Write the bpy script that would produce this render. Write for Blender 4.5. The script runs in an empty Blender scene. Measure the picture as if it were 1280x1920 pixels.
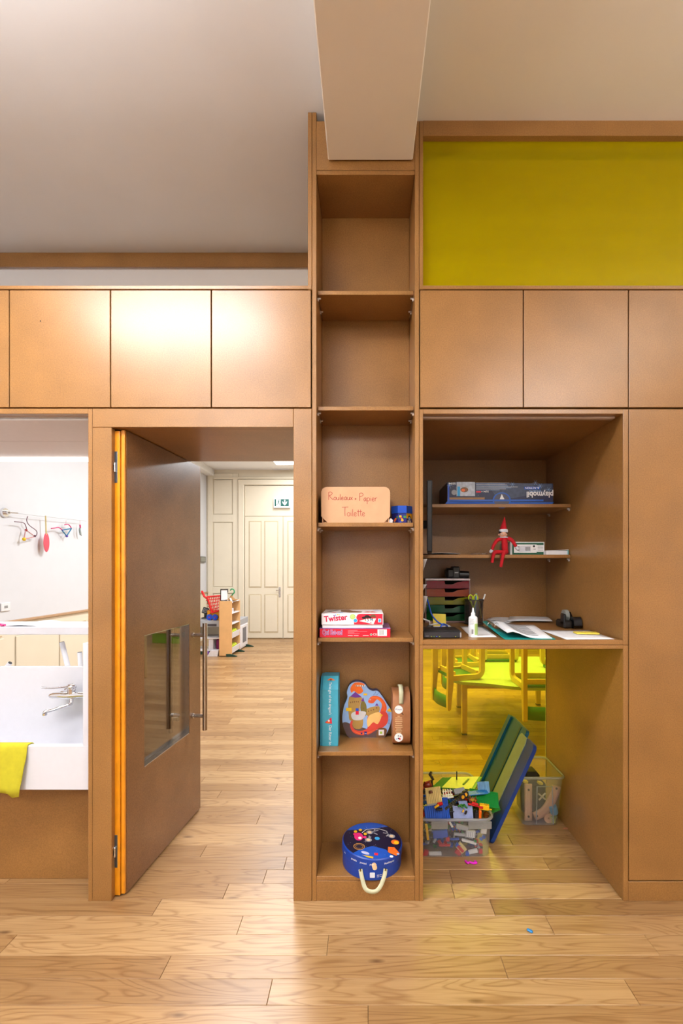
import bpy, math, random
from mathutils import Matrix, Vector, Euler
R = random.Random(7)
PI = math.pi
scene = bpy.context.scene
COL = scene.collection

# ------------------------------------------------------------------ camera, world, exposure
FOC = 846.0                       # focal length in pixels of the 1280x1920 frame
CX, CY, EYE = 686.0, 1066.0, 1.475
cam_data = bpy.data.cameras.new('camera')
cam = bpy.data.objects.new('camera', cam_data); COL.objects.link(cam)
cam.location = (0, 0, EYE); cam.rotation_euler = (PI/2, 0, 0)
cam_data.sensor_fit = 'VERTICAL'; cam_data.sensor_width = 24.0; cam_data.sensor_height = 36.0
cam_data.lens = FOC/1920*36.0
cam_data.shift_x = (640-CX)/1920; cam_data.shift_y = (CY-960)/1920
cam_data.clip_start = 0.02
scene.camera = cam
world = bpy.data.worlds.new('world'); scene.world = world; world.use_nodes = True
world.node_tree.nodes['Background'].inputs[0].default_value = (0.75, 0.82, 0.95, 1)
world.node_tree.nodes['Background'].inputs[1].default_value = 0.15
vs = scene.view_settings
vs.view_transform = 'Standard'; vs.look = 'None'; vs.exposure = 0.72; vs.gamma = 1.0
vs.use_curve_mapping = False
scene.cycles.max_bounces = 7; scene.cycles.diffuse_bounces = 3; scene.cycles.glossy_bounces = 3; scene.cycles.transmission_bounces = 4
scene.cycles.adaptive_threshold = 0.02; scene.cycles.caustics_reflective = False
ROOM_W, ADDED_PENDANT_W, NEXT_W, TUBE_W, LED_W = 36.0, 105.0, 49.0, 2.0, 3.0      # lamp powers
ROOM_UP_W = 24.0
LAMPS_ROOM = [(-1.30, 0.80, 3.20, 1.0), (1.75, -0.90, 3.20, 1.05)]  # the second lamp is added out of view to brighten the right-hand fronts
ADDED_PENDANTS = [(-1.6, -2.4, 1.35), (2.3, -0.2, 0.40)]  # unseen uplighters, added to lift the ceiling and fill the room
LAMPS_NEXT = [(-1.2, 4.6, 1.0), (1.6, 4.6, 1.2), (-1.45, 8.55, 0.35), (1.6, 7.4, 1.0), (-1.2, 6.6, 0.8)]

# ------------------------------------------------------------------ materials
def lin(c):
    def f(x):
        x /= 255.0
        return x/12.92 if x <= 0.04045 else ((x+0.055)/1.055)**2.4
    return (f(c[0]), f(c[1]), f(c[2]), 1.0)
MATS = {}
def nodes(name):
    m = bpy.data.materials.new(name); m.use_nodes = True
    nt = m.node_tree
    return m, nt, nt.nodes['Principled BSDF'], nt.nodes['Material Output']
def mat(name, c, rough=0.5, metal=0.0, var=0.05, scale=40.0, bump=0.0, spec=0.5, coat=0.0, emit=0.0):
    if name in MATS: return MATS[name]
    m, nt, b, o = nodes(name)
    L = lin(c)
    tc = nt.nodes.new('ShaderNodeTexCoord'); n = nt.nodes.new('ShaderNodeTexNoise')
    n.inputs['Scale'].default_value = scale; n.inputs['Detail'].default_value = 3
    nt.links.new(tc.outputs['Object'], n.inputs['Vector'])
    r = nt.nodes.new('ShaderNodeValToRGB')
    r.color_ramp.elements[0].position = 0.3; r.color_ramp.elements[1].position = 0.7
    r.color_ramp.elements[0].color = tuple(max(0, x*(1-var)) for x in L[:3])+(1,)
    r.color_ramp.elements[1].color = tuple(min(1, x*(1+var)) for x in L[:3])+(1,)
    nt.links.new(n.outputs['Fac'], r.inputs[0]); nt.links.new(r.outputs[0], b.inputs['Base Color'])
    b.inputs['Roughness'].default_value = rough; b.inputs['Metallic'].default_value = metal
    b.inputs['Specular IOR Level'].default_value = spec; b.inputs['Coat Weight'].default_value = coat
    if bump:
        bp = nt.nodes.new('ShaderNodeBump'); bp.inputs['Strength'].default_value = bump; bp.inputs['Distance'].default_value = 0.002
        nt.links.new(n.outputs['Fac'], bp.inputs['Height']); nt.links.new(bp.outputs[0], b.inputs['Normal'])
    if emit:
        b.inputs['Emission Color'].default_value = L; b.inputs['Emission Strength'].default_value = emit
    MATS[name] = m
    return m
def mdf(name, c, rough=0.33):
    """through-dyed wood fibre board with a satin lacquer: blotches plus fine fibre speckle"""
    m, nt, b, o = nodes(name); L = lin(c)[:3]
    g = nt.nodes.new('ShaderNodeNewGeometry')
    n1 = nt.nodes.new('ShaderNodeTexNoise'); n1.inputs['Scale'].default_value = 5; n1.inputs['Detail'].default_value = 4
    n2 = nt.nodes.new('ShaderNodeTexNoise'); n2.inputs['Scale'].default_value = 190; n2.inputs['Detail'].default_value = 3
    n2.inputs['Roughness'].default_value = 0.7
    for n in (n1, n2): nt.links.new(g.outputs['Position'], n.inputs['Vector'])
    a = nt.nodes.new('ShaderNodeValToRGB'); e = a.color_ramp.elements
    e[0].position, e[1].position = 0.3, 0.7
    e[0].color = tuple(x*0.88 for x in L)+(1,); e[1].color = tuple(min(1, x*1.1) for x in L)+(1,)
    nt.links.new(n1.outputs['Fac'], a.inputs[0])
    s = nt.nodes.new('ShaderNodeValToRGB'); e = s.color_ramp.elements
    e[0].position, e[1].position = 0.36, 0.64
    e[0].color = (0.74, 0.72, 0.70, 1); e[1].color = (1, 1, 1, 1)
    nt.links.new(n2.outputs['Fac'], s.inputs[0])
    mx = nt.nodes.new('ShaderNodeMixRGB'); mx.blend_type = 'MULTIPLY'; mx.inputs[0].default_value = 1
    nt.links.new(a.outputs[0], mx.inputs[1]); nt.links.new(s.outputs[0], mx.inputs[2])
    nt.links.new(mx.outputs[0], b.inputs['Base Color'])
    b.inputs['Roughness'].default_value = rough; b.inputs['Specular IOR Level'].default_value = 0.5
    b.inputs['Coat Weight'].default_value = 0.25; b.inputs['Coat Roughness'].default_value = 0.28
    MATS[name] = m
    return m
def oak(name, lo, mid, hi, rough=0.32):
    m, nt, b, o = nodes(name)
    N = nt.nodes.new; K = nt.links.new
    g = N('ShaderNodeNewGeometry'); oi = N('ShaderNodeObjectInfo')
    rnd = N('ShaderNodeMath'); rnd.operation = 'ADD'; K(oi.outputs['Random'], rnd.inputs[0]); K(g.outputs['Random Per Island'], rnd.inputs[1])
    off = N('ShaderNodeVectorMath'); off.operation = 'SCALE'; off.inputs[0].default_value = (37.0, 11.0, 5.0); K(rnd.outputs[0], off.inputs['Scale'])
    pos = N('ShaderNodeVectorMath'); K(g.outputs['Position'], pos.inputs[0]); K(off.outputs[0], pos.inputs[1])
    mp = N('ShaderNodeMapping'); mp.inputs['Scale'].default_value = (0.55, 5.0, 5.0); K(pos.outputs[0], mp.inputs['Vector'])
    big = N('ShaderNodeTexNoise'); big.inputs['Scale'].default_value = 1.7; big.inputs['Detail'].default_value = 2.0; big.inputs['Distortion'].default_value = 0.6
    K(mp.outputs[0], big.inputs['Vector'])
    ring = N('ShaderNodeMath'); ring.operation = 'MULTIPLY'; ring.inputs[1].default_value = 17.0; K(big.outputs['Fac'], ring.inputs[0])
    fr = N('ShaderNodeMath'); fr.operation = 'PINGPONG'; fr.inputs[1].default_value = 0.5; K(ring.outputs[0], fr.inputs[0])
    rr = N('ShaderNodeValToRGB'); e = rr.color_ramp.elements
    e[0].position, e[0].color = 0.0, (0.66, 0.56, 0.46, 1); e[1].position, e[1].color = 0.22, (1, 1, 1, 1)
    K(fr.outputs[0], rr.inputs[0])
    mp2 = N('ShaderNodeMapping'); mp2.inputs['Scale'].default_value = (3.0, 90.0, 90.0); K(pos.outputs[0], mp2.inputs['Vector'])
    fine = N('ShaderNodeTexNoise'); fine.inputs['Scale'].default_value = 1.6; fine.inputs['Detail'].default_value = 4; K(mp2.outputs[0], fine.inputs['Vector'])
    fz = N('ShaderNodeValToRGB'); e = fz.color_ramp.elements
    e[0].position, e[0].color = 0.30, (0.78, 0.72, 0.66, 1); e[1].position, e[1].color = 0.58, (1, 1, 1, 1); K(fine.outputs['Fac'], fz.inputs[0])
    # per-board tone
    wn = N('ShaderNodeTexWhiteNoise'); wn.noise_dimensions = '1D'; K(rnd.outputs[0], wn.inputs['W'])
    cr = N('ShaderNodeValToRGB'); cr.color_ramp.elements.new(0.5)
    for el, c in zip(cr.color_ramp.elements, (lo, mid, hi)): el.color = lin(c)
    K(wn.outputs['Value'], cr.inputs[0])
    # small dark knots
    mp3 = N('ShaderNodeMapping'); mp3.inputs['Scale'].default_value = (2.2, 6.5, 6.5); K(pos.outputs[0], mp3.inputs['Vector'])
    vo = N('ShaderNodeTexVoronoi'); vo.inputs['Scale'].default_value = 1.0; K(mp3.outputs[0], vo.inputs['Vector'])
    kn = N('ShaderNodeValToRGB'); e = kn.color_ramp.elements
    e[0].position, e[0].color = 0.02, (0.20, 0.11, 0.06, 1); e[1].position, e[1].color = 0.085, (1, 1, 1, 1); K(vo.outputs['Distance'], kn.inputs[0])
    def mul(p, q, f):
        x = N('ShaderNodeMixRGB'); x.blend_type = 'MULTIPLY'; x.inputs[0].default_value = f; K(p, x.inputs[1]); K(q, x.inputs[2]); return x.outputs[0]
    c = mul(cr.outputs[0], rr.outputs[0], 0.75); c = mul(c, fz.outputs[0], 0.8); c = mul(c, kn.outputs[0], 0.75)
    K(c, b.inputs['Base Color'])
    b.inputs['Roughness'].default_value = rough; b.inputs['Specular IOR Level'].default_value = 0.45
    bp = N('ShaderNodeBump'); bp.inputs['Strength'].default_value = 0.12; bp.inputs['Distance'].default_value = 0.001
    K(fine.outputs['Fac'], bp.inputs['Height']); K(bp.outputs[0], b.inputs['Normal'])
    MATS[name] = m
    return m
def sheet_glass(name, tint, body=None, bodyfac=0.0, rough=0.02, ior=1.45):
    """thin glass or clear plastic: tinted pass-through, Fresnel gloss and an optional milky body"""
    m, nt, b, o = nodes(name); nt.nodes.remove(b)
    N = nt.nodes.new; K = nt.links.new
    t = N('ShaderNodeBsdfTransparent'); t.inputs[0].default_value = lin(tint)
    g = N('ShaderNodeBsdfGlossy'); g.inputs['Roughness'].default_value = rough; g.inputs[0].default_value = (1, 1, 1, 1)
    f = N('ShaderNodeFresnel'); gg = N('ShaderNodeNewGeometry'); mr = N('ShaderNodeMapRange')      # same gloss from both sides of the sheet
    mr.inputs['To Min'].default_value = ior; mr.inputs['To Max'].default_value = 1/ior
    K(gg.outputs['Backfacing'], mr.inputs['Value']); K(mr.outputs[0], f.inputs[0])
    src = t.outputs[0]
    if body:
        d = N('ShaderNodeBsdfDiffuse'); d.inputs[0].default_value = lin(body)
        tl = N('ShaderNodeBsdfTranslucent'); tl.inputs[0].default_value = lin(body)
        md = N('ShaderNodeMixShader'); md.inputs[0].default_value = 0.5; K(d.outputs[0], md.inputs[1]); K(tl.outputs[0], md.inputs[2])
        n = N('ShaderNodeTexNoise'); n.inputs['Scale'].default_value = 6
        mm = N('ShaderNodeMapRange'); mm.inputs['To Min'].default_value = bodyfac*0.85; mm.inputs['To Max'].default_value = min(1, bodyfac*1.15); K(n.outputs['Fac'], mm.inputs['Value'])
        m2 = N('ShaderNodeMixShader'); K(mm.outputs[0], m2.inputs[0]); K(src, m2.inputs[1]); K(md.outputs[0], m2.inputs[2]); src = m2.outputs[0]
    m3 = N('ShaderNodeMixShader'); K(f.outputs[0], m3.inputs[0]); K(src, m3.inputs[1]); K(g.outputs[0], m3.inputs[2])
    K(m3.outputs[0], o.inputs['Surface'])
    MATS[name] = m
    return m
def lampmat(name, c, s):
    m, nt, b, o = nodes(name); nt.nodes.remove(b)
    e = nt.nodes.new('ShaderNodeEmission'); e.inputs[0].default_value = lin(c); e.inputs[1].default_value = s
    nt.links.new(e.outputs[0], o.inputs['Surface']); MATS[name] = m
    return m

WOOD = mdf('fibreboard_brown', (161, 114, 61))
WOODIN = WOOD
OAK = oak('oak_boards', (152, 115, 74), (171, 133, 89), (187, 151, 106))
BEECH = mat('beech', (222, 178, 118), 0.42, var=0.08, scale=9)
BIRCH = mat('pale_chair_wood', (226, 196, 140), 0.4, var=0.06, scale=14)
NEXTW = mat('next_wall_paint', (216, 217, 221), 0.75, var=0.01, scale=8)
WALLW = mat('white_wall_paint', (240, 240, 240), 0.75, var=0.01, scale=8)
CEIL_COOL = mat('ceiling_cool_lit', (234, 235, 239), 0.8, var=0.012, scale=4)  # cool light from the next room is put into this ceiling colour
CEIL_WARM = mat('ceiling_warm_bounce', (230, 221, 208), 0.8, var=0.012, scale=4)  # warm bounce off the wood is put into right ceiling and beam colour
CREAM = mat('cream_panel_paint', (232, 222, 200), 0.5, var=0.015, scale=5)
SOLIDW = mat('white_solid_surface', (222, 222, 229), 0.22, var=0.01, coat=0.2)
STEEL = mat('brushed_steel', (205, 203, 202), 0.2, 1.0, var=0.06, scale=60)
CHROME = mat('chrome', (225, 225, 228), 0.07, 1.0, var=0.02)
BLACKP = mat('black_plastic', (22, 22, 24), 0.35)
DARK = mat('dark_gap', (30, 20, 14), 0.8)
ORANGEW = mat('varnished_larch', (224, 142, 22), 0.3, var=0.15, scale=12, coat=0.4)
PAPER = mat('white_paper', (238, 238, 242), 0.7, var=0.015)
YGLASS = sheet_glass('yellow_glass', (252, 245, 122), (226, 214, 20), 0.03)
YGLASS2 = sheet_glass('yellow_glass_upper', (232, 216, 10), (212, 198, 2), 0.45, rough=0.12, ior=1.22)
DOORGLASS = sheet_glass('door_glass', (225, 222, 214), ior=1.95)
CLEAR = sheet_glass('clear_glass', (240, 243, 240))
BINP = sheet_glass('milky_plastic', (246, 247, 248), (222, 226, 236), 0.20, rough=0.15)
BINR = sheet_glass('milky_plastic_rim', (232, 234, 236), (228, 230, 232), 0.34, rough=0.15)
FROST = sheet_glass('transom_glass', (250, 252, 255), (240, 243, 248), 0.12, rough=0.2)

# ------------------------------------------------------------------ mesh builder
class MB:
    def __init__(self, m=None):
        self.v, self.f, self.fm, self.mats = [], [], [], []
        self.M = None; self.cur = 0
        if m: self.use(m)
    def use(self, m):
        if m not in self.mats: self.mats.append(m)
        self.cur = self.mats.index(m); return self
    def at(self, M): self.M = M; return self
    def add(self, vs, fs):
        k = len(self.v)
        for p in vs:
            p = Vector(p)
            self.v.append(self.M @ p if self.M else p)
        for f in fs:
            self.f.append(tuple(i+k for i in f)); self.fm.append(self.cur)
        return self
    def box(self, x0, x1, y0, y1, z0, z1, b=0.0):
        if x0 > x1: x0, x1 = x1, x0
        if y0 > y1: y0, y1 = y1, y0
        if z0 > z1: z0, z1 = z1, z0
        b = min(b, (x1-x0)*0.45, (y1-y0)*0.45, (z1-z0)*0.45)
        if b <= 0:
            vs = [(x, y, z) for x in (x0, x1) for y in (y0, y1) for z in (z0, z1)]
            return self.add(vs, [(0,1,3,2),(4,6,7,5),(0,4,5,1),(2,3,7,6),(0,2,6,4),(1,5,7,3)])
        vs = []; ix = {}
        C = ((x0,x1),(y0,y1),(z0,z1))
        for i in (0,1):
            for j in (0,1):
                for k in (0,1):
                    c = [C[0][i], C[1][j], C[2][k]]; s = [1-2*i, 1-2*j, 1-2*k]
                    for a in range(3):          # vertex lying on the face of axis a
                        p = [c[t] + (0 if t == a else s[t]*b) for t in range(3)]
                        ix[(i,j,k,a)] = len(vs); vs.append(p)
        fs = []
        for a in range(3):
            u, w = [t for t in range(3) if t != a]
            for sde in (0,1):
                q = []
                for (du, dw) in ((0,0),(1,0),(1,1),(0,1)):
                    key = [0,0,0]; key[a] = sde; key[u] = du; key[w] = dw
                    q.append(ix[tuple(key)+(a,)])
                fs.append(tuple(q))
            # edges along axis a (between faces u and w)
            for du in (0,1):
                for dw in (0,1):
                    k0 = [0,0,0]; k0[u] = du; k0[w] = dw; k1 = list(k0); k1[a] = 1
                    fs.append((ix[tuple(k0)+(u,)], ix[tuple(k0)+(w,)], ix[tuple(k1)+(w,)], ix[tuple(k1)+(u,)]))
        for i in (0,1):
            for j in (0,1):
                for k in (0,1): fs.append((ix[(i,j,k,0)], ix[(i,j,k,1)], ix[(i,j,k,2)]))
        return self.add(vs, fs)
    def cyl(self, p0, p1, r0, r1=None, seg=14, caps=True):
        return self.tube([p0, p1], [r0, r0 if r1 is None else r1], seg, caps)
    def tube(self, pts, r, seg=8, caps=True, closed=False, flat=None):
        pts = [Vector(p) for p in pts]; n = len(pts)
        rs = r if isinstance(r, (list, tuple)) else [r]*n
        vs, fs = [], []; nrm = None
        for i, p in enumerate(pts):
            if closed: t = pts[(i+1) % n]-pts[i-1]
            else: t = pts[min(i+1, n-1)]-pts[max(i-1, 0)]
            t.normalize()
            if nrm is None:
                nrm = t.orthogonal().normalized() if flat is None else (Vector(flat)-t*t.dot(Vector(flat))).normalized()
            else: nrm = (nrm-t*nrm.dot(t)).normalized()
            bi = t.cross(nrm)
            for k in range(seg):
                a = 2*PI*k/seg; rr = rs[i]
                if isinstance(rr, tuple): vs.append(p+nrm*math.cos(a)*rr[0]+bi*math.sin(a)*rr[1])
                else: vs.append(p+(nrm*math.cos(a)+bi*math.sin(a))*rr)
        m = n if closed else n-1
        for i in range(m):
            j = (i+1) % n
            for k in range(seg):
                l = (k+1) % seg
                fs.append((i*seg+k, i*seg+l, j*seg+l, j*seg+k))
        if caps and not closed:
            fs.append(tuple(reversed(range(seg)))); fs.append(tuple((n-1)*seg+k for k in range(seg)))
        return self.add(vs, fs)
    def lathe(self, prof, c=(0,0,0), seg=20, caps=True):
        vs, fs = [], []
        for (r, z) in prof:
            for k in range(seg):
                a = 2*PI*k/seg; vs.append((c[0]+r*math.cos(a), c[1]+r*math.sin(a), c[2]+z))
        n = len(prof)
        for i in range(n-1):
            for k in range(seg):
                l = (k+1) % seg; fs.append((i*seg+k, i*seg+l, (i+1)*seg+l, (i+1)*seg+k))
        if caps:
            fs.append(tuple(reversed(range(seg)))); fs.append(tuple((n-1)*seg+k for k in range(seg)))
        return self.add(vs, fs)
    def ball(self, c, r, seg=14, rings=9):
        r = r if isinstance(r, tuple) else (r, r, r)
        vs = []; fs = []
        for i in range(rings+1):
            t = PI*i/rings
            for k in range(seg):
                a = 2*PI*k/seg
                vs.append((c[0]+r[0]*math.sin(t)*math.cos(a), c[1]+r[1]*math.sin(t)*math.sin(a), c[2]+r[2]*math.cos(t)))
        for i in range(rings):
            for k in range(seg):
                l = (k+1) % seg; fs.append((i*seg+k, (i+1)*seg+k, (i+1)*seg+l, i*seg+l))
        return self.add(vs, fs)
    def prism(self, poly, org, u, v, d):
        """polygon in the (u,v) plane at org pushed along vector d"""
        org, u, v, d = Vector(org), Vector(u), Vector(v), Vector(d); n = len(poly)
        a = [org+u*x+v*y for x, y in poly]; b = [p+d for p in a]
        fs = [tuple(range(n)), tuple(reversed(range(n, 2*n)))]+[(i, i+n, (i+1) % n+n, (i+1) % n) for i in range(n)]
        return self.add(a+b, fs)
    def sheet(self, grid):
        """grid of points [row][col] -> quads"""
        nr, nc = len(grid), len(grid[0]); vs = [p for row in grid for p in row]
        return self.add(vs, [(i*nc+j, i*nc+j+1, (i+1)*nc+j+1, (i+1)*nc+j) for i in range(nr-1) for j in range(nc-1)])
    def build(self, name, parent=None, smooth=None, local=False, solid=0.0):
        vs = self.v
        if parent is None:
            xs = [p.x for p in vs]; ys = [p.y for p in vs]; zs = [p.z for p in vs]
            org = Vector(((min(xs)+max(xs))/2, (min(ys)+max(ys))/2, min(zs)))
            vs = [p-org for p in vs]
        elif not local:
            inv = wmat(parent).inverted(); vs = [inv @ p for p in vs]
        me = bpy.data.meshes.new(name)
        me.from_pydata([tuple(p) for p in vs], [], self.f)
        for m in self.mats: me.materials.append(m)
        me.polygons.foreach_set('material_index', self.fm)
        import bmesh
        bm = bmesh.new(); bm.from_mesh(me); bmesh.ops.recalc_face_normals(bm, faces=bm.faces); bm.to_mesh(me); bm.free()
        if smooth:
            me.shade_smooth(); me.set_sharp_from_angle(angle=math.radians(smooth))
        me.update()
        o = bpy.data.objects.new(name, me); COL.objects.link(o)
        if parent is None: o.location = org
        else: o.parent = parent
        if solid:
            md = o.modifiers.new('thickness', 'SOLIDIFY'); md.thickness = solid; md.offset = 0
        return o
def wmat(o):
    m = o.matrix_basis.copy()
    return wmat(o.parent) @ m if o.parent else m
def tag(o, label, cat, group=None):
    o['label'] = label; o['category'] = cat
    if group: o['group'] = group
    return o
def thing(name, label, cat, loc=(0,0,0), rot=(0,0,0), group=None):
    o = bpy.data.objects.new(name, None); COL.objects.link(o)
    o.location = loc; o.rotation_euler = rot; o.empty_display_size = 0.05
    o.matrix_basis = Matrix.Translation(loc) @ Euler(rot).to_matrix().to_4x4()
    return tag(o, label, cat, group)
def structure(o, label=None):
    o['kind'] = 'structure'
    if label: o['label'] = label
    return o
def sroot(name, loc=(0,0,0), label=None):
    o = bpy.data.objects.new(name, None); COL.objects.link(o); o.location = loc; o.empty_display_size = 0.05
    o.matrix_basis = Matrix.Translation(loc)
    return structure(o, label)
def part(name, m, parent, *boxes, b=0.0015):
    mb = MB(m)
    for bx in boxes: mb.box(*bx, b=b)
    return mb.build(name, parent)
def W(px, py, Y): return Vector(((px-CX)/FOC*Y, Y, EYE-(py-CY)/FOC*Y))
def fx(px): return (px-CX)/423.0
def fz(py): return EYE-(py-CY)/423.0
def rotz(a, c=(0,0,0)): return Matrix.Translation(c) @ Matrix.Rotation(a, 4, 'Z')
def TRS(c, rx=0, ry=0, rz=0): return Matrix.Translation(c) @ Euler((rx, ry, rz)).to_matrix().to_4x4()

# flat print: polygons and lettering laid on a face
class Print:
    def __init__(self, org, u, v, lift=0.0006):
        self.o, self.u, self.v = Vector(org), Vector(u).normalized(), Vector(v).normalized()
        self.n = self.u.cross(self.v); self.mb = MB(); self.h = lift; self.step = 0.00004
    def pt(self, x, y): return self.o+self.u*x+self.v*y+self.n*self.h
    def poly(self, pts, m):
        self.mb.use(m); self.mb.add([self.pt(x, y) for x, y in pts], [tuple(range(len(pts)))]); self.h += self.step; return self
    def rect(self, x0, y0, x1, y1, m): return self.poly([(x0,y0),(x1,y0),(x1,y1),(x0,y1)], m)
    def disc(self, x, y, r, m, r2=None, n=20, a=0.0):
        r2 = r if r2 is None else r2; ca, sa = math.cos(a), math.sin(a)
        return self.poly([(x+r*math.cos(t)*ca-r2*math.sin(t)*sa, y+r*math.cos(t)*sa+r2*math.sin(t)*ca) for t in (2*PI*k/n for k in range(n))], m)
    def stroke(self, pts, w, m, w1=None):
        self.mb.use(m); n = len(pts); vs = []
        for i, (x, y) in enumerate(pts):
            a = pts[max(i-1,0)]; c = pts[min(i+1,n-1)]; dx, dy = c[0]-a[0], c[1]-a[1]; l = math.hypot(dx, dy) or 1
            ww = w if w1 is None else w+(w1-w)*i/(n-1)
            vs += [self.pt(x-dy/l*ww/2, y+dx/l*ww/2), self.pt(x+dy/l*ww/2, y-dx/l*ww/2)]
        self.mb.add(vs, [(2*i, 2*i+1, 2*i+3, 2*i+2) for i in range(n-1)]); self.h += self.step; return self
    def text(self, s, x, y, size, m, bold=0.0, ang=0.0, shear=0.0, width=None, align='LEFT', xs=1.0):
        cu = bpy.data.curves.new('lettering', 'FONT'); cu.body = s; cu.size = size; cu.offset = bold*size; cu.shear = shear; cu.align_x = align
        cu.resolution_u = 3
        ob = bpy.data.objects.new('lettering', cu); COL.objects.link(ob)
        me = bpy.data.meshes.new_from_object(ob)
        vs = [v.co.copy() for v in me.vertices]; fs = [tuple(p.vertices) for p in me.polygons]
        bpy.data.objects.remove(ob); bpy.data.meshes.remove(me); bpy.data.curves.remove(cu)
        if not vs: return self
        k = xs
        if width:
            x0 = min(v.x for v in vs); x1 = max(v.x for v in vs); k = width/max(1e-6, x1-x0)
        ca, sa = math.cos(ang), math.sin(ang)
        self.mb.use(m)
        self.mb.add([self.pt(x+v.x*k*ca-v.y*sa, y+v.x*k*sa+v.y*ca) for v in vs], fs); self.h += self.step; return self
    def build(self, name, parent): return self.mb.build(name, parent)
def smooth_loop(pts, n=6):
    """closed Catmull-Rom through 2D points"""
    out = []; k = len(pts)
    for i in range(k):
        p0, p1, p2, p3 = pts[i-1], pts[i], pts[(i+1) % k], pts[(i+2) % k]
        for s in range(n):
            t = s/n
            out.append(tuple(0.5*(2*p1[a]+(p2[a]-p0[a])*t+(2*p0[a]-5*p1[a]+4*p2[a]-p3[a])*t*t+(3*p1[a]-p0[a]-3*p2[a]+p3[a])*t**3) for a in range(len(p1))))
    return out
def smooth_path(pts, n=6):
    out = []; k = len(pts)
    for i in range(k-1):
        p0, p1, p2, p3 = pts[max(i-1,0)], pts[i], pts[i+1], pts[min(i+2,k-1)]
        for s in range(n):
            t = s/n
            out.append(tuple(0.5*(2*p1[a]+(p2[a]-p0[a])*t+(2*p0[a]-5*p1[a]+4*p2[a]-p3[a])*t*t+(3*p1[a]-p0[a]-3*p2[a]+p3[a])*t**3) for a in range(len(p1))))
    out.append(tuple(pts[-1])); return out
def rrect(x0, y0, x1, y1, r, n=4):
    out = []
    for cx, cy, a0 in ((x1-r,y1-r,0),(x0+r,y1-r,PI/2),(x0+r,y0+r,PI),(x1-r,y0+r,1.5*PI)):
        for k in range(n+1):
            a = a0+PI/2*k/n; out.append((cx+r*math.cos(a), cy+r*math.sin(a)))
    return out
# ------------------------------------------------------------------ floor: every near board its own piece
floor = sroot('floor', (0, 2.0, 0), 'light oak board floor running through both rooms')
bw = 0.098; y_start = 1.525-2*bw
JOINTS = {0: [-0.9, 0.62], 1: [(690-CX)/FOC*1.5], 2: [(505-CX)/FOC*1.57, (1185-CX)/FOC*1.57], 3: [(310-CX)/FOC*1.67, (945-CX)/FOC*1.67],
          4: [(15-CX)/FOC*1.77, -0.15, 1.12], 5: [(450-CX)/FOC*1.87, (1030-CX)/FOC*1.87], 6: [(295-CX)/FOC*1.97, 0.55]}
rows_near = 23
def board(mb, x0, x1, y0, y1): mb.box(x0+0.0006, x1-0.0006, y0+0.0005, y1-0.0005, -0.014, R.uniform(-0.0004, 0.0), b=0.0012)
for i in range(rows_near):
    y0 = y_start+i*bw
    js = JOINTS.get(i)
    if js is None:
        x = -2.2+R.uniform(0.1, 1.2); js = []
        while x < 2.2: js.append(x); x += R.uniform(0.85, 1.5)
    js = sorted([-2.2, 2.2]+[j for j in js if -2.15 < j < 2.15])
    for a, c in zip(js, js[1:]):
        mb = MB(OAK); board(mb, a, c, y0, y0+bw); mb.build('floor_board', floor)
mb = MB(OAK)
def fill(xa, xb, ya, yb):
    n = max(1, round((yb-ya)/bw)); h = (yb-ya)/n
    for i in range(n):
        x = xa
        while x < xb-0.01:
            e = min(xb, x+R.uniform(0.6, 1.5))
            if xb-e < 0.25: e = xb
            board(mb, x, e, ya+i*h, ya+(i+1)*h); x = e
y_end = y_start+rows_near*bw
fill(-4.0, 4.5, -4.5, y_start); fill(-4.0, -2.2, y_start, y_end); fill(2.2, 4.5, y_start, y_end); fill(-4.0, 4.5, y_end, 9.55)
o = mb.build('far_floor_boards', floor); o['kind'] = 'stuff'
part('subfloor', DARK, floor, (-4.1, 4.6, -4.6, 9.6, -0.05, -0.0141), b=0)

# ------------------------------------------------------------------ shell
ZL, ZR, ZN = 3.50, 3.462, 3.56
FAR = 9.53
structure(MB(CEIL_COOL).box(-4.1, 0.0, -4.6, 2.92, ZL, ZN).build('ceiling'), 'pale plaster ceiling left of the beam')
structure(MB(CEIL_WARM).box(0.0, 4.1, -4.6, 2.92, ZR, ZN).build('ceiling'), 'pale plaster ceiling right of the beam')
structure(MB(mat('next_ceiling_paint', (248, 249, 252), 0.8, var=0.01)).box(-3.6, 4.6, 2.92, FAR+0.1, ZN, ZN+0.06).build('ceiling'), 'white ceiling of the room beyond the door')
structure(MB(CEIL_WARM).box(-0.168, 0.206, -4.6, 1.995, fz(303), ZL+0.02, b=0.004).build('beam'), 'pale boxed ceiling beam running toward the tall bookcase')
structure(MB(WALLW).box(-4.1, -4.0, -4.6, 2.9, 0, ZL).build('wall_left'), 'white side wall left of the cabinets')
structure(MB(WALLW).box(4.0, 4.1, -4.6, 2.9, 0, ZL).build('wall_right'), 'white side wall right of the cabinets')
structure(MB(WALLW).box(-4.1, 4.1, -4.7, -4.6, 0, ZL).build('wall_back'), 'white wall behind the camera')
structure(MB(WALLW).box(-4.0, -2.64, 2.0, 2.9, 0, ZL).build('wall_partition_left'), 'white wall block beside the wash niche')
structure(MB(WALLW).box(2.04, 4.6, 2.0, 2.9, 0, ZR).build('wall_partition_right'), 'white wall block beside the tall cupboard')
wf = sroot('wall_far', (0, FAR, 0), 'cream panelled far wall of the next room')
part('wall_face', CREAM, wf, (-3.6, 4.6, FAR, FAR+0.1, 0, ZN), b=0)
wl = sroot('wall_next_left', (-3.37, 6, 0), 'white side wall with cream wainscot in the next room')
part('wall_face', NEXTW, wl, (-3.47, -3.37, 2.9, FAR, 0, ZN), b=0)
part('edge_beam', WALLW, wl, (-3.37, -3.20, 2.95, FAR, 3.43, ZN), b=0.003)
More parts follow.
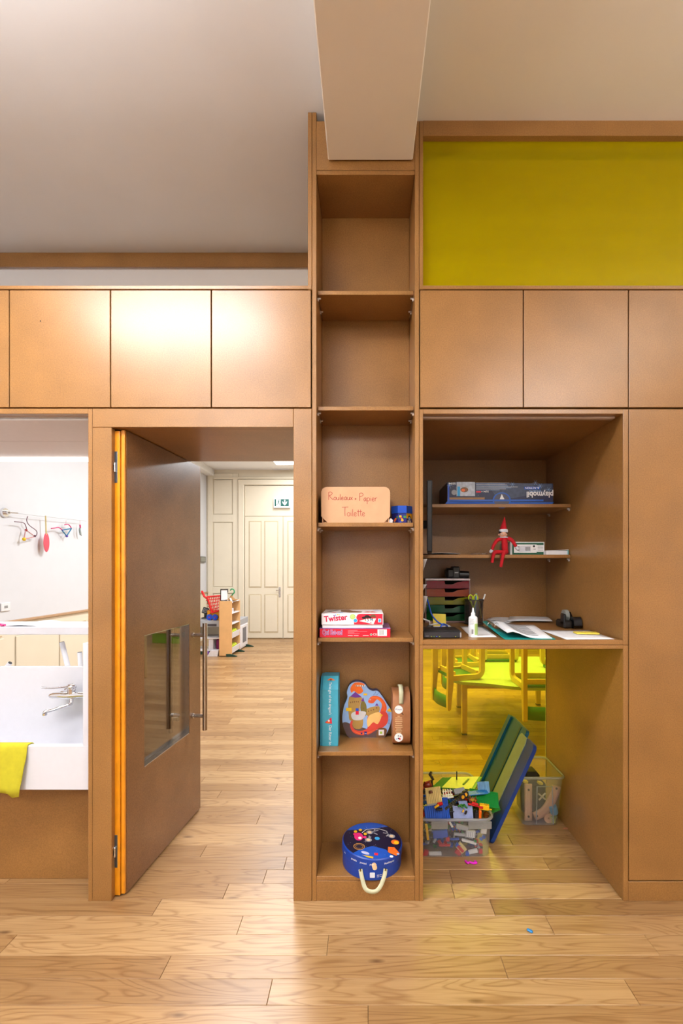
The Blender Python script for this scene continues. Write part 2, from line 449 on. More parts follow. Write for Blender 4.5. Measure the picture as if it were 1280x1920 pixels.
part('wainscot_board', CREAM, wl, (-3.37, -3.352, 2.95, FAR, 0.0, 0.965), b=0)
part('chair_rail', mat('rail_tan', (186, 150, 116), 0.5), wl, (-3.37, -3.325, 2.95, FAR, 0.965, 0.985))
y = 3.0
while y < FAR-0.6:
    part('wainscot_panel', CREAM, wl, (-3.352, -3.340, y+0.07, y+0.55, 0.12, 0.83), b=0.008)
    part('panel_moulding', mat('moulding_tan', (196, 170, 132), 0.5), wl, (-3.352, -3.336, y+0.10, y+0.52, 0.845, 0.857), b=0.003)
    y += 0.62
structure(MB(WALLW).box(4.5, 4.6, 2.9, FAR, 0, ZN).build('wall_next_right'), 'white right wall of the next room')

# far wall joinery (cream panels and a double door)
def fxw(px, Y=FAR): return (px-CX)/FOC*Y
def fzw(py, Y=FAR): return EYE-(py-CY)/FOC*Y
pnl = sroot('trim_2', (-2.9, FAR, 0), 'cream panelled cupboard front in the far corner')
Yp = FAR
part('stile', CREAM, pnl, (fxw(390), fxw(399), Yp-0.03, Yp, 0, fzw(888)), b=0.004)
part('stile', CREAM, pnl, (fxw(437), fxw(447), Yp-0.03, Yp, 0, fzw(888)), b=0.004)
for (ya, yb) in ((888, 899), (965, 979), (1101, 1112)):
    part('rail', CREAM, pnl, (fxw(399), fxw(437), Yp-0.03, Yp, fzw(yb), fzw(ya)), b=0.004)
for (ya, yb) in ((900, 964), (980, 1100), (1113, 1190)):
    part('panel', CREAM, pnl, (fxw(401), fxw(435), Yp-0.016, Yp, fzw(yb), fzw(ya)), b=0.012)
part('cornice', CREAM, pnl, (-3.2, 1.2, Yp-0.05, Yp, fzw(899), fzw(895)), b=0.01)
dd = sroot('door_2', (-1.74, FAR, 0), 'closed cream panelled double door in the far wall')
part('casing', CREAM, dd, (fxw(447.5), fxw(458.5), Yp-0.06, Yp, 0, fzw(900)), b=0.01)
part('casing', CREAM, dd, (fxw(603), fxw(615), Yp-0.06, Yp, 0, fzw(900)), b=0.01)
part('casing_head', CREAM, dd, (fxw(447.5), fxw(615), Yp-0.062, Yp, fzw(910), fzw(900)), b=0.01)
part('transom_panel', CREAM, dd, (fxw(459), fxw(603), Yp-0.02, Yp, fzw(968), fzw(911)), b=0.006)
for (xa, xb) in ((459.5, 530.2), (531.8, 602)):
    lf = MB(CREAM).box(fxw(xa), fxw(xb), Yp-0.035, Yp, 0.012, fzw(969), b=0.004).build('door_leaf', dd)
    for (pa, pb) in ((0.13, 0.42), (0.54, 0.86)):
        for (ya, yb) in ((979, 1100), (1116, 1184)):
            x0 = xa+(xb-xa)*pa; x1 = xa+(xb-xa)*pb
            MB(CREAM).box(fxw(x0), fxw(x1), Yp-0.047, Yp-0.034, fzw(yb), fzw(ya), b=0.009).build('raised_panel', lf)
            MB(mat('moulding_cream', (206, 190, 158), 0.5)).box(fxw(x0)-0.02, fxw(x1)+0.02, Yp-0.0385, Yp-0.034, fzw(yb)-0.02, fzw(ya)+0.02, b=0.002).build('panel_groove', lf)
h = MB(STEEL).box(fxw(523), fxw(526.5), Yp-0.041, Yp-0.034, fzw(1119.5), fzw(1101)).build('handle_plate', dd)
MB(STEEL).tube([W(525, 1107, Yp-0.04), W(525, 1107, Yp-0.09), W(517, 1107, Yp-0.09)], 0.01).build('lever', h)
# a picture-rail cornice under the ceiling is part of the wall; emergency lamp and exit sign hang there
sg = thing('exit_sign', 'green and white running man exit sign with down arrow above the far door', 'sign', (fxw(527.5), FAR-0.06, fzw(953)))
part('sign_case', mat('sign_case', (240, 240, 240), 0.4), sg, (fxw(512.3, 9.45), fxw(543.3, 9.45), 9.45, 9.51, fzw(952.5, 9.45), fzw(933.8, 9.45)), b=0.008)
pr = Print((fxw(514.7, 9.449), 9.449, fzw(949.2, 9.449)), (1,0,0), (0,0,1), 0.001)
k = 9.449/FOC; GRN = mat('sign_green', (18, 92, 86), 0.4); SW = mat('sign_white', (236, 240, 240), 0.4)
wv, hv = 26.6*k, 13.2*k
pr.rect(0, 0, wv, hv, GRN)
pr.rect(0.10*wv, 0.02*hv, 0.43*wv, 0.98*hv, SW)
pr.disc(0.31*wv, 0.86*hv, 0.035*wv, GRN)
pr.stroke([(0.30*wv, 0.78*hv), (0.26*wv, 0.45*hv)], 0.06*wv, GRN)
pr.stroke([(0.30*wv, 0.72*hv), (0.37*wv, 0.58*hv), (0.45*wv, 0.56*hv)], 0.022*wv, GRN)
pr.stroke([(0.29*wv, 0.74*hv), (0.18*wv, 0.70*hv), (0.16*wv, 0.58*hv)], 0.022*wv, GRN)
pr.stroke([(0.27*wv, 0.46*hv), (0.35*wv, 0.28*hv), (0.36*wv, 0.05*hv)], 0.03*wv, GRN)
pr.stroke([(0.26*wv, 0.46*hv), (0.20*wv, 0.25*hv), (0.05*wv, 0.22*hv)], 0.03*wv, GRN)
pr.rect(0.66*wv, 0.45*hv, 0.76*wv, 0.92*hv, SW)
pr.poly([(0.54*wv, 0.60*hv), (0.58*wv, 0.35*hv), (0.71*wv, 0.10*hv), (0.84*wv, 0.35*hv), (0.88*wv, 0.60*hv), (0.88*wv, 0.75*hv), (0.76*wv, 0.45*hv), (0.66*wv, 0.45*hv), (0.54*wv, 0.75*hv)], SW)
pr.build('pictogram', sg)
em = thing('emergency_light', 'flat white emergency light box mounted high on the far wall', 'light', (fxw(528), FAR-0.05, fzw(883)))
part('housing', mat('grey_white', (226, 226, 232), 0.4), em, (fxw(512), fxw(544.5), FAR-0.10, FAR-0.05, fzw(882.5), fzw(877.5)), b=0.006)
part('mount', mat('grey_white', (226, 226, 232), 0.4), em, (fxw(518), fxw(538), FAR-0.05, FAR, fzw(881), fzw(879)), b=0.004)

# ------------------------------------------------------------------ ceiling lamps (both rooms) and added fill lamps
LAMPM = lampmat('lamp_diffuser', (255, 250, 242), 4.0)
FRAMEM = mat('lamp_frame', (225, 225, 225), 0.4)
def lamp(x, y, z, power, label, sx=0.62, sy=0.62, color=(1.0, 0.965, 0.92), group='flat square ceiling lamps'):
    t = thing('ceiling_lamp', label, 'lamp', (x, y, z), group=group)
    h, k = sx/2, sy/2
    part('lamp_frame', FRAMEM, t, (x-h-0.02, x+h+0.02, y-k-0.02, y-k, z-0.05, z), (x-h-0.02, x+h+0.02, y+k, y+k+0.02, z-0.05, z),
         (x-h-0.02, x-h, y-k, y+k, z-0.05, z), (x+h, x+h+0.02, y-k, y+k, z-0.05, z))
    part('diffuser', LAMPM, t, (x-h, x+h, y-k, y+k, z-0.042, z-0.03), b=0)
    ld = bpy.data.lights.new('lamp_light', 'AREA'); ld.shape = 'RECTANGLE'; ld.size = sx*0.97; ld.size_y = sy*0.97; ld.energy = power; ld.color = color
    lo = bpy.data.objects.new('lamp_light', ld); COL.objects.link(lo); lo.parent = t; lo.location = (0, 0, -0.046)
def added_pendant(x, y, z, zc, power, label):
    """added unseen uplighter for fill light: a shallow bowl on two wires that washes the ceiling"""
    t = thing('added_uplighter', label, 'lamp', (x, y, z), group='added unseen uplighters')
    MB(FRAMEM).lathe([(0.02, 0.0), (0.25, 0.01), (0.33, 0.06), (0.335, 0.065), (0.31, 0.065), (0.24, 0.03), (0.02, 0.02)], (x, y, z), 32).build('lamp_bowl', t, smooth=40)
    MB(LAMPM).lathe([(0.001, 0.034), (0.235, 0.036)], (x, y, z), 28).build('diffuser', t)
    for a in (0, 2*PI/3, 4*PI/3): MB(STEEL).cyl((x+0.32*math.cos(a), y+0.32*math.sin(a), z+0.06), (x, y, zc), 0.0015, seg=5).build('wire', t)
    ld = bpy.data.lights.new('lamp_light', 'AREA'); ld.shape = 'DISK'; ld.size = 0.56; ld.energy = power; ld.color = (1.0, 0.985, 0.96)
    lo = bpy.data.objects.new('lamp_light', ld); COL.objects.link(lo); lo.parent = t; lo.location = (0, 0, 0.07); lo.rotation_euler = (PI, 0, 0)
def luminaire(x, y, z, zc, w_dn, w_up, label, sx=1.25, sy=0.36):
    """long hanging luminaire, light downward and upward"""
    t = thing('hanging_luminaire', label, 'lamp', (x, y, z)); h, k = sx/2, sy/2
    part('lamp_frame', FRAMEM, t, (x-h-0.015, x+h+0.015, y-k-0.015, y-k, z, z+0.05), (x-h-0.015, x+h+0.015, y+k, y+k+0.015, z, z+0.05), (x-h-0.015, x-h, y-k, y+k, z, z+0.05), (x+h, x+h+0.015, y-k, y+k, z, z+0.05))
    part('diffuser', LAMPM, t, (x-h, x+h, y-k, y+k, z+0.008, z+0.020), b=0); part('upper_diffuser', LAMPM, t, (x-h, x+h, y-k, y+k, z+0.028, z+0.040), b=0)
    for sx_ in (-1, 1): MB(STEEL).cyl((x+sx_*h*0.8, y, z+0.04), (x+sx_*h*0.8, y, zc), 0.0015, seg=5).build('wire', t)
    for e, dz, rx in ((w_dn, 0.004, 0), (w_up, 0.045, PI)):
        ld = bpy.data.lights.new('lamp_light', 'AREA'); ld.shape = 'RECTANGLE'; ld.size = sx*0.97; ld.size_y = sy*0.97; ld.energy = e; ld.color = (0.985, 0.99, 1.0)
        lo = bpy.data.objects.new('lamp_light', ld); COL.objects.link(lo); lo.parent = t; lo.location = (0, 0, dz); lo.rotation_euler = (rx, 0, 0)
for i, (x, y, z, f) in enumerate(LAMPS_ROOM): luminaire(x, y, z, ZL if x < 0 else ZR, ROOM_W*f, ROOM_UP_W if i == 0 else 4.0, ('long hanging lamp above the floor left of the beam', 'added unseen hanging lamp behind the viewer right of the beam')[i])
for i, (x, y, f) in enumerate(ADDED_PENDANTS):
    added_pendant(x, y, 2.65, ZL if x < 0 else ZR, ADDED_PENDANT_W*f, ('added unseen uplighter behind the viewer, left side', 'added unseen uplighter behind the viewer, right side')[i])
for i, (x, y, f) in enumerate(LAMPS_NEXT):
    lamp(x, y, ZN, NEXT_W*f, ('square ceiling lamp just beyond the open door', 'square ceiling lamp above the children table', 'bright square ceiling lamp in front of the exit sign', 'square ceiling lamp in the far right of the next room', 'square ceiling lamp midway down the next room')[i], color=(0.93, 0.965, 1.0))

# ------------------------------------------------------------------ door frame and door
BK = 2.857
X165, X173, X210, X550, X585 = fx(165), fx(173), fx(209), fx(550), fx(584.5)
df = sroot('trim_1', ((X173+X585)/2, 2.0, 0), 'brown fibreboard door frame around the open door')
zt, zh = fz(766), fz(801)
part('door_jamb', WOOD, df, (X173+0.001, X210, 2.0, 2.03, 0, zh-0.0008))
part('door_jamb', WOOD, df, (X550, X585-0.001, 2.0, 2.03, 0, zt))
part('door_head', WOOD, df, (X173+0.001, X550-0.001, 2.0, 2.03, zh, zt))
part('soffit_board', WOOD, df, (X210-0.02, X550+0.02, 2.03, 2.64, zh, zh+0.02))
part('jamb_lining', WOOD, df, (X173+0.001, X210-0.012, 2.03, 2.85, 0, zh))
part('jamb_lining', WOOD, df, (X550, X550+0.02, 2.03, 2.85, 0, zh))
part('seal_strip', mat('grey_seal', (96, 88, 92), 0.4), df, (X210-0.012, X210-0.008, 2.031, 2.05, 0.02, zh-0.02))
# leaf
dr = sroot('door_1', (-1.082, 2.04, 0), 'brown door standing open with a square window and long steel handles')
dvec = Vector((0.0655, 0.727, 0)).normalized(); ang = math.atan2(dvec.y, dvec.x)
LM = Matrix.Translation((-1.082, 2.04, 0)) @ Matrix.Rotation(ang, 4, 'Z')     # local x along the leaf, local -y is the visible face
LW, T = 0.732, 0.05
DOORM = mdf('door_board', (142, 100, 62), 0.26)
def lpart(name, m, *bx, b=0.0012, parent=dr):
    q = MB(m).at(LM)
    for c in bx: q.box(*c, b=b)
    return q.build(name, parent)
wz0, wz1, wu0, wu1 = 0.515, 1.152, 0.138, 0.594
zd0, zd1 = 0.008, 2.098
lpart('door_leaf', DOORM, (0.001, wu0, 0, T, zd0, zd1), (wu1, LW, 0, T, zd0, zd1), (wu0, wu1, 0, T, zd0, wz0), (wu0, wu1, 0, T, wz1, zd1), b=0)
lpart('edge_band', ORANGEW, (-0.012, 0.0, 0.002, 0.018, zd0+0.004, zd1))
lpart('edge_band', ORANGEW, (-0.005, 0.0, 0.018, 0.021, zd0+0.004, zd1))
lpart('edge_band', ORANGEW, (-0.018, 0.0, 0.021, T, zd0, zd1-0.006))
lw = lpart('window_frame', STEEL, (wu0, wu0+0.003, 0.002, T-0.002, wz0, wz1), (wu1-0.003, wu1, 0.002, T-0.002, wz0, wz1), (wu0, wu1, 0.002, T-0.002, wz0, wz0+0.003), (wu0, wu1, 0.002, T-0.002, wz1-0.003, wz1), b=0)
lpart('window_pane', DOORGLASS, (wu0+0.003, wu1-0.003, 0.030, 0.034, wz0+0.003, wz1-0.003), b=0)
for side, uu in ((-1, 0.622), (1, 0.560)):
    yb = -0.080 if side < 0 else T+0.045
    hb = MB(STEEL).at(LM).cyl((uu, yb, 0.527), (uu, yb, 1.155), 0.0138, seg=20).build('pull_handle', dr, smooth=40)
    for zz in (0.608, 1.083):
        MB(STEEL).at(LM).cyl((uu, 0.0 if side < 0 else T, zz), (uu, yb, zz), 0.0105, seg=14).cyl((uu, 0.0 if side < 0 else T, zz), (uu, -0.012 if side < 0 else T+0.010, zz), 0.0145, seg=14).build('handle_post', hb, smooth=40)
HGM = mat('hinge_grey', (120, 130, 142), 0.3, 0.9)
for (ya, yb, yc, yd) in ((846, 905, 867, 886), (1567, 1628, 1588, 1608)):
    z0, z1 = EYE-(yb-CY)/FOC*2.02, EYE-(ya-CY)/FOC*2.02
    c0, c1 = EYE-(yd-CY)/FOC*2.02, EYE-(yc-CY)/FOC*2.02
    hg = lpart('hinge', HGM, (-0.0205, -0.0175, 0.031, 0.047, z0, z1), b=0.001)
    lpart('hinge_knuckle', STEEL, (-0.030, -0.0175, 0.036, 0.064, c0, c1), b=0.003, parent=hg)
    lpart('hinge_slot', BLACKP, (-0.0312, -0.0302, 0.041, 0.049, c0+0.012, c1-0.012), b=0, parent=hg)

# ------------------------------------------------------------------ upper cabinets
LBL = {0: 'upper cabinet cut off by the left picture edge', 1: 'upper cabinet above the wash niche, tan door with a tiny hole',
       2: 'upper cabinet above the left half of the doorway, second from the bookcase', 3: 'upper cabinet above the doorway, touching the bookcase, pale glare on it',
       4: 'upper cabinet right of the bookcase, above the desk left half', 5: 'upper cabinet above the right half of the desk niche', 6: 'upper cabinet above the tall cupboard at the right picture edge',
       7: 'narrow end cabinet closing the upper row at its right end', 8: 'end cabinet closing the upper row beyond the left picture edge'}
xs_l = [fx(-173), fx(17), fx(207), fx(396), fx(583.5)]; xs_r = [fx(786.5), fx(981), fx(1178), fx(1375)]
zc0, zc1 = fz(764.5), fz(543)
for i, (a, c) in enumerate(list(zip(xs_l, xs_l[1:]))+list(zip(xs_r, xs_r[1:]))+[(fx(1375), 2.035), (-2.635, fx(-173))]):
    t = thing('upper_cabinet', LBL[i], 'cabinet', ((a+c)/2, 2.4, zc0), group='upper cabinets with flat brown doors')
    part('cabinet_body', WOOD, t, (a+0.001, a+0.017, 2.021, BK-0.004, zc0, zc1), (c-0.017, c-0.001, 2.021, BK-0.004, zc0, zc1),
         (a+0.017, c-0.017, 2.021, BK-0.004, zc0, zc0+0.016), (a+0.017, c-0.017, 2.021, BK-0.004, zc1-0.016, zc1), (a+0.017, c-0.017, BK-0.02, BK-0.004, zc0, zc1), b=0)
    d = part('door', WOOD, t, (a+0.0024, c-0.0024, 2.0, 2.019, zc0+0.0025, zc1-0.0025), b=0.0015)
    if i == 1:
        pp = W(76, 602, 2.0); MB(DARK).cyl((pp.x, 1.9992, pp.z), (pp.x, 2.003, pp.z), 0.003, seg=10).build('pin_hole', d)
for nm, a, c, l in (('left', fx(-380), fx(583.5), 'long board capping the upper cabinets left of the bookcase'), ('right', fx(786.5), 2.03, 'long board capping the upper cabinets right of the bookcase')):
    tag(MB(WOOD).box(a, c, 1.999, BK, zc1+0.0015, fz(535.5), b=0.0015).build('cabinet_top_board'), l, 'board')
# board left over of the wall beyond the frame, so that the run ends in the partition
# ------------------------------------------------------------------ transom left (recessed above the cabinets)
tr = sroot('window_3', (-1.4, 2.9, 2.75), 'narrow white glazed transom above the left cabinets')
part('window_head', WOOD, tr, (-2.64, fx(576.8), 2.89, 2.92, 3.408, ZL))
part('window_sill', WOOD, tr, (-2.64, fx(576.8), 2.89, 2.92, 2.70, 2.78))
part('glass_pane', FROST, tr, (-2.64, fx(576.8), 2.902, 2.908, 2.78, 3.408), b=0)
# ------------------------------------------------------------------ yellow glazing
yg = sroot('window_1', (1.15, 2.03, 2.73), 'yellow glass panel under the ceiling above the right cabinets')
part('window_head', WOOD, yg, (fx(793), 2.04, 2.0, 2.03, fz(254), ZR))
part('window_head_rail', mat('dark_rail', (70, 52, 22), 0.5), yg, (fx(793), 2.04, 2.045, 2.065, 3.343, 3.352), b=0)
part('glass_pane', YGLASS2, yg, (fx(793), 2.04, 2.030, 2.036, fz(536), ZR-0.004), b=0)
yg2 = sroot('window_2', (0.7, BK, 0), 'yellow glass at the back of the knee space under the desk')
part('glass_pane', YGLASS, yg2, (fx(793)-0.015, fx(1168), BK, BK+0.006, 0.001, fz(1217)), b=0)
part('glass_edge', mat('glass_edge', (214, 206, 70), 0.3), yg2, (fx(1168)-0.004, fx(1168)+0.003, BK-0.003, BK, 0.001, fz(1217)), b=0)

# ------------------------------------------------------------------ bookcase
bc = thing('tall_bookcase', 'tall narrow brown bookcase under the ceiling beam', 'bookcase', (0, 2.1, 0))
XA, XB, XC, XD = fx(585), fx(593), fx(777.5), fx(785.5)
BB = 2.252
part('side_panel', WOOD, bc, (XA, XB, 2.0, BK, 0, ZL-0.002))
part('side_panel', WOOD, bc, (XC, XD, 2.0, BK, 0, ZR-0.002))
part('filler_panel', WOOD, bc, (fx(577), XA-0.0015, 2.0, BK, fz(543), ZL-0.002))
part('filler_panel', WOOD, bc, (XD+0.0015, fx(793), 2.0, 2.06, fz(543), ZR-0.002))
part('head_panel', WOOD, bc, (XB, XC, 2.001, 2.02, fz(318.5), ZR-0.002))
part('top_board', WOOD, bc, (XB, XC, 2.001, BB, fz(327), fz(319.5)))
part('bottom_board', WOOD, bc, (XB, XC, 2.001, BB, fz(1651), fz(1643.5)))
part('plinth', WOOD, bc, (XB, XC, 2.002, 2.02, 0, fz(1652)))
part('back_panel', WOOD, bc, (XB, XC, BB, BB+0.012, 0.05, fz(319.5)))
SHZ = [EYE-(py-CY)/FOC*2.035 for py in (545, 762, 980, 1196, 1409.5)]
for z in SHZ:
    s = part('shelf', WOOD, bc, (XB+0.003, XC-0.003, 2.035, BB-0.002, z-0.0185, z))
    for sx, x in ((1, XB), (-1, XC)):
        for yy in (2.055, 2.16):
            MB(mat('clear_pin', (215, 205, 200), 0.2)).cyl((x, yy, z-0.0245), (x+sx*0.014, yy, z-0.0245), 0.004, seg=8).cyl((x, yy, z-0.031), (x+sx*0.006, yy, z-0.031), 0.006, seg=8).build('shelf_pin', s)

# ------------------------------------------------------------------ desk niche
dn = thing('desk_niche', 'open brown niche with standing height desk and two wall shelves', 'desk', (0.7, 2.3, 0))
XE, XF, XG, XH = XD+0.001, fx(793), fx(1168), fx(1177.5)
zdk, zdk1, zdk2 = fz(1200), fz(1209.5), fz(1217)
znt = fz(767)
for (x0, x1) in ((XE, XF), (XG, XH)):
    part('side_panel', WOOD, dn, (x0, x1, 2.0, BK, zdk1, znt))
    part('side_panel', WOOD, dn, (x0, x1, 2.0, BK, 0, zdk1-0.001))
part('top_panel', WOOD, dn, (XF, XG, 2.0, BK, fz(776), znt))
part('back_panel', WOOD, dn, (XE, XH, BK, BK+0.016, zdk1, znt))
part('desk_top', WOOD, dn, (XF, XG, 2.0, BK, zdk1+0.0008, zdk))
part('under_board', WOOD, dn, (XF, XG, 2.0, BK, zdk2, zdk1-0.0008))
ls = part('light_strip', mat('aluminium_strip', (205, 185, 170), 0.35, 0.4), dn, (XF+0.001, XG-0.02, 2.03, 2.055, fz(776)-0.010, fz(776)-0.0005))
NS = []
for py in (945, 1040):
    z = EYE-(py-CY)/FOC*2.51; NS.append(z)
    s = part('shelf', WOOD, dn, (XF+0.002, XG-0.001, 2.51, BK-0.002, z-0.0185, z))
    for yy in (2.53, 2.80):
        MB(mat('clear_pin', (215, 205, 200), 0.2)).cyl((XG, yy, z-0.024), (XG-0.014, yy, z-0.024), 0.004, seg=8).cyl((XG, yy, z-0.031), (XG-0.006, yy, z-0.031), 0.006, seg=8).build('shelf_pin', s)
# ------------------------------------------------------------------ tall cupboard right
tc = thing('tall_cupboard', 'tall plain brown cupboard at the right picture edge', 'cupboard', (1.6, 2.4, 0))
part('cabinet_body', WOOD, tc, (XH+0.001, XH+0.017, 2.021, BK, 0, znt), (2.02, 2.036, 2.021, BK, 0, znt), (XH+0.017, 2.02, 2.021, BK, znt-0.016, znt), (XH+0.017, 2.02, 2.021, BK, 0.09, 0.106), (XH+0.017, 2.02, BK-0.016, BK, 0.09, znt), b=0)
part('door', WOOD, tc, (XH+0.0035, 1.598, 2.0, 2.019, fz(1651), znt), b=0.0015)
part('door', WOOD, tc, (1.602, 2.034, 2.0, 2.019, fz(1651), znt), b=0.0015)
part('plinth', WOOD, tc, (XH+0.001, 2.036, 2.001, 2.019, 0, fz(1653.5)), b=0.0015)

# ------------------------------------------------------------------ wash niche
wn_ = thing('wash_niche', 'open brown wash niche at the left picture edge', 'niche', (-1.9, 2.4, 0))
XL = -2.62
part('side_panel', WOOD, wn_, (X165, X173, 2.0, BK, 0, fz(766)))
part('side_panel', WOOD, wn_, (XL-0.019, XL, 2.0, BK, 0, fz(766)))
LEDLAM = mat('led_lit_melamine', (206, 186, 174), 0.35, var=0.02)  # brown melamine, its colour paled to carry the LED's light
part('top_panel', WOOD, wn_, (XL, X165, 2.0, 2.035, fz(776), fz(766)))
part('soffit_board', LEDLAM, wn_, (XL, X165, 2.036, 2.425, fz(776)-0.001, fz(766)))
part('soffit_board', LEDLAM, wn_, (XL, X165, 2.427, 2.80, fz(776)-0.001, fz(766)))
part('light_profile', mat('aluminium_profile', (226, 228, 232), 0.3, 0.3), wn_, (XL, X165, 2.045, 2.06, fz(776)-0.009, fz(776)-0.001))
part('led_strip', lampmat('led_glow', (255, 255, 255), LED_W), wn_, (XL, X165, 2.802, 2.835, fz(776)-0.014, fz(776)-0.001), b=0)
part('base_panel', WOOD, wn_, (XL, X165, 2.144, 2.16, 0, 0.50))
tu = bpy.data.lights.new('led_light', 'AREA'); tu.shape = 'RECTANGLE'; tu.size = X165-XL-0.05; tu.size_y = 0.03; tu.energy = TUBE_W
to = bpy.data.objects.new('led_light', tu); COL.objects.link(to); to.parent = wn_; to.location = ((XL+X165)/2+1.9, 2.818-2.4, fz(776)-0.026)
# ------------------------------------------------------------------ wash trough and what belongs to it
wt = thing('wash_trough', 'long white solid surface wash trough in the left niche', 'sink', (-1.9, 2.2, 0.47))
ty0, ty1 = 2.03, 2.43
zr, zb0 = EYE-(1398-CY)/FOC*2.03, EYE-(1482-CY)/FOC*2.03
XR = X165-0.001
part('apron', SOLIDW, wt, (XL, XR, ty0, ty0+0.025, zb0, zr), b=0.004)
part('basin_floor', SOLIDW, wt, (XL, XR, ty0+0.025, ty1-0.02, zb0, zb0+0.05), b=0.002)
part('back_splash', SOLIDW, wt, (XL, XR, ty1-0.02, ty1, zb0, EYE-(1250-CY)/FOC*2.41), b=0.002)
part('side_splash', SOLIDW, wt, (fx(155)*1.0155, XR, ty0+0.001, ty1-0.02, zb0+0.05, EYE-(1206-CY)/FOC*2.03), b=0.002)
tp = thing('wall_tap', 'chrome lever mixer tap on the wash trough back wall', 'tap', W(128, 1304, 2.41))
Yt = 2.345
body = [W(94, 1305, Yt), W(100, 1304, Yt), W(116, 1304, Yt), W(132, 1304, Yt), W(150, 1303, Yt), W(172, 1303, Yt)]
MB(CHROME).tube(body, [0.011, 0.016, 0.018, 0.021, 0.016, 0.014], 16).build('tap_body', tp, smooth=50)
for px in (116, 158):
    p = W(px, 1300, Yt); MB(CHROME).cyl(p, (p.x, 2.41, p.z), 0.012, seg=14).lathe([(0.030, 0), (0.027, 0.008), (0.014, 0.016)], seg=18).build('wall_rose', tp, smooth=50) if False else \
        MB(CHROME).cyl(p, (p.x, 2.41, p.z), 0.012, seg=14).cyl((p.x, 2.408, p.z), (p.x, 2.390, p.z), 0.031, 0.020, seg=18).build('wall_rose', tp, smooth=50)
c0 = W(134, 1300, Yt)
MB(CHROME).cyl((c0.x, c0.y, c0.z-0.01), (c0.x, c0.y, c0.z+0.028), 0.018, 0.019, seg=18).ball((c0.x, c0.y, c0.z+0.034), (0.024, 0.022, 0.018)).build('cartridge', tp, smooth=50)
lv = [(c0.x, c0.y, c0.z+0.040), (c0.x-0.03, c0.y-0.03, c0.z+0.040), (c0.x-0.07, c0.y-0.06, c0.z+0.043), (c0.x-0.10, c0.y-0.08, c0.z+0.052)]
MB(CHROME).tube(smooth_path(lv, 5), [(0.009+0.006*(i/15), 0.005) for i in range(16)], 10, flat=(0.6, -0.75, 0)).build('lever', tp, smooth=60)
sp = [(c0.x, c0.y, c0.z-0.015)]+[tuple(W(*p)) for p in ((133.5, 1318, 2.33), (128, 1322, 2.315), (112, 1327, 2.295), (96, 1332, 2.27), (86, 1334, 2.255), (84, 1337, 2.252))]
MB(CHROME).tube(smooth_path(sp, 5), 0.0095, 12).cyl(sp[-1], (sp[-1][0], sp[-1][1], sp[-1][2]-0.010), 0.011, seg=12).build('spout', tp, smooth=50)
# yellow cloth over the rim
cl = MB(mat('yellow_cloth', (192, 182, 34), 0.85, var=0.08, scale=30, bump=0.3))
rows = []
prof = [(ty0+0.10, zr-0.045), (ty0+0.04, zr-0.010), (ty0+0.026, zr+0.004), (ty0-0.001, zr+0.004), (ty0-0.007, zr-0.008)]+[(ty0-0.008-0.002*k, zr-0.008-0.0205*k) for k in range(1, 10)]
for i, (yy, zz) in enumerate(prof):
    row = []
    for j in range(22):
        t = j/21; x = -1.86+t*(W(50 if i < 6 else 50-(i-6)*1.1, 0, 2.02).x+1.86)
        fold = 0.006*math.sin(t*22+0.6*i)*max(0, (i-3))/8
        drop = 0.0 if i < 12 else 0.010*math.sin(t*9)+ (0.018 if j > 18 and i == 13 else 0)
        row.append((x, yy-abs(fold), zz-drop))
    rows.append(row)
tag(cl.sheet(rows).build('cleaning_cloth', smooth=80, solid=0.002), 'yellow cleaning cloth draped over the white trough rim', 'cloth')
# shelf slab behind the trough
zs1 = EYE-(1176-CY)/FOC*2.56; zs0 = EYE-(1190-CY)/FOC*2.56
tag(MB(SOLIDW).box(XL, XR, 2.56, 2.84, zs0, zs1, b=0.002).build('shelf_slab'), 'white shelf slab spanning the wash niche above the trough', 'shelf')
p = W(57, 1172, 2.68)
tag(MB(PAPER).sheet([[(p.x-0.10+0.2*i/6+0.02*k, 2.60+0.055*k, zs1+0.002+0.012*math.sin(i*0.55)*(0.4+0.3*k)) for i in range(7)] for k in range(4)]).build('paper_towel', smooth=80, solid=0.0008), 'white paper sheet lying on the slab above the trough', 'paper')
PINK = mat('pink_plastic', (232, 60, 130), 0.45)
q = MB(PINK); pa = W(3, 1172, 2.62)
q.tube(smooth_path([(pa.x-0.03, 2.62, zs1+0.03), (pa.x-0.005, 2.61, zs1+0.012), (pa.x+0.012, 2.62, zs1+0.006), (pa.x+0.035, 2.60, zs1+0.007)], 5), 0.006, 8).tube(smooth_path([(pa.x, 2.63, zs1+0.006), (pa.x+0.02, 2.60, zs1+0.006), (pa.x+0.02, 2.59, zs1+0.006)], 4), 0.0055, 8)
tag(q.build('hair_clip', smooth=60), 'small bright pink clip on the white slab at the picture edge', 'clip')
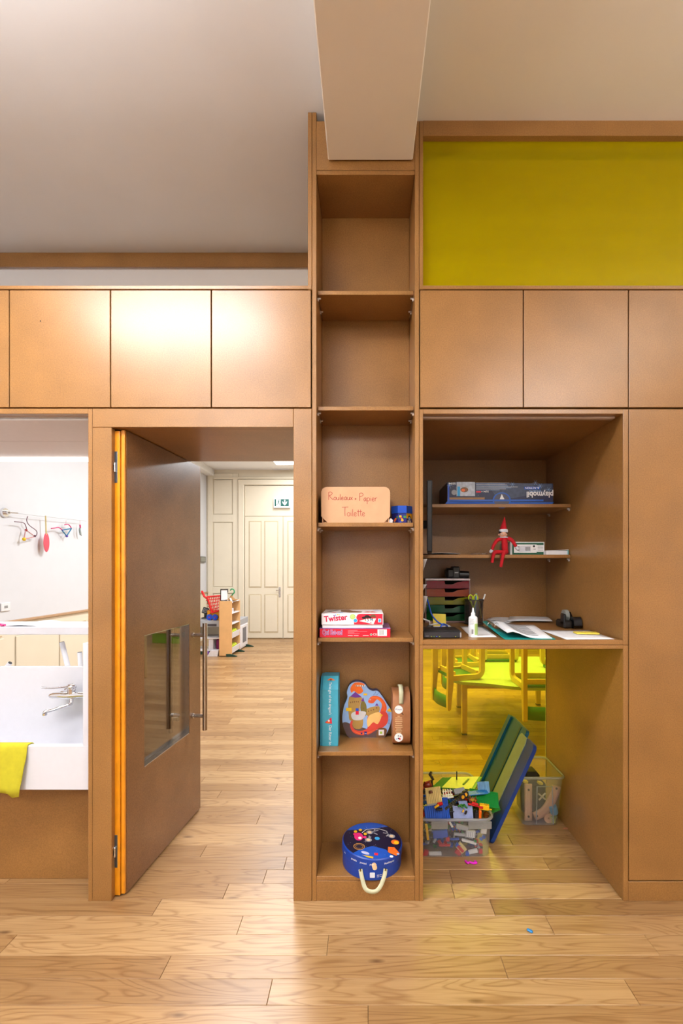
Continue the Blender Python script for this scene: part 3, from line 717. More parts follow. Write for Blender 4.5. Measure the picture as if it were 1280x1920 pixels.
# white tubes standing in the gap below the slab (rims dark), they stand on the trough back ledge
led = thing('back_counter', 'low white counter behind the trough carrying paper rolls', 'counter', (-1.9, 2.6, 0.5))
part('counter_top', SOLIDW, led, (XL, XR, ty1+0.002, 2.84, 0.83, 0.85), b=0.002)
part('counter_front', SOLIDW, led, (XL, XR, ty1+0.002, ty1+0.02, 0.5, 0.83), b=0.001)
part('counter_foot', SOLIDW, led, (XL, XR, 2.82, 2.84, 0, 0.83), b=0.001)
for lab, p0, p1, r in (('long white paper roll leaning below the slab', W(130, 1262, 2.66), W(116, 1204, 2.66), 0.014), ('short white paper roll at the right end of the gap', W(152, 1262, 2.62), W(149.5, 1223, 2.62), 0.013),
                    ('white paper roll tipped over, only its dark end showing', W(6, 1258, 2.60), W(19, 1243, 2.60), 0.012)):
    t = thing('paper_roll', lab, 'roll', (p0.x, p0.y, 0.852), group='paper rolls in the wash niche')
    p0 = p0.copy(); d = (p1-p0).normalized(); p0 = p1-d*((p1.z-0.868)/max(0.3, d.z))
    MB(PAPER).cyl(p0, p1, r, seg=16).build('paper_tube', t, smooth=40)
    MB(BLACKP).cyl(p1-d*0.001, p1+d*0.002, r*0.86, seg=16).build('tube_end', t)

# ------------------------------------------------------------------ crafts hanging on a wire along the next room's left wall
XW = -3.37
def wy(px): return 3.37*FOC/(CX-px)
def WL(px, py, off=0.05):
    y = (3.37-off)*FOC/(CX-px); return Vector((XW+off, y, EYE-(py-CY)/FOC*y))
wr = thing('hanging_wire', 'thin wire on a round wall anchor holding childrens crafts', 'wire', WL(18, 962, 0.0))
a0 = WL(18, 961, 0.055)
MB(CHROME).cyl((XW, a0.y, a0.z), (XW+0.02, a0.y, a0.z), 0.045, 0.04, seg=18).cyl((XW+0.02, a0.y, a0.z), (XW+0.05, a0.y, a0.z), 0.018, seg=12).build('wall_anchor', wr, smooth=40)
MB(STEEL).cyl(a0, WL(33, 962, 0.055), 0.007, seg=8).build('tensioner', wr)
MB(mat('thin_wire', (150, 150, 150), 0.3, 0.8)).tube([a0, WL(86, 969, 0.055), WL(162, 977, 0.055)], 0.0022, 6).build('wire', wr)
def craft(name, label, strokes, extra=None):
    p = WL(*strokes[0][0][0], 0.05); t = thing(name, label, 'craft', p, group='crafts hung on the wire')
    for nm, m, r, pts in [(s[3], s[1], s[2], s[0]) for s in strokes]:
        MB(m).tube(smooth_path([tuple(WL(x, y, 0.05)) for x, y in pts], 4) if len(pts) > 2 else [WL(x, y, 0.05) for x, y in pts], r, 8).build(nm, t, smooth=60)
    for (px, py, m, r) in (extra or []): MB(m).ball(WL(px, py, 0.05), r).build('bead', t, smooth=60)
STICK = mat('pink_stick', (206, 150, 150), 0.6); YAR = mat('dark_yarn', (110, 70, 80), 0.9); TEAL = mat('teal_stick', (20, 120, 160), 0.6); MAG = mat('magenta_yarn', (206, 40, 110), 0.9)
PURP = mat('purple_bead', (80, 60, 170), 0.5); YELB = mat('yellow_bead', (230, 196, 20), 0.5); REDC = mat('red_card', (214, 84, 100), 0.7); TAN = mat('tan_stick', (206, 186, 120), 0.6)
craft('stick_triangle', 'pale pink stick triangle with a yellow bead, nearest the wall anchor', [
    ([(48, 994), (45, 1011)], STICK, 0.005, 'stick'), ([(45, 1011), (66, 1006)], STICK, 0.005, 'stick'), ([(66, 1006), (49, 994)], STICK, 0.004, 'stick'),
    ([(27, 978), (43, 980), (48, 985), (50, 994)], YAR, 0.0035, 'yarn'), ([(52, 968), (50, 976), (55, 985), (68, 995), (69, 1002), (66, 1006)], YAR, 0.0035, 'yarn')],
    [(45, 1011, YELB, 0.017), (49, 994, mat('red_bead', (170, 70, 70), 0.6), 0.013), (65, 1005, mat('plum_bead', (90, 50, 70), 0.6), 0.012)])
craft('stick_triangle', 'teal stick triangle with magenta yarn, between lollipop craft and niche edge', [
    ([(116, 994), (125, 1005)], TEAL, 0.006, 'stick'), ([(125, 1005), (134, 991)], TEAL, 0.006, 'stick'), ([(134, 991), (116, 994)], TEAL, 0.006, 'stick'),
    ([(96, 991), (103, 990), (110, 989), (117, 994)], MAG, 0.005, 'yarn'), ([(121, 984), (127, 983), (131, 986), (134, 991)], MAG, 0.005, 'yarn'), ([(123, 984), (124, 976)], STICK, 0.002, 'loop')], [(125, 1005, PURP, 0.014), (117, 994, PURP, 0.01)])
t = thing('paper_lollipop', 'red oval card on a tan stick hanging from the wire', 'craft', WL(86, 1034, 0.06), group='crafts hung on the wire')
MB(TAN).tube([WL(85.5, 967, 0.06), WL(86.5, 1003, 0.06)], 0.006, 8).build('stick', t)
ce = WL(87, 1017, 0.06)
MB(REDC).ball(ce, (0.006, 0.045, 0.10), 20, 12).build('oval_card', t, smooth=60)
craft('feather_craft', 'small grey feather craft with pink tip beside the niche edge', [([(150, 984), (150.5, 990)], MAG, 0.008, 'tip'), ([(150, 990), (149.5, 995), (151, 1003)], mat('grey_feather', (150, 160, 158), 0.8), 0.010, 'feather'), ([(150.5, 992), (152.5, 1005)], mat('grey_feather', (150, 160, 158), 0.8), 0.005, 'feather'), ([(150, 976), (150, 985)], STICK, 0.002, 'loop')])
so = WL(9, 1138, 0.0)
t = thing('wall_socket', 'white wall socket low on the white wall beyond the niche', 'socket', so)
MB(mat('socket_white', (232, 232, 234), 0.4)).box(XW, XW+0.012, so.y-0.055, so.y+0.055, so.z-0.04, so.z+0.04, b=0.004).build('cover_plate', t)
MB(mat('socket_grey', (150, 150, 150), 0.5)).box(XW+0.0115, XW+0.0135, so.y-0.02, so.y+0.02, so.z-0.012, so.z+0.012).build('socket_insert', t)
sw = WL(379, 1049, 0.0)
t = thing('wall_switch', 'dark grey switch box on the white wall left of the panelling', 'switch', sw)
MB(mat('switch_grey', (96, 98, 92), 0.45)).box(XW, XW+0.04, sw.y-0.22, sw.y+0.10, sw.z-0.06, sw.z+0.06, b=0.006).build('switch_box', t)
MB(mat('switch_face', (140, 142, 132), 0.45)).box(XW+0.0395, XW+0.044, sw.y-0.18, sw.y+0.06, sw.z-0.045, sw.z+0.045, b=0.002).build('rocker', t)

# ------------------------------------------------------------------ bookcase contents
CARD = mat('cardboard', (205, 160, 122), 0.75, var=0.04, scale=20)
REDINK = mat('red_ink', (170, 52, 44), 0.7)
z = SHZ[2]; Yb = 2.05
x0, x1, zt_ = W(602, 0, Yb).x, W(731, 0, Yb).x, W(0, 913, Yb).z
t = thing('cardboard_box', 'open cardboard box with red handwriting on the bookcase', 'box', ((x0+x1)/2, 2.12, z))
hh = zt_-z
fp = rrect(x0, z, x1, zt_, 0.025)
fp = [p for p in fp if p[1] > z+0.035]+[(x0, z+0.030), (x0+0.030, z+0.0005), (x1-0.030, z+0.0005), (x1, z+0.030)]
MB(CARD).prism(fp, (0, Yb, 0), (1,0,0), (0,0,1), (0, 0.006, 0)).build('front_flap', t)
MB(CARD).box(x0+0.004, x0+0.009, Yb+0.006, BB-0.006, z, zt_-0.012).box(x1-0.009, x1-0.004, Yb+0.006, BB-0.006, z, zt_-0.012).box(x0+0.009, x1-0.009, BB-0.012, BB-0.006, z, zt_-0.012).box(x0+0.009, x1-0.009, Yb+0.006, BB-0.012, z+0.0003, z+0.005).build('box_body', t)
MB(PAPER).prism([(x1-0.016, z), (x1+0.012, z), (x1+0.012, z+0.016), (x1+0.004, z+0.024)], (0, Yb+0.012, 0), (1,0,0), (0,0,1), (0, 0.004, 0)).build('torn_paper', t)
pr = Print((x0, Yb, z), (1,0,0), (0,0,1), 0.0005)
s = Yb/FOC
GL = {'R': [[(0,0),(0,1.5)],[(0,1.45),(.35,1.55),(.65,1.3),(.5,1.0),(0,.8)],[(.1,.8),(.45,.4),(.9,0)]], 'P': [[(0,0),(0,1.5)],[(0,1.45),(.4,1.55),(.7,1.25),(.5,.95),(0,.8)]],
      'T': [[(-.2,1.5),(.9,1.55)],[(.35,1.5),(.3,.8),(.35,0)]], 'o': [[(.3,.8),(.05,.55),(.1,.1),(.4,0),(.6,.3),(.55,.65),(.3,.8)]], 'u': [[(0,.8),(.02,.25),(.25,0),(.5,.2),(.55,.8)],[(.55,.8),(.6,0)]],
      'l': [[(.1,1.5),(.1,.15),(.25,0)]], 'e': [[(.05,.4),(.5,.45),(.45,.72),(.25,.8),(.05,.5),(.1,.12),(.35,0),(.6,.12)]], 'a': [[(.55,.7),(.3,.8),(.05,.45),(.15,.05),(.4,.1),(.55,.6)],[(.55,.8),(.58,.1),(.68,0)]],
      'x': [[(0,.8),(.55,0)],[(.55,.8),(0,0)]], '+': [[(0,.35),(.6,.35)],[(.3,.65),(.3,.05)]], 'p': [[(0,.8),(0,-.7)],[(0,.65),(.35,.82),(.6,.45),(.4,.05),(0,.1)]], 'i': [[(.1,.8),(.12,0)],[(.08,1.05),(.14,1.12)]],
      'r': [[(0,.8),(.03,0)],[(.03,.5),(.25,.78),(.5,.75)]], 't': [[(.2,1.4),(.2,.2),(.4,0)],[(-.05,.95),(.5,.98)]]}
GA = {'R': .95, 'P': .8, 'T': .8, 'o': .75, 'u': .78, 'l': .38, 'e': .75, 'a': .82, 'x': .7, '+': .7, 'p': .75, 'i': .35, 'r': .6, 't': .52}
def hand(txt, px, py, size):
    x_ = (px-602)*s; y_ = (977-py)*s; k_ = size*s
    for ch in txt:
        if ch == ' ': x_ += 0.7*k_; continue
        for st_ in GL[ch]:
            pts = [(x_+a_*k_, y_+b_*k_) for a_, b_ in st_]; pr.stroke(smooth_path(pts, 3) if len(pts) > 2 else pts, 0.0022, REDINK)
        x_ += GA[ch]*k_
pr.step = 0.0
hand('R', 616, 934, 10); hand('ouleaux', 625.5, 934, 7.3); hand('+', 664.5, 934, 6.0); hand('P', 674, 935.5, 9.5); hand('apier', 681.5, 936, 8.0)
hand('T', 643, 964, 11.0); hand('oilette', 650.5, 964, 8.6)
pr.build('handwriting', t)

BLU = mat('print_blue', (14, 80, 200), 0.35); DBLU = mat('print_dark_blue', (20, 30, 120), 0.35); YEL = mat('print_yellow', (240, 190, 30), 0.4); WHT = mat('print_white', (240, 240, 240), 0.4)
REDP = mat('print_red', (222, 30, 60), 0.4); BLK = mat('print_black', (26, 24, 26), 0.4); GRNP = mat('print_green', (60, 150, 70), 0.4); ORG = mat('print_orange', (238, 110, 36), 0.4); BRN = mat('print_brown', (120, 82, 50), 0.5); SKIN = mat('print_beige', (232, 196, 150), 0.5)
LBL_ = mat('print_light_blue', (150, 185, 235), 0.4); PPL = mat('print_purple', (110, 50, 150), 0.4); PNKP = mat('print_pink', (226, 40, 120), 0.4); LIME = mat('print_lime', (160, 200, 60), 0.4); GREY = mat('print_grey', (150, 150, 156), 0.5); CYAN = mat('print_cyan', (40, 160, 220), 0.4)
# octagonal tin
cx_, cy_, r_ = W(752.5, 0, 2.13).x, 2.135, 0.050
t = thing('octagonal_box', 'small blue octagonal box with colourful picture sides beside the cardboard box', 'box', (cx_, cy_, z))
oct_ = [(r_*math.cos(PI/8+k*PI/4), r_*math.sin(PI/8+k*PI/4)) for k in range(8)]
MB(DBLU).prism(oct_, (cx_, cy_, z), (1,0,0), (0,1,0), (0,0,0.052)).build('box_body', t)
MB(BLU).prism([(a*1.05, b*1.05) for a, b in oct_], (cx_, cy_, z+0.050), (1,0,0), (0,1,0), (0,0,0.034)).build('lid', t)
for k, cols in ((4, (ORG, PPL, WHT, GRNP, REDP)), (5, (REDP, BLU, GRNP, YEL, PPL)), (6, (YEL, BLK, WHT, BLU, LBL_))):
    a = Vector((oct_[k][0]+cx_, oct_[k][1]+cy_, z)); b_ = Vector((oct_[(k+1) % 8][0]+cx_, oct_[(k+1) % 8][1]+cy_, z))
    u = b_-a; ln = u.length
    pr = Print(a, u, (0,0,1), 0.0005)
    if k == 6:
        pr.rect(0, 0.026, ln, 0.05, YEL); pr.disc(ln*0.55, 0.029, 0.011, BLK); pr.disc(ln*0.55, 0.026, 0.008, LBL_); pr.rect(ln*0.2, 0, ln*0.8, 0.017, WHT); pr.rect(ln*0.5, 0, ln*0.62, 0.017, GREY)
    else:
        for q_ in range(9):
            xx, yy = R.uniform(0.0, ln*0.8), R.uniform(0.004, 0.038)
            pr.rect(xx, yy, min(ln, xx+R.uniform(0.004, 0.012)), yy+R.uniform(0.003, 0.010), cols[q_ % 5])
        pr.disc(ln*0.5, 0.017, 0.006, cols[3 if k == 5 else 0])
    pr.build('picture_print', t)

# game boxes
z = SHZ[3]; Yg = 2.045
def gx(px, Y=Yg): return W(px, 0, Y).x
x0, x1 = gx(599), gx(731.5); h1 = (1196-1178.5)*Yg/FOC
t = thing('board_game_box', 'flat red board game box reading Qui Est-ce, lowest of the two', 'game box', ((x0+x1)/2, 2.14, z), group='board games on the bookcase')
MB(mat('game_red', (226, 24, 52), 0.35)).box(x0, x1, Yg, BB-0.005, z+0.0004, z+h1*0.93, b=0.001).build('box_base', t)
MB(mat('game_top', (150, 110, 170), 0.4, var=0.3, scale=25)).box(x0-0.001, x1+0.001, Yg-0.001, BB-0.004, z+h1*0.93, z+h1, b=0.001).build('lid', t)
s = Yg/FOC
pr = Print((x0, Yg, z), (1,0,0), (0,0,1), 0.0014)
def gp(px, py): return ((px-599)*s, (1196-py)*s)
for bo, m_ in ((0.085, DBLU), (0.055, LBL_), (0.012, REDP)): pr.text('Qui Est-ce?', *gp(604, 1190.3), 12.5*s, m_, bold=bo, xs=0.66)
for i, wd in enumerate((18, 36, 12, 22)): pr.rect(*gp(652, 1183.2+i*1.9), *gp(652+wd, 1182.4+i*1.9), mat('print_pale_pink', (240, 130, 140), 0.5))
for a, c in ((652, 661), (663, 672), (680, 691)): pr.rect(*gp(a, 1192.7), *gp(c, 1191.8), WHT)
pr.disc(*gp(695.5, 1190.3), 2.0*s, WHT); pr.disc(*gp(695.5, 1190.3), 1.3*s, GRNP)
pr.text('CE', *gp(699, 1192), 6*s, WHT, bold=0.01, width=7*s)
pr.rect(*gp(707.5, 1193), *gp(725, 1180.5), WHT)
for i in range(7): pr.rect(*gp(711+i*1.2, 1191), *gp(711+i*1.2+(0.5 if i % 2 else 0.8), 1182), GREY)
pr.build('printed_front', t)
zq = z+h1; x0, x1 = gx(602.5), gx(718.5); zl = zq+(1178.5-1172.5)*s; zt_ = zq+(1178.5-1151)*s
t = thing('board_game_box', 'white and red board game box reading Twister, on top of the red one', 'game box', ((x0+x1)/2, 2.14, zq), group='board games on the bookcase')
GW = mat('game_white', (238, 236, 242), 0.4)
MB(GW).box(x0+0.003, x1-0.003, Yg+0.004, BB-0.010, zq+0.0003, zl+0.004, b=0.001).build('box_base', t)
MB(GW).box(x0, x1, Yg, BB-0.008, zl, zt_, b=0.0015).build('lid', t)
pr = Print((x0, Yg, zl), (1,0,0), (0,0,1), 0.0006)
def gp(px, py): return ((px-602.5)*s, (1172.5-py)*s)
MAGR = mat('twister_red', (206, 20, 74), 0.4)
pr.poly([gp(663.5, 1171.5), gp(717, 1171.5), gp(717, 1151.5), gp(674, 1151.5), gp(670, 1153), gp(668, 1157), gp(668, 1163), gp(663.5, 1166)], REDP)
pr.text('Twister', *gp(608, 1166.5), 15*s, MAGR, bold=0.03, width=44*s, ang=0.10)
pr.disc(*gp(661, 1157), 5.0*s, LIME); pr.disc(*gp(661, 1157), 4.2*s, mat('print_pale_lime', (196, 220, 130), 0.4)); pr.disc(*gp(666, 1164), 4.0*s, WHT); pr.disc(*gp(666, 1164), 3.3*s, CYAN)
for (a, b_, m) in ((626, 1155, PPL), (629, 1154, CYAN), (632.5, 1153, YEL), (635.5, 1152.8, LIME)): pr.disc(*gp(a, b_), 1.1*s, m)
pr.poly([gp(673, 1165), gp(686, 1161), gp(705, 1160), gp(700, 1171)], WHT)
for (a, b_, w_) in ((682, 1159, 4), (688, 1156.5, 5), (693, 1158, 3), (699, 1155, 5), (702, 1157, 3)): pr.disc(*gp(a, b_), w_*s, BLK if a < 695 else BRN, r2=w_*s*0.55)
for a in (684, 689, 694, 697): pr.stroke([gp(a, 1159), gp(a+1.5, 1165)], 1.2*s, BLK)
for (a, b_, m) in ((685, 1164, YEL), (689, 1166.5, CYAN), (695, 1168, REDP), (696, 1162, CYAN)): pr.disc(*gp(a, b_), 1.1*s, m, r2=0.8*s)
pr.rect(*gp(708.5, 1167.5), *gp(714.5, 1160.5), WHT); pr.rect(*gp(709.5, 1166.5), *gp(713.5, 1161.5), CYAN)
pr.build('printed_front', t)
pr = Print((x0, Yg, zt_), (1,0,0), (0,1,0), 0.0006)
wx, wyy = x1-x0, BB-0.008-Yg
pr.poly([(0.28*wx, 0.85*wyy), (0.42*wx, 0.9*wyy), (0.5*wx, 0.6*wyy), (0.66*wx, 0.45*wyy), (0.64*wx, 0.25*wyy), (0.45*wx, 0.2*wyy), (0.30*wx, 0.4*wyy)], BRN)
pr.poly([(0.05*wx, 0.5*wyy), (0.2*wx, 0.85*wyy), (0.26*wx, 0.8*wyy), (0.12*wx, 0.35*wyy)], GREY)
pr.text('X', 0.68*wx, 0.15*wyy, 0.11, mat('print_dull_red', (206, 90, 90), 0.5), bold=0.03, width=0.07)
for i in range(3): pr.stroke([((0.84+0.03*i)*wx, 0.9*wyy), ((0.9+0.03*i)*wx, 0.6*wyy)], 0.003, LBL_)
pr.disc(0.19*wx, 0.15*wyy, 0.012, REDP); pr.disc(0.3*wx, 0.2*wyy, 0.012, CYAN)
pr.build('printed_top', t)

# blue game box on its side
z = SHZ[4]; yf = 2.10
SKY = mat('sky_blue_box', (70, 172, 200), 0.35)
x0, x1 = W(600, 0, yf).x, W(633.5, 0, yf).x
zf = W(0, 1293, yf).z; zt_ = zf+0.052
t = thing('tall_game_box', 'sky blue puzzle box standing on edge at the left of its shelf', 'game box', ((x0+x1)/2, 2.17, z))
side = [(yf, z+0.0005), (yf, zf), (2.15, zt_), (2.225, zt_), (2.246, zf), (2.246, z+0.0005)]
xm = x0+0.010
MB(mat('sky_blue_base', (50, 150, 184), 0.35)).prism([(a+0.003, b_-0.003 if b_ > z+0.01 else b_) for a, b_ in side], (x0, 0, 0), (0,1,0), (0,0,1), (0.012, 0, 0)).build('box_base', t)
MB(SKY).prism(side, (xm, 0, 0), (0,1,0), (0,0,1), (x1-xm, 0, 0)).build('lid', t)
pr = Print((xm, yf, z), (1,0,0), (0,0,1), 0.0006); s = yf/FOC
def vert(txt, py, size, m, ln): pr.text(txt, (x1-xm)*0.42, (1400-py)*s, size*s, m, bold=0.004, ang=-PI/2, width=ln*s)
vert("ght of the dragon's", 1295, 7.0, WHT, 46); vert('Der Ritter bo', 1361, 7.5, WHT, 37)
pr.poly([((x1-xm)*0.15, (1359-1357)*s+0.105*0+ (1400-1357-2)*s*0+0.104), ((x1-xm)*0.62, 0.104), ((x1-xm)*0.58, 0.134)], REDP); pr.disc((x1-xm)*0.38, 0.110, 0.009, ORG, 0.005); pr.disc((x1-xm)*0.42, 0.118, 0.005, WHT)
pr.build('printed_spine', t)
u2 = Vector((1,0,0)); v2 = Vector((0, 2.15-yf, zt_-zf)); l2 = v2.length
pr = Print((xm, yf, zf), u2, v2, 0.0006)
pr.text('The kni', (x1-xm)*0.42, l2*0.52, 0.017, WHT, bold=0.004, ang=-PI/2, width=l2*0.5); pr.poly([((x1-xm)*0.25, l2*0.66), ((x1-xm)*0.8, l2*0.66), ((x1-xm)*0.5, l2*0.85)], ORG); pr.disc((x1-xm)*0.5, l2*0.70, 0.006, BRN, 0.004)
pr.build('printed_spine', t)

# dragon puzzle: shaped box with picture
yf = 2.205; s = yf/FOC; z = SHZ[4]
ox = W(641, 0, yf).x
def dp(zx, zy): return ((zx/12.8-1.0)*s, (1383.5-(1265+zy/12.8))*s)
outl = [(30,1180),(20,1010),(60,760),(140,560),(130,420),(190,260),(300,185),(440,180),(560,230),(640,340),(740,395),(860,395),(960,500),(1090,700),(1190,860),(1205,1000),(1170,1210),(1080,1420),(1010,1510),(700,1515),(400,1515),(190,1512),(90,1370)]
outp = smooth_loop([dp(*p) for p in outl], 4)
outp = [(a, max(0.0005, b_)) for a, b_ in outp]
t = thing('shaped_puzzle_box', 'cloud shaped puzzle box with an orange dragon and castle picture', 'game box', (ox+0.12, 2.225, z))
MB(mat('puzzle_navy', (58, 62, 110), 0.4)).prism(outp, (ox, yf+0.001, z), (1,0,0), (0,0,1), (0, 0.040, 0)).build('box_body', t)
pr = Print((ox, yf+0.001, z), (1,0,0), (0,0,1), 0.0006)
P_ = lambda L, m, sm=4: pr.poly(smooth_loop([dp(*p) for p in L], sm) if sm else [dp(*p) for p in L], m)
P_(outl, LBL_)
P_([(30,1180),(110,1150),(260,1200),(700,1330),(900,1330),(1050,1300),(1075,1420),(1005,1508),(600,1512),(195,1510),(90,1370)], mat('print_rock', (92, 72, 74), 0.5))
P_([(185,540),(480,540),(455,700),(440,900),(520,1100),(480,1290),(300,1290),(240,1120),(180,1050)], mat('print_stone', (176, 138, 72), 0.5), 3)
P_([(600,830),(890,760),(900,900),(760,1000),(600,980)], mat('print_stone', (176, 138, 72), 0.5), 3)
P_([(480,640),(540,640),(600,760),(590,980),(500,1000),(450,800)], mat('print_stone_dark', (122, 108, 48), 0.5), 3)
P_([(210,530),(330,420),(485,545),(330,560)], PPL, 0); P_([(470,640),(520,550),(550,650)], PPL, 0); P_([(800,750),(850,690),(890,755)], PPL, 0)
P_([(215,330),(300,210),(430,190),(560,240),(480,300),(520,400),(420,470),(300,400),(240,440)], ORG)
pr.rect(*dp(345, 290), *dp(560, 258), WHT)
for i in range(4): pr.rect(*dp(352+i*55, 286), *dp(378+i*55, 264), BLK)
P_([(640,640),(700,540),(820,515),(950,560),(1060,700),(1080,850),(1000,960),(930,900),(970,760),(940,640),(860,590),(760,690),(660,680)], mat('print_dragon', (226, 92, 50), 0.4))
P_([(930,900),(1050,890),(1120,1000),(1090,1180),(960,1290),(840,1330),(650,1440),(420,1450),(270,1380),(205,1240),(220,1130),(270,1115),(260,1230),(330,1330),(480,1350),(620,1290),(610,1130),(640,1000),(760,950)], mat('print_dragon_low', (218, 72, 60), 0.4))
P_([(730,950),(900,905),(960,1000),(870,1190),(760,1150),(640,1260),(610,1130),(650,1010)], mat('print_belly', (246, 196, 120), 0.4))
P_([(235,950),(330,890),(560,890),(580,960),(500,1080),(330,1100),(250,1050)], mat('print_pale_grey', (206, 204, 206), 0.5))
for (a, b_) in ((210, 690), (255, 680), (300, 675), (345, 670), (390, 672), (640, 900), (700, 880), (760, 860), (830, 820), (520, 830)): pr.rect(*dp(a, b_), *dp(a+22, b_-34), BRN)
P_([(700,560),(820,530),(930,580),(1020,700),(1040,820),(1000,760),(930,650),(820,580)], ORG, 3)
P_([(260,1330),(420,1400),(640,1390),(820,1310),(640,1420),(420,1430)], ORG, 3)
pr.disc(*dp(690, 600), 0.0035, WHT); pr.disc(*dp(690, 600), 0.002, BLK); pr.disc(*dp(960, 980), 0.005, YEL)
pr.rect(*dp(340, 965), *dp(415, 880), REDP); pr.rect(*dp(340, 880), *dp(410, 810), BLU); pr.rect(*dp(110, 880), *dp(240, 800), YEL); pr.rect(*dp(530, 500), *dp(615, 455), YEL)
P_([(1080,880),(1160,800),(1200,900)], YEL, 0)
P_([(890,1290),(1075,1300),(1060,1450),(960,1510),(830,1500),(850,1400)], BRN, 3)
pr.rect(*dp(890, 1460), *dp(1020, 1325), WHT); pr.rect(*dp(922, 1425), *dp(975, 1370), LIME)
pr.rect(*dp(545, 1450), *dp(610, 1370), DBLU); pr.disc(*dp(482, 1412), 0.0045, DBLU); pr.text('36', *dp(550, 1430), 0.009, WHT, width=0.0095)
for i in range(8): pr.stroke([dp(1110, 950+i*32), dp(1160, 935+i*34)], 0.0012, PPL)
for a in (800, 880): pr.stroke([dp(a-40, 500), dp(a+10, 440), dp(a+20, 400)], 0.001, DBLU)
pr.build('picture_print', t)

# brown round case on edge
yf = 2.085; x0, x1 = W(736.5, 0, yf).x, W(769, 0, yf).x; z = SHZ[4]
BRC = mat('copper_case', (168, 112, 72), 0.4, var=0.06)
t = thing('round_puzzle_case', 'brown round puzzle case standing on edge with cream handle strap', 'game box', ((x0+x1)/2, 2.17, z))
ht = W(0, 1300, yf).z-z; yc, rz_ = (yf+2.247)/2, ht/2; ry_ = (2.247-yf)/2
prof = [(yc+ry_*0.999*(abs(math.cos(a))**0.55)*(1 if math.cos(a) > 0 else -1), z+rz_+rz_*(abs(math.sin(a))**0.7)*(1 if math.sin(a) > 0 else -1)) for a in (2*PI*k/40 for k in range(40))]
xm = x0+(x1-x0)*0.62
MB(BRC).prism(prof, (x0, 0, 0), (0,1,0), (0,0,1), (xm-x0, 0, 0)).build('box_body', t, smooth=40)
MB(BRC).prism([(yc+(a-yc)*1.02, z+rz_+(b_-z-rz_)*1.015+0.0018) for a, b_ in prof], (xm, 0, 0), (0,1,0), (0,0,1), (x1-xm, 0, 0)).build('lid', t, smooth=40)
STRAP = mat('cream_strap', (206, 206, 172), 0.7)
xs_ = x0+(x1-x0)*0.47
MB(STRAP).sheet([[(xs_-0.010+0.020*j, yy, zz) for j in (0, 1)] for yy, zz in smooth_path([(yf+0.004, z+ht*0.80), (yf-0.003, z+ht*0.90), (yf-0.003, z+ht*1.02), (yf+0.02, z+ht*1.085), (yf+0.07, z+ht*1.09), (yf+0.11, z+ht*1.02)], 4)]).build('handle_strap', t, smooth=60, solid=0.003)
pr = Print((x0, yf, z), (1,0,0), (0,0,1), 0.0007); wdt = x1-x0
pr.disc(wdt*0.33, ht*0.70, wdt*0.24, WHT); pr.text('Pouic', wdt*0.14, ht*0.69, 0.010, DBLU, width=wdt*0.38); pr.stroke([(wdt*0.50, ht*0.64), (wdt*0.60, ht*0.60)], 0.003, BLK)
for i, wd in enumerate((0.14, 0.38, 0.42, 0.42, 0.36, 0.42, 0.44, 0.30, 0.38, 0.30)): pr.rect(wdt*(0.33-wd/2), ht*(0.585-0.034*i), wdt*(0.33+wd/2), ht*(0.572-0.034*i), SKIN)
pr.disc(wdt*0.33, ht*0.185, wdt*0.25, WHT)
for i in range(7): pr.disc(wdt*0.33+R.uniform(-.15, .15)*wdt, ht*0.185+R.uniform(-.03, .03)*ht, 0.0035, (BLK, REDP, GREY, LBL_)[i % 4])
pr.build('printed_edge', t)

# blue round space case lying on the bottom board
zb = fz(1643.5); cx_, cy_, r_ = W(697, 0, 2.11).x, 2.110, 0.136
SPB = mat('space_blue', (12, 62, 158), 0.32)
t = thing('round_space_case', 'round dark blue space puzzle case with cream strap on the bottom board', 'game box', (cx_, cy_, zb))
hb, hl = 0.062, 0.032
MB(SPB).lathe([(r_, 0.0005), (r_+0.001, 0.01), (r_, hb), (r_-0.004, hb), (r_-0.004, 0.006)], (cx_, cy_, zb), 40, caps=False).lathe([(0.001, 0.004), (r_-0.003, 0.004), (r_-0.003, 0.0041), (0.001, 0.0041)], (cx_, cy_, zb), 40).build('box_body', t, smooth=35)
MB(DARK).lathe([(r_-0.006, hb-0.01), (r_-0.006, hb-0.0098)], (cx_, cy_, zb), 32).build('inner_tray', t)
LTM = TRS((cx_, cy_, zb+hb+0.004), 0.02, 0.055, 0)
ld = MB(SPB).at(LTM).lathe([(r_+0.004, -0.010), (r_+0.005, 0.0), (r_+0.004, hl-0.004), (r_, hl)], (0,0,0), 44).build('lid', t, smooth=35)
o_ = LTM @ Vector((0, 0, hl)); ux = LTM.to_3x3() @ Vector((1,0,0)); uy = LTM.to_3x3() @ Vector((0,1,0))
pr = Print(o_, ux, uy, 0.0005); pr.step = 0.00002
NVY = mat('print_navy_space', (14, 16, 50), 0.3); MBL = mat('print_mid_blue', (20, 84, 190), 0.3)
q_ = r_*0.995
pr.disc(0, 0, q_, NVY, n=44)
pr.poly([(q_*math.cos(a), q_*math.sin(a)) for a in [PI*(0.30+0.55*k/16) for k in range(17)]]+[(-q_*0.5, q_*0.52), (0, q_*0.62), (q_*0.35, q_*0.74)], MBL)
pr.poly([(q_*math.cos(a), q_*math.sin(a)) for a in [PI*(1.28+0.44*k/14) for k in range(15)]]+[(q_*0.45, -q_*0.5), (0, -q_*0.35), (-q_*0.4, -q_*0.55)], MBL)
def SPX(px, py):      # photograph zoom (box 630..760 x 1535..1670 at 9.846) to lid plane
    a = (px-675)/560; b_ = (415-py)/320; return (a*q_, b_*q_)
pr.stroke([SPX(475, 300), SPX(560, 235), SPX(700, 215), SPX(820, 210), SPX(960, 245)], 0.003, WHT)
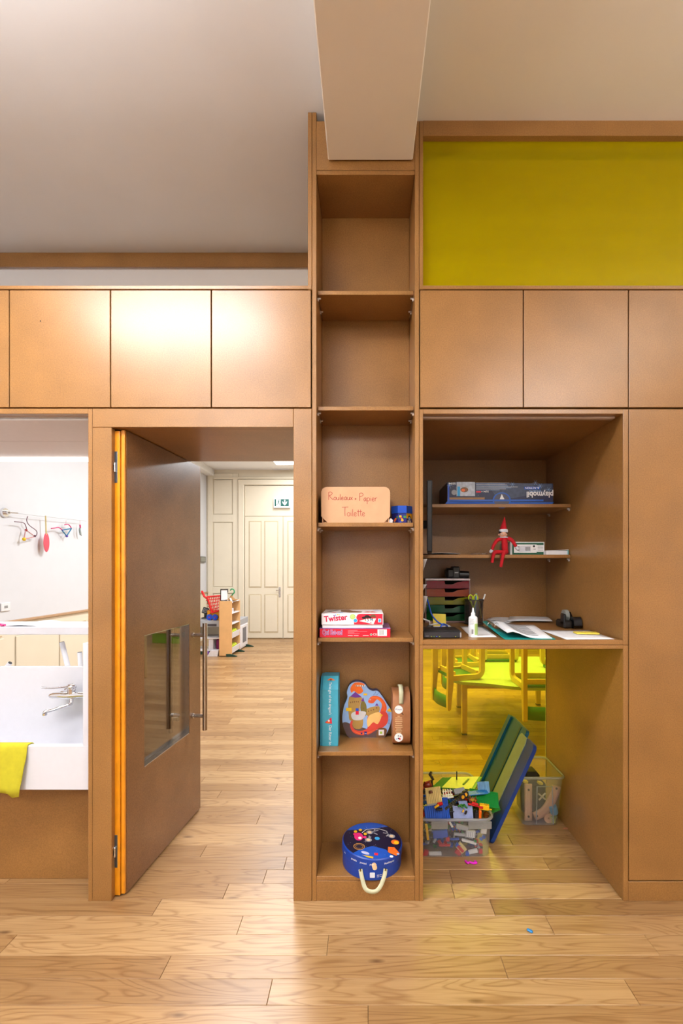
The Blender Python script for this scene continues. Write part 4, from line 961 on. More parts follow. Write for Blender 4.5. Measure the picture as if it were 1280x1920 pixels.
pr.disc(*SPX(410, 375), 0.021, PNKP, 0.030); pr.disc(*SPX(435, 400), 0.008, WHT, 0.010)
for c_ in ((345, 285), (440, 250), (540, 320)): pr.disc(*SPX(*c_), 0.008, YEL, 0.010)
for c_ in ((335, 335), (530, 380)): pr.disc(*SPX(*c_), 0.008, PNKP, 0.010)
for (a, b_) in ((625, 285), (600, 425), (1060, 335)):
    pr.disc(*SPX(a, b_), 0.016, GREY, 0.015); pr.disc(*SPX(a, b_), 0.009, SKIN, 0.009)
for (a, b_, c_, d_) in ((680, 270, 800, 240), (700, 290, 780, 320), (720, 250, 740, 205), (960, 290, 890, 280), (980, 290, 960, 240), (1000, 300, 955, 345), (610, 400, 620, 350), (620, 400, 650, 365)): pr.stroke([SPX(a, b_), SPX(c_, d_)], 0.006, GREY)
pr.disc(*SPX(770, 392), 0.012, CYAN, 0.011); pr.disc(*SPX(1115, 440), 0.019, ORG, 0.018); pr.disc(*SPX(1135, 450), 0.012, YEL, 0.012)
pr.disc(*SPX(425, 550), 0.026, mat('print_gold', (190, 140, 70), 0.4), 0.024); pr.disc(*SPX(425, 550), 0.023, NVY, 0.020); pr.disc(*SPX(425, 550), 0.018, mat('print_gold', (190, 140, 70), 0.4), 0.015); pr.disc(*SPX(425, 550), 0.016, NVY, 0.013)
pr.poly([SPX(970, 530), SPX(1090, 530), SPX(1180, 630), SPX(1110, 670), SPX(960, 620)], ORG); pr.disc(*SPX(1145, 640), 0.006, LBL_)
pr.poly([SPX(480, 685), SPX(690, 705), SPX(680, 735), SPX(600, 725)], YEL); pr.disc(*SPX(540, 650), 0.020, mat('print_glow', (200, 200, 230), 0.4), 0.009, a=-0.4)
pr.rect(*SPX(705, 680), *SPX(775, 640), REDP); pr.disc(*SPX(1020, 685), 0.008, WHT, 0.008)
for i in range(46):
    a = R.uniform(0, 2*PI); rr = math.sqrt(R.random())*q_*0.93; pr.disc(rr*math.cos(a), rr*math.sin(a), R.uniform(0.0006, 0.0014), WHT, n=6)
pr.build('picture_print', ld)
# words round the lid wall
for txt, a in (('jeu', -2.62), ('puzzle', -2.18), ('puzzel', -1.86), ('puzzle', -1.55), ('Puzzlespiel', -1.02)):
    n_ = Vector((math.cos(a), math.sin(a), 0)); u_ = Vector((-math.sin(a), math.cos(a), 0))
    oo = LTM @ (n_*(r_+0.0052)+Vector((0, 0, 0.008)))
    pr = Print(oo, LTM.to_3x3() @ u_, LTM.to_3x3() @ Vector((0,0,1)), 0.0012); pr.text(txt, 0, 0, 0.012, WHT, bold=0.01, align='CENTER'); pr.build('lid_lettering', ld)
st = smooth_path([(-0.052, 0.046), (-0.046, 0.018), (-0.034, -0.020), (-0.018, -0.034), (0.012, -0.036), (0.034, -0.020), (0.052, 0.018), (0.058, 0.046)], 5)
rows = []
for i, (a, b_) in enumerate(st):
    p_, n_ = st[max(i-1, 0)], st[min(i+1, len(st)-1)]; dx, dz = n_[0]-p_[0], n_[1]-p_[1]; l_ = math.hypot(dx, dz)
    yy = cy_-math.sqrt(max(0.001, r_*r_-a*a))-0.004-(0.012*math.sin(PI*i/(len(st)-1)))
    rows.append([(cx_+a-dz/l_*0.0088, yy, zb+b_+dx/l_*0.0088), (cx_+a+dz/l_*0.0088, yy-0.002, zb+b_-dx/l_*0.0088)])
MB(STRAP).sheet(rows).build('handle_strap', t, smooth=25, solid=0.0018)
for a in (-0.052, 0.058): MB(mat('brass', (150, 130, 70), 0.3, 0.9)).cyl((cx_+a, cy_-math.sqrt(r_*r_-a*a)-0.010, zb+0.043), (cx_+a, cy_-math.sqrt(r_*r_-a*a), zb+0.043), 0.004, seg=10).build('rivet', t)
yk = cy_-r_
MB(SKIN).prism(rrect(-0.010, -0.012, 0.010, 0.020, 0.0095), (cx_+0.010, yk-0.0065, zb+0.062), (0.95, 0, 0.3), (-0.3, 0, 0.95), (0, 0.003, 0)).build('clasp_tab', t)
MB(mat('lock_grey', (214, 216, 226), 0.4)).prism(rrect(-0.011, -0.011, 0.011, 0.010, 0.003), (cx_+0.0, yk-0.004, zb+0.026), (1,0,0), (0,0,1), (0, 0.003, 0)).build('lock_print', t)
pr = Print((cx_+0.02, yk-0.0006, zb+0.02), Vector((1, 0.12, 0)), (0,0,1), 0.002); pr.rect(0, 0.004, 0.011, 0.006, WHT); pr.rect(0, -0.003, 0.010, -0.001, WHT); pr.rect(0.014, 0.005, 0.022, 0.007, WHT); pr.rect(0.013, -0.002, 0.021, 0.0, WHT)
pr.build('body_print', t)
# ------------------------------------------------------------------ desk niche contents
# upside-down building toy box on the upper shelf
z = NS[0]; yf = 2.525; s = yf/FOC
t = thing('toy_set_box', 'worn dark blue toy set box lying upside down on the upper niche shelf', 'toy box', (0.75, 2.65, z))
BOXB = mat('toy_box_navy', (24, 28, 66), 0.35, var=0.35, scale=18)
BOXE = mat('toy_box_blue', (20, 90, 190), 0.35)
xa, xb, xc, xd = W(834, 0, yf).x, W(1044, 0, yf).x, W(838.5, 0, yf).x, W(1036.5, 0, yf).x
zt_ = W(0, 904, yf).z
MB(BOXB).add([(xc, yf, z+0.010), (xd, yf, z+0.010), (xd, 2.80, z+0.010), (xc, 2.80, z+0.010), (xc, yf, zt_), (xd, yf, zt_-0.008), (xd, 2.80, zt_-0.008), (xc, 2.80, zt_)],
    [(0,1,2,3),(4,7,6,5),(0,4,5,1),(1,5,6,2),(2,6,7,3),(3,7,4,0)]).build('box_body', t)
MB(BOXE).add([(xa, yf-0.002, z+0.0005), (xb-0.03, yf-0.002, z+0.0005), (xb, 2.80, z+0.0005), (xa, 2.80, z+0.0005), (xc-0.003, yf-0.004, z+0.015), (xd+0.006, yf-0.002, z+0.011), (xd+0.006, 2.805, z+0.011), (xc-0.003, 2.805, z+0.015)],
    [(0,1,2,3),(4,7,6,5),(0,4,5,1),(1,5,6,2),(2,6,7,3),(3,7,4,0)]).build('lid', t)
pr = Print((xd, yf, zt_-0.004), (-1,0,0), (0,0,-1), 0.0008)
def up(px, py): return ((1036.5-px)*s, (py-905)*s)
pr.rect(*up(842, 908), *up(838.8, 940), BLU)
for i in range(40):
    a, b_ = R.uniform(842, 1034), R.uniform(906, 934); pr.disc(*up(a, b_), R.uniform(0.0006, 0.002), (LBL_, WHT, MBL, GREY)[i % 4], n=6)
pr.poly([up(912, 906), up(1034, 908), up(1034, 920), up(960, 934), up(930, 932)], mat('toy_box_slate', (60, 70, 96), 0.4, var=0.3, scale=60))
pr.rect(*up(890, 930), *up(855.5, 903.5), mat('print_pale_scene', (190, 196, 206), 0.4, var=0.2, scale=60)); pr.disc(*up(870, 918), 0.022, BRN, 0.014); pr.disc(*up(868, 919), 0.011, ORG, 0.008); pr.rect(*up(862, 930), *up(857, 912), CYAN); pr.disc(*up(851, 923), 5*s, GREY)
pr.text('playmobil', *up(1037, 922), 15*s, WHT, bold=0.03, width=50*s)
pr.rect(*up(1012, 917.5), *up(982, 912.5), MBL)
pr.text('SPORTS', *up(1014, 919), 3.6*s, LBL_, bold=0.01, width=22*s); pr.text('& ACTION', *up(1010, 913.2), 5*s, WHT, bold=0.02, width=26*s)
pr.text('5594', *up(854, 904.5), 5.5*s, WHT, bold=0.02, width=13*s)
pr.text('5594 +', *up(916, 920), 4.5*s, WHT, bold=0.01, width=14*s); pr.rect(*up(901, 923.5), *up(892, 920.5), REDP)
for i in range(8): pr.rect(*up(892+ (62, 54, 58, 60, 78, 66, 56, 44)[i], 905.6+i*1.9), *up(892, 904.9+i*1.9), LBL_ if i % 2 else WHT)
pr.disc(*up(940, 938), 17*s, BOXE, 15*s, n=24); pr.disc(*up(940, 938), 14.5*s, mat('print_dusk', (70, 70, 92), 0.4), 13*s, n=24); pr.poly([up(936, 936), up(940, 926), up(945, 936)], WHT)
pr.rect(*up(842, 936.5), *up(908, 932.5), mat('torn_card', (168, 130, 92), 0.8)); pr.rect(*up(840, 939.5), *up(1018, 936.5), BOXE)
for (a, b_) in ((1012, 911), (1028, 918), (960, 908), (1003, 905), (842, 910)): 
    for k in range(3): pr.stroke([up(a-5*math.cos(k*1.05), b_-5*math.sin(k*1.05)), up(a+5*math.cos(k*1.05), b_+5*math.sin(k*1.05))], 0.0012, LBL_)
pr.build('printed_side', t)

# screen on the left wall of the niche
t = thing('wall_screen', 'slim black screen seen edge on at the left of the niche shelves', 'screen', (0.3, 2.3, NS[1]))
SM = TRS((0.326, 2.32, 0), 0, 0, math.radians(82))
MB(BLACKP).at(SM).box(-0.17, 0.17, -0.013, 0.013, NS[1]+0.004, W(0, 912, 2.32).z, b=0.004).build('screen_panel', t)
MB(BLACKP).box(XF, 0.318, 2.30, 2.34, 1.68, 1.72, b=0.003).build('wall_bracket', t)

# seated red felt doll in a pointed hat on the lower niche shelf
z = NS[1]; Yd = 2.535
t = thing('felt_doll', 'red felt elf doll with pointed hat sitting on the lower niche shelf', 'doll', (W(945, 0, Yd).x, Yd, z))
RED = mat('red_felt', (190, 14, 30), 0.85, var=0.1, bump=0.2); WF = mat('white_felt', (226, 226, 236), 0.85, var=0.04); SK = mat('doll_skin', (226, 170, 140), 0.5); HAIR = mat('doll_hair', (44, 26, 26), 0.6)
def D(px, py, dy=0.0): return W(px, py, Yd+dy)
q = MB(RED)
q.tube(smooth_path([tuple(D(945, 1008)), tuple(D(945.5, 1018)), tuple(D(946, 1029)), tuple(D(946.5, 1037.5))], 4), [(0.016, 0.014)]+[(0.019+0.0003*i, 0.016) for i in range(10)]+[(0.024, 0.02), (0.018, 0.015)], 14)
def limb(pts, r): q.tube(smooth_path([tuple(p) for p in pts], 5), [r[0]+(r[1]-r[0])*i/(5*(len(pts)-1)) for i in range(5*(len(pts)-1)+1)], 10)
limb([D(940, 1010), D(932, 1013, -0.005), D(926, 1021, -0.01), D(922, 1031, -0.012)], (0.0115, 0.0085))
limb([D(951, 1009), D(958, 1012, -0.005), D(963, 1018, -0.008), D(967, 1025, -0.012)], (0.0115, 0.009))
limb([D(946, 1036), D(936, 1035, -0.02), D(927, 1036, -0.038), D(924, 1044, -0.044), D(922, 1055, -0.044)], (0.013, 0.0085))
limb([D(948, 1036), D(946, 1036, -0.02), D(943, 1040, -0.042), D(941, 1050, -0.045), D(938.5, 1063, -0.045)], (0.013, 0.008))
q.build('body', t, smooth=60)
hd = D(942.5, 1001.5, -0.004)
MB(SK).ball(hd, (0.0205, 0.019, 0.021)).ball((hd.x+0.020, hd.y+0.002, hd.z-0.003), (0.006, 0.003, 0.006)).ball((hd.x-0.020, hd.y+0.002, hd.z-0.003), (0.006, 0.003, 0.006)).ball((hd.x-0.003, hd.y-0.0195, hd.z-0.004), 0.0025).build('head', t, smooth=60)
MB(HAIR).ball((hd.x, hd.y+0.0035, hd.z+0.0085), (0.0228, 0.0205, 0.0175)).build('hair', t, smooth=60)
for dx in (-0.010, 0.005):
    e = MB(WHT).ball((hd.x+dx, hd.y-0.0165, hd.z-0.001), (0.0036, 0.0022, 0.0040), 10, 6).build('eye', t, smooth=60)
    MB(mat('doll_iris', (40, 60, 90), 0.3)).ball((hd.x+dx+0.0004, hd.y-0.0184, hd.z-0.001), (0.0019, 0.0010, 0.0022), 8, 6).build('pupil', e, smooth=60)
MB(mat('doll_mouth', (190, 70, 70), 0.5)).tube([(hd.x-0.007, hd.y-0.0168, hd.z-0.0105), (hd.x-0.002, hd.y-0.0172, hd.z-0.0120), (hd.x+0.003, hd.y-0.0168, hd.z-0.0105)], 0.0008, 6).build('mouth', t)
hb_ = D(943.5, 996.5, 0.0)
MB(RED).tube([hb_, D(943.5, 991), D(944, 985), D(944.8, 979), D(945.3, 974), D(945.3, 969)], [0.0225, 0.0195, 0.014, 0.0095, 0.005, 0.0012], 14).build('hat', t, smooth=60)
MB(WF).tube([(hb_.x, hb_.y, hb_.z-0.006), (hb_.x, hb_.y, hb_.z-0.002), (hb_.x, hb_.y, hb_.z+0.008), (hb_.x, hb_.y, hb_.z+0.012)], [0.0222, 0.0242, 0.0238, 0.021], 16).build('hat_trim', t, smooth=50)
col = []
for k in range(13):
    a = 2*PI*k/12; r0 = 0.013; r1 = 0.027 if k % 2 else 0.022
    nk = D(943.5, 1006.5); col.append([(nk.x+r0*math.cos(a), nk.y+r0*math.sin(a), nk.z+0.003), (nk.x+r1*math.cos(a), nk.y+r1*math.sin(a)*0.8, nk.z-0.004+0.002*math.sin(a))])
MB(WF).sheet(col).build('collar', t, smooth=30, solid=0.002)
for p0, p1 in ((D(921.6, 1032, -0.012), D(918.5, 1036.5, -0.014)), (D(967.3, 1026, -0.012), D(971.5, 1030.5, -0.014))):
    dd_ = (p1-p0); m0 = p0+dd_*0.5
    MB(WF).tube([p0-dd_*0.1, p0+dd_*0.3, p0+dd_*0.8, p0+dd_*1.1], [0.0085, 0.010, 0.009, 0.004], 12).tube([m0, m0+Vector((0.006, -0.006, -0.001))], [0.0045, 0.003], 8).build('mitten', t, smooth=50)

# green and white carton
Yc = 2.56
x0, x1 = W(956, 0, Yc).x, W(1020.5, 0, Yc).x; zt_ = z+(1038-1013.5)*Yc/FOC
t = thing('small_carton', 'green and white carton with barcode label beside the doll', 'carton', ((x0+x1)/2, Yc+0.1, z))
MB(mat('carton_white', (222, 224, 226), 0.5)).box(x0, x1, Yc, Yc+0.20, z+0.0004, zt_, b=0.0015).build('box_body', t)
pr = Print((x0, Yc, z), (1,0,0), (0,0,1), 0.0005); wd, hg_ = x1-x0, zt_-z
DG = mat('carton_green', (20, 92, 66), 0.45)
pr.rect(0.06*wd, 0.02*hg_, 0.97*wd, 0.93*hg_, DG); pr.rect(0.11*wd, 0.16*hg_, 0.77*wd, 0.80*hg_, WHT); pr.rect(0.77*wd, 0.24*hg_, 0.99*wd, 0.76*hg_, WHT); pr.rect(0.25*wd, 0.24*hg_, 0.60*wd, 0.70*hg_, mat('label_grey', (214, 214, 222), 0.5))
for i in range(9): pr.rect((0.44+0.016*i)*wd, 0.32*hg_, (0.44+0.016*i+0.009)*wd, 0.62*hg_, BLK if i % 3 else GREY)
for i in range(5): pr.rect((0.20+0.014*i)*wd, 0.32*hg_, (0.20+0.014*i+0.008)*wd, 0.68*hg_, BLK)
pr.disc(0.69*wd, 0.66*hg_, 0.032*wd, BLK); pr.text('CE', 0.67*wd, 0.40*hg_, 0.011, BLK)
for i in range(4): pr.rect(0.80*wd, (0.36+0.10*i)*hg_, 0.96*wd, (0.39+0.10*i)*hg_, GREY)
pr.build('printed_label', t)
# thin white book
x0, x1 = W(1023, 0, 2.53).x, W(1072, 0, 2.53).x-0.001
x1 = min(x1, XG-0.006)
t = thing('paperback', 'thin white paperback lying at the right end of the lower niche shelf', 'book', ((x0+x1)/2, 2.6, z))
MB(PAPER).box(x0+0.001, x1-0.004, 2.527, 2.70, z+0.0025, z+0.022).build('pages', t)
MB(mat('book_teal', (130, 200, 205), 0.5)).box(x1-0.006, x1, 2.525, 2.705, z+0.0004, z+0.026).build('spine', t)
MB(mat('book_cover', (236, 238, 238), 0.5)).box(x0, x1, 2.525, 2.705, z+0.0004, z+0.0025).add([(x0, 2.525, z+0.0225), (x1, 2.525, z+0.0275), (x1, 2.705, z+0.0275), (x0, 2.705, z+0.0225), (x0, 2.525, z+0.0240), (x1, 2.525, z+0.0295), (x1, 2.705, z+0.0295), (x0, 2.705, z+0.0240)], [(0,1,2,3),(4,7,6,5),(0,4,5,1),(1,5,6,2),(2,6,7,3),(3,7,4,0)]).build('cover', t)
# loose paper and plastic bag on the shelf
tag(MB(PAPER).sheet([[(W(797+11*i, 0, 2.53).x, 2.53+0.055*k, z+0.0015+0.006*math.sin(0.5*i+k)*(1 if 0 < i < 6 else 0.2)+0.004) for i in range(7)] for k in range(4)]).build('paper_sheet', smooth=80, solid=0.0008), 'white paper sheet lying on the lower niche shelf left of the doll', 'paper')
cb = MB(sheet_glass('clear_film', (235, 232, 230), (235, 230, 226), 0.22, rough=0.08))
cb.sheet([[(W(886+4.6*i, 0, 2.54).x, 2.535+0.03*k, z+0.003+(0.011 if 0 < k < 4 and 0 < i < 7 else 0.0)*(0.5+0.5*math.sin(2.1*i+1.7*k))) for i in range(8)] for k in range(5)])
tag(cb.build('plastic_bag', smooth=20), 'crumpled clear plastic bag on the shelf under the doll left hand', 'bag')

# ---- on the desk
zd = zdk
# papers pinned to the left niche wall
for (lab, ya, yb_, pa, pb, m, w) in (('white note pinned on the left niche wall just below the lower shelf', 1048, 1074, 2.10, 2.20, PAPER, 0.030), ('narrow white note pinned on the left niche wall beside the drawers', 1096, 1110, 2.12, 2.20, PAPER, 0.032),
                             ('long white paper strip hanging on the left niche wall above the router', 1118, 1162, 2.10, 2.22, PAPER, 0.032)):
    za, zb_ = W(0, ya, 2.1).z, W(0, yb_, 2.1).z
    tag(MB(m).sheet([[(XF+0.001+w*k*(1.0-0.25*i), pa+(pb-pa)*i/3+0.0, za+(zb_-za)*j/4) for i, k in ((0, 1.0-0.18*j), (1, 0.55), (2, 0.2), (3, 0.0))] for j in range(5)]).build('pinned_note', smooth=80, solid=0.0006), lab, 'note', 'notes pinned in the niche')
# drawer tower
Ydr = 2.63; s = Ydr/FOC
x0, x1 = W(797, 0, Ydr).x, W(881.5, 0, Ydr).x
t = thing('drawer_tower', 'desktop drawer tower with red, orange, yellow and green drawers', 'drawers', ((x0+x1)/2, 2.72, zd))
FRM = mat('tower_frame', (150, 120, 118), 0.4)
zt_ = W(0, 1085, Ydr).z
part('top_plate', mat('tower_top', (206, 192, 196), 0.35), t, (x0, x1, Ydr, 2.83, zt_-0.011, zt_), b=0.003)
part('side_plate', FRM, t, (x0, x0+0.006, Ydr+0.002, 2.83, zd+0.0005, zt_-0.011)); part('side_plate', FRM, t, (x1-0.006, x1, Ydr+0.002, 2.83, zd+0.0005, zt_-0.011))
part('back_plate', FRM, t, (x0+0.006, x1-0.006, 2.824, 2.83, zd+0.0005, zt_-0.011)); part('base_plate', FRM, t, (x0+0.006, x1-0.006, Ydr+0.004, 2.824, zd+0.0005, zd+0.010))
cols = (('red', (186, 30, 58)), ('orange', (206, 84, 12)), ('yellow', (170, 170, 10)), ('green', (10, 120, 70)), ('green', (24, 122, 60)))
hs = (zt_-0.012-(zd+0.011))/5
for i, (nm, c) in enumerate(cols):
    za = zt_-0.012-hs*(i+1)+0.0015; zb_ = zt_-0.012-hs*i-0.0015
    xm = (x0+x1)/2+0.015
    cm = sheet_glass('drawer_'+nm+str(i), c, c, 0.55, rough=0.15)
    d = MB(cm).prism([(x0+0.008, za), (x1-0.008, za), (x1-0.008, zb_), (xm+0.045, zb_-hs*0.12), (xm+0.015, zb_-hs*0.42), (xm-0.030, zb_-hs*0.42), (xm-0.034, zb_), (x0+0.008, zb_)], (0, Ydr+0.001, 0), (1,0,0), (0,0,1), (0, 0.004, 0)).box(x0+0.008, x1-0.008, Ydr+0.005, 2.81, za, za+0.002).box(x0+0.008, x0+0.010, Ydr+0.005, 2.81, za, zb_-0.006).box(x1-0.010, x1-0.008, Ydr+0.005, 2.81, za, zb_-0.006).build('drawer', t)
    if i in (0, 2): MB(PAPER if i == 2 else DARK).box(x0+0.03, x1-0.04, Ydr+0.03, 2.80, za+0.0025, za+0.017).build('drawer_contents', d)
    MB(DARK).box(x0+0.008, x1-0.008, 2.812, 2.818, za, zb_).build('drawer_back', d)
# camera on top
zc_ = zt_
t = thing('compact_camera', 'black camera with lens lying on the drawer tower', 'camera', (W(858, 0, 2.68).x, 2.70, zc_))
s = 2.68/FOC
xq = W(836, 0, 2.68).x
MB(BLACKP).box(xq, xq+0.075, 2.665, 2.74, zc_+0.0005, zc_+0.062, b=0.012).box(xq+0.035, xq+0.078, 2.662, 2.735, zc_+0.0005, zc_+0.071, b=0.006).build('camera_body', t)
MB(BLACKP).cyl((xq+0.075, 2.70, zc_+0.024), (xq+0.138, 2.70, zc_+0.022), 0.023, 0.0215, seg=20).build('lens', t, smooth=40)
pr = Print((xq+0.045, 2.662, zc_+0.032), (1,0,0), (0,0,1), 0.0006); pr.rect(0.003, 0.0, 0.024, 0.0055, mat('camera_logo', (190, 190, 190), 0.4)); pr.build('badge', t)
# router
Yr = 2.035; s = Yr/FOC
x0, x1 = XF+0.004, W(864.5, 0, Yr).x; zr0, zr1 = zd+0.002, zd+(1198.5-1187)*s
t = thing('router', 'flat black internet router with small status lights at the desk left edge', 'router', ((x0+x1)/2, 2.1, zd))
MB(BLACKP).box(x0, x1, Yr+0.004, 2.165, zr0, zr1+0.010, b=0.006).build('case', t)
MB(mat('router_front', (46, 46, 52), 0.3)).box(x0+0.004, x1-0.005, Yr, Yr+0.006, zr0+0.002, zr1+0.002, b=0.002).build('front_panel', t)
MB(mat('router_silver', (200, 200, 206), 0.3, 0.6)).box(x1-0.007, x1+0.001, Yr+0.001, 2.10, zr0+0.003, zr1, b=0.002).build('end_trim', t)
for px, c in ((808.5, (190, 200, 60)), (813.5, (110, 180, 70)), (818.5, (80, 110, 255)), (824, (190, 220, 70)), (854, (190, 200, 40))):
    p = W(px, 1193.5, Yr); MB(lampmat('status_led_%d' % px, c, 1.3)).cyl((p.x, Yr-0.0006, p.z), (p.x, Yr+0.001, p.z), 0.0016, seg=8).build('status_light', t)
pr = Print((x0+0.012, Yr, zr0+0.009), (1,0,0), (0,0,1), 0.0005); pr.rect(0, 0, 0.014, 0.002, GREY); pr.build('badge', t)
# cables
WC = mat('white_cable', (216, 216, 216), 0.45); BC = mat('blue_cable', (20, 80, 190), 0.45); KC = mat('black_cable', (20, 20, 22), 0.45)
def loop(cx, cy, rx, ry, z0, n, turns=1.0, ph=0.0): return [(cx+rx*math.cos(ph+2*PI*turns*k/n), cy+ry*math.sin(ph+2*PI*turns*k/n), z0+0.004*math.sin(3*PI*k/n)+0.0015*k*turns/n) for k in range(n+1)]
pc = W(826, 0, 2.30)
tag(MB(WC).tube([(pc.x-0.14, 2.24, zd+0.085), (pc.x-0.12, 2.25, zd+0.075), (pc.x-0.06, 2.28, zd+0.05)]+loop(pc.x, 2.30, 0.060, 0.075, zd+0.012, 26, 1.6, 2.2)[3:]+loop(pc.x-0.008, 2.30, 0.052, 0.065, zd+0.024, 18, 0.9, 0.3), 0.0042, 8).build('coiled_cable', smooth=60), 'coiled white network cable behind the router', 'cable')
tag(MB(BC).tube(smooth_path([tuple(W(799, 1120, 2.26)), tuple(W(803, 1132, 2.27)), tuple(W(808, 1150, 2.28)), tuple(W(817, 1163, 2.26)), tuple(W(828, 1171, 2.25)), (W(838, 0, 2.25).x, 2.24, zd+0.030), (W(830, 0, 2.2).x, 2.19, zd+0.048), (W(822, 0, 2.2).x, 2.168, zd+0.030)], 5), 0.0038, 8).build('network_cable', smooth=60), 'blue network cable hanging down to the router', 'cable')
tag(MB(KC).tube(smooth_path([tuple(W(794, 1183, 2.19)), tuple(W(802, 1174, 2.19)), tuple(W(811, 1175, 2.19)), tuple(W(813, 1181, 2.19)), tuple(W(803, 1182, 2.185)), tuple(W(796, 1190, 2.185))], 5), 0.0028, 8).build('power_cable', smooth=60), 'thin black power cable looped beside the router', 'cable')
p0 = W(812, 1167, 2.42); p1 = W(836, 1152, 2.42)
tag(MB(mat('sticky_yellow', (228, 206, 76), 0.7)).add([(p0.x, 2.42, zd+0.001), (p1.x, 2.415, zd+0.001), (p1.x, 2.432, p1.z), (p0.x, 2.437, p1.z+0.002), (p0.x, 2.426, zd+0.001), (p1.x, 2.421, zd+0.001), (p1.x, 2.438, p1.z), (p0.x, 2.443, p1.z+0.002)], [(0,1,2,3),(4,7,6,5),(0,4,5,1),(1,5,6,2),(2,6,7,3),(3,7,4,0)]).build('sticky_note'), 'yellow sticky note pad propped up before the green drawers', 'sticky note')
# mesh pen cup
Yc = 2.51; cx_, r_ = W(891, 0, Yc+0.05).x-0.008, 0.052; cy_ = Yc+0.055; hc = 0.140
t = thing('pen_cup', 'dark wire mesh pen cup in front of the drawer tower', 'pen cup', (cx_, cy_, zd))
MESHM = sheet_glass('wire_mesh', (205, 202, 202), (90, 88, 90), 0.30, rough=0.3)
MB(MESHM).lathe([(r_, 0.004), (r_, hc)], (cx_, cy_, zd), 32, caps=False).build('mesh_wall', t, smooth=60)
for zz in (0.004, hc): MB(mat('mesh_rim', (60, 58, 60), 0.35, 0.6)).tube([(cx_+r_*math.cos(a), cy_+r_*math.sin(a), zd+zz) for a in (2*PI*k/28 for k in range(28))], 0.003, 6, closed=True).build('rim', t, smooth=60)
MB(mat('mesh_rim', (60, 58, 60), 0.35, 0.6)).cyl((cx_, cy_, zd+0.001), (cx_, cy_, zd+0.004), r_, seg=24).build('base', t)
LIM = mat('lime_plastic', (196, 214, 24), 0.4)
t = thing('scissors', 'scissors with lime green handles standing in the pen cup', 'scissors', (cx_, cy_, zd+0.006))
for sx, tw in ((-1, 0), (1, 1)):
    cc = Vector((cx_-0.006+sx*0.0145, cy_-0.008, zd+hc+0.010))
    MB(LIM).tube([(cc.x+0.0115*math.cos(a), cc.y, cc.z+0.017*math.sin(a)) for a in (2*PI*k/18 for k in range(18))], 0.0032, 8, closed=True).tube([(cc.x, cc.y, cc.z-0.016), (cx_-0.004-sx*0.002, cy_-0.006, zd+0.085)], 0.0042, 8).build('handle', t, smooth=60)
MB(STEEL).tube([(cx_-0.004, cy_-0.006, zd+0.09), (cx_-0.002, cy_-0.002, zd+0.012)], [(0.005, 0.0015), (0.001, 0.001)], 8).build('blades', t)
def pen(label, m, a, b_, r=0.0045, tip=None):
    t = thing('pen', label, 'pen', a, group='pens in the mesh cup'); a, b_ = Vector(a), Vector(b_); d = b_-a
    MB(m).cyl(a+d*0.06, a+d*0.82, r, seg=10).build('barrel', t, smooth=50); MB(tip or m).cyl(a+d*0.82, b_, r*1.05, r*0.9, seg=10).build('pen_cap', t, smooth=50); MB(STEEL).cyl(a, a+d*0.06, r*0.25, r*0.9, seg=10).build('nib', t)
pen('black and white pen leaning right in the pen cup', BLACKP, (cx_+0.010, cy_, zd+0.008), (cx_+0.062, cy_-0.01, zd+hc+0.032), tip=WHT)
pen('pale blue pen standing behind the scissors in the pen cup', mat('pale_blue_plastic', (140, 180, 200), 0.4), (cx_+0.006, cy_+0.02, zd+0.008), (cx_+0.019, cy_+0.02, zd+hc+0.034), r=0.006)
pen('olive pencil crossing low inside the pen cup', mat('olive_pencil', (170, 160, 50), 0.5), (cx_+0.042, cy_-0.012, zd+0.03), (cx_+0.020, cy_-0.02, zd+hc+0.003), r=0.0035)
# glue bottle
Yg_ = 2.083; cx_ = W(888.5, 0, Yg_).x; s = Yg_/FOC
t = thing('glue_bottle', 'white glue bottle with pointed nozzle at the desk front edge', 'bottle', (cx_, Yg_+0.02, zd))
gr = 0.0208
MB(mat('glue_white', (232, 234, 236), 0.35)).lathe([(gr*0.96, 0.0005), (gr, 0.004), (gr, 0.084), (gr*0.9, 0.091), (0.010, 0.097), (0.009, 0.100)], (cx_, Yg_+0.02, zd), 24).build('bottle_body', t, smooth=40)
MB(mat('glue_cap', (238, 238, 240), 0.35)).lathe([(0.0095, 0.100), (0.0095, 0.108), (0.0055, 0.114), (0.003, 0.132), (0.0022, 0.134)], (cx_, Yg_+0.02, zd), 18).build('nozzle', t, smooth=40)
def cylprint(c, r, a0, a1, z0, z1, m, name, parent):
    n = 8; MB(m).sheet([[(c[0]+r*math.cos(a0+(a1-a0)*i/n), c[1]+r*math.sin(a0+(a1-a0)*i/n), zz) for i in range(n+1)] for zz in (z0, z1)]).build(name, parent, smooth=60)
cc = (cx_, Yg_+0.02)
cylprint(cc, gr+0.0004, -1.45, -0.35, zd+0.010, zd+0.062, mat('glue_label_green', (170, 200, 120), 0.5), 'green_label', t)
for i in range(5): cylprint(cc, gr+0.0004, -2.6+0.0, -1.7+0.08*(i % 3), zd+0.058+0.006*i, zd+0.0595+0.006*i, GREY, 'label_text', t)
for i in range(4): cylprint(cc, gr+0.0004, -2.1+0.1*i, -2.05+0.1*i, zd+0.014, zd+0.036, BLK, 'barcode', t)
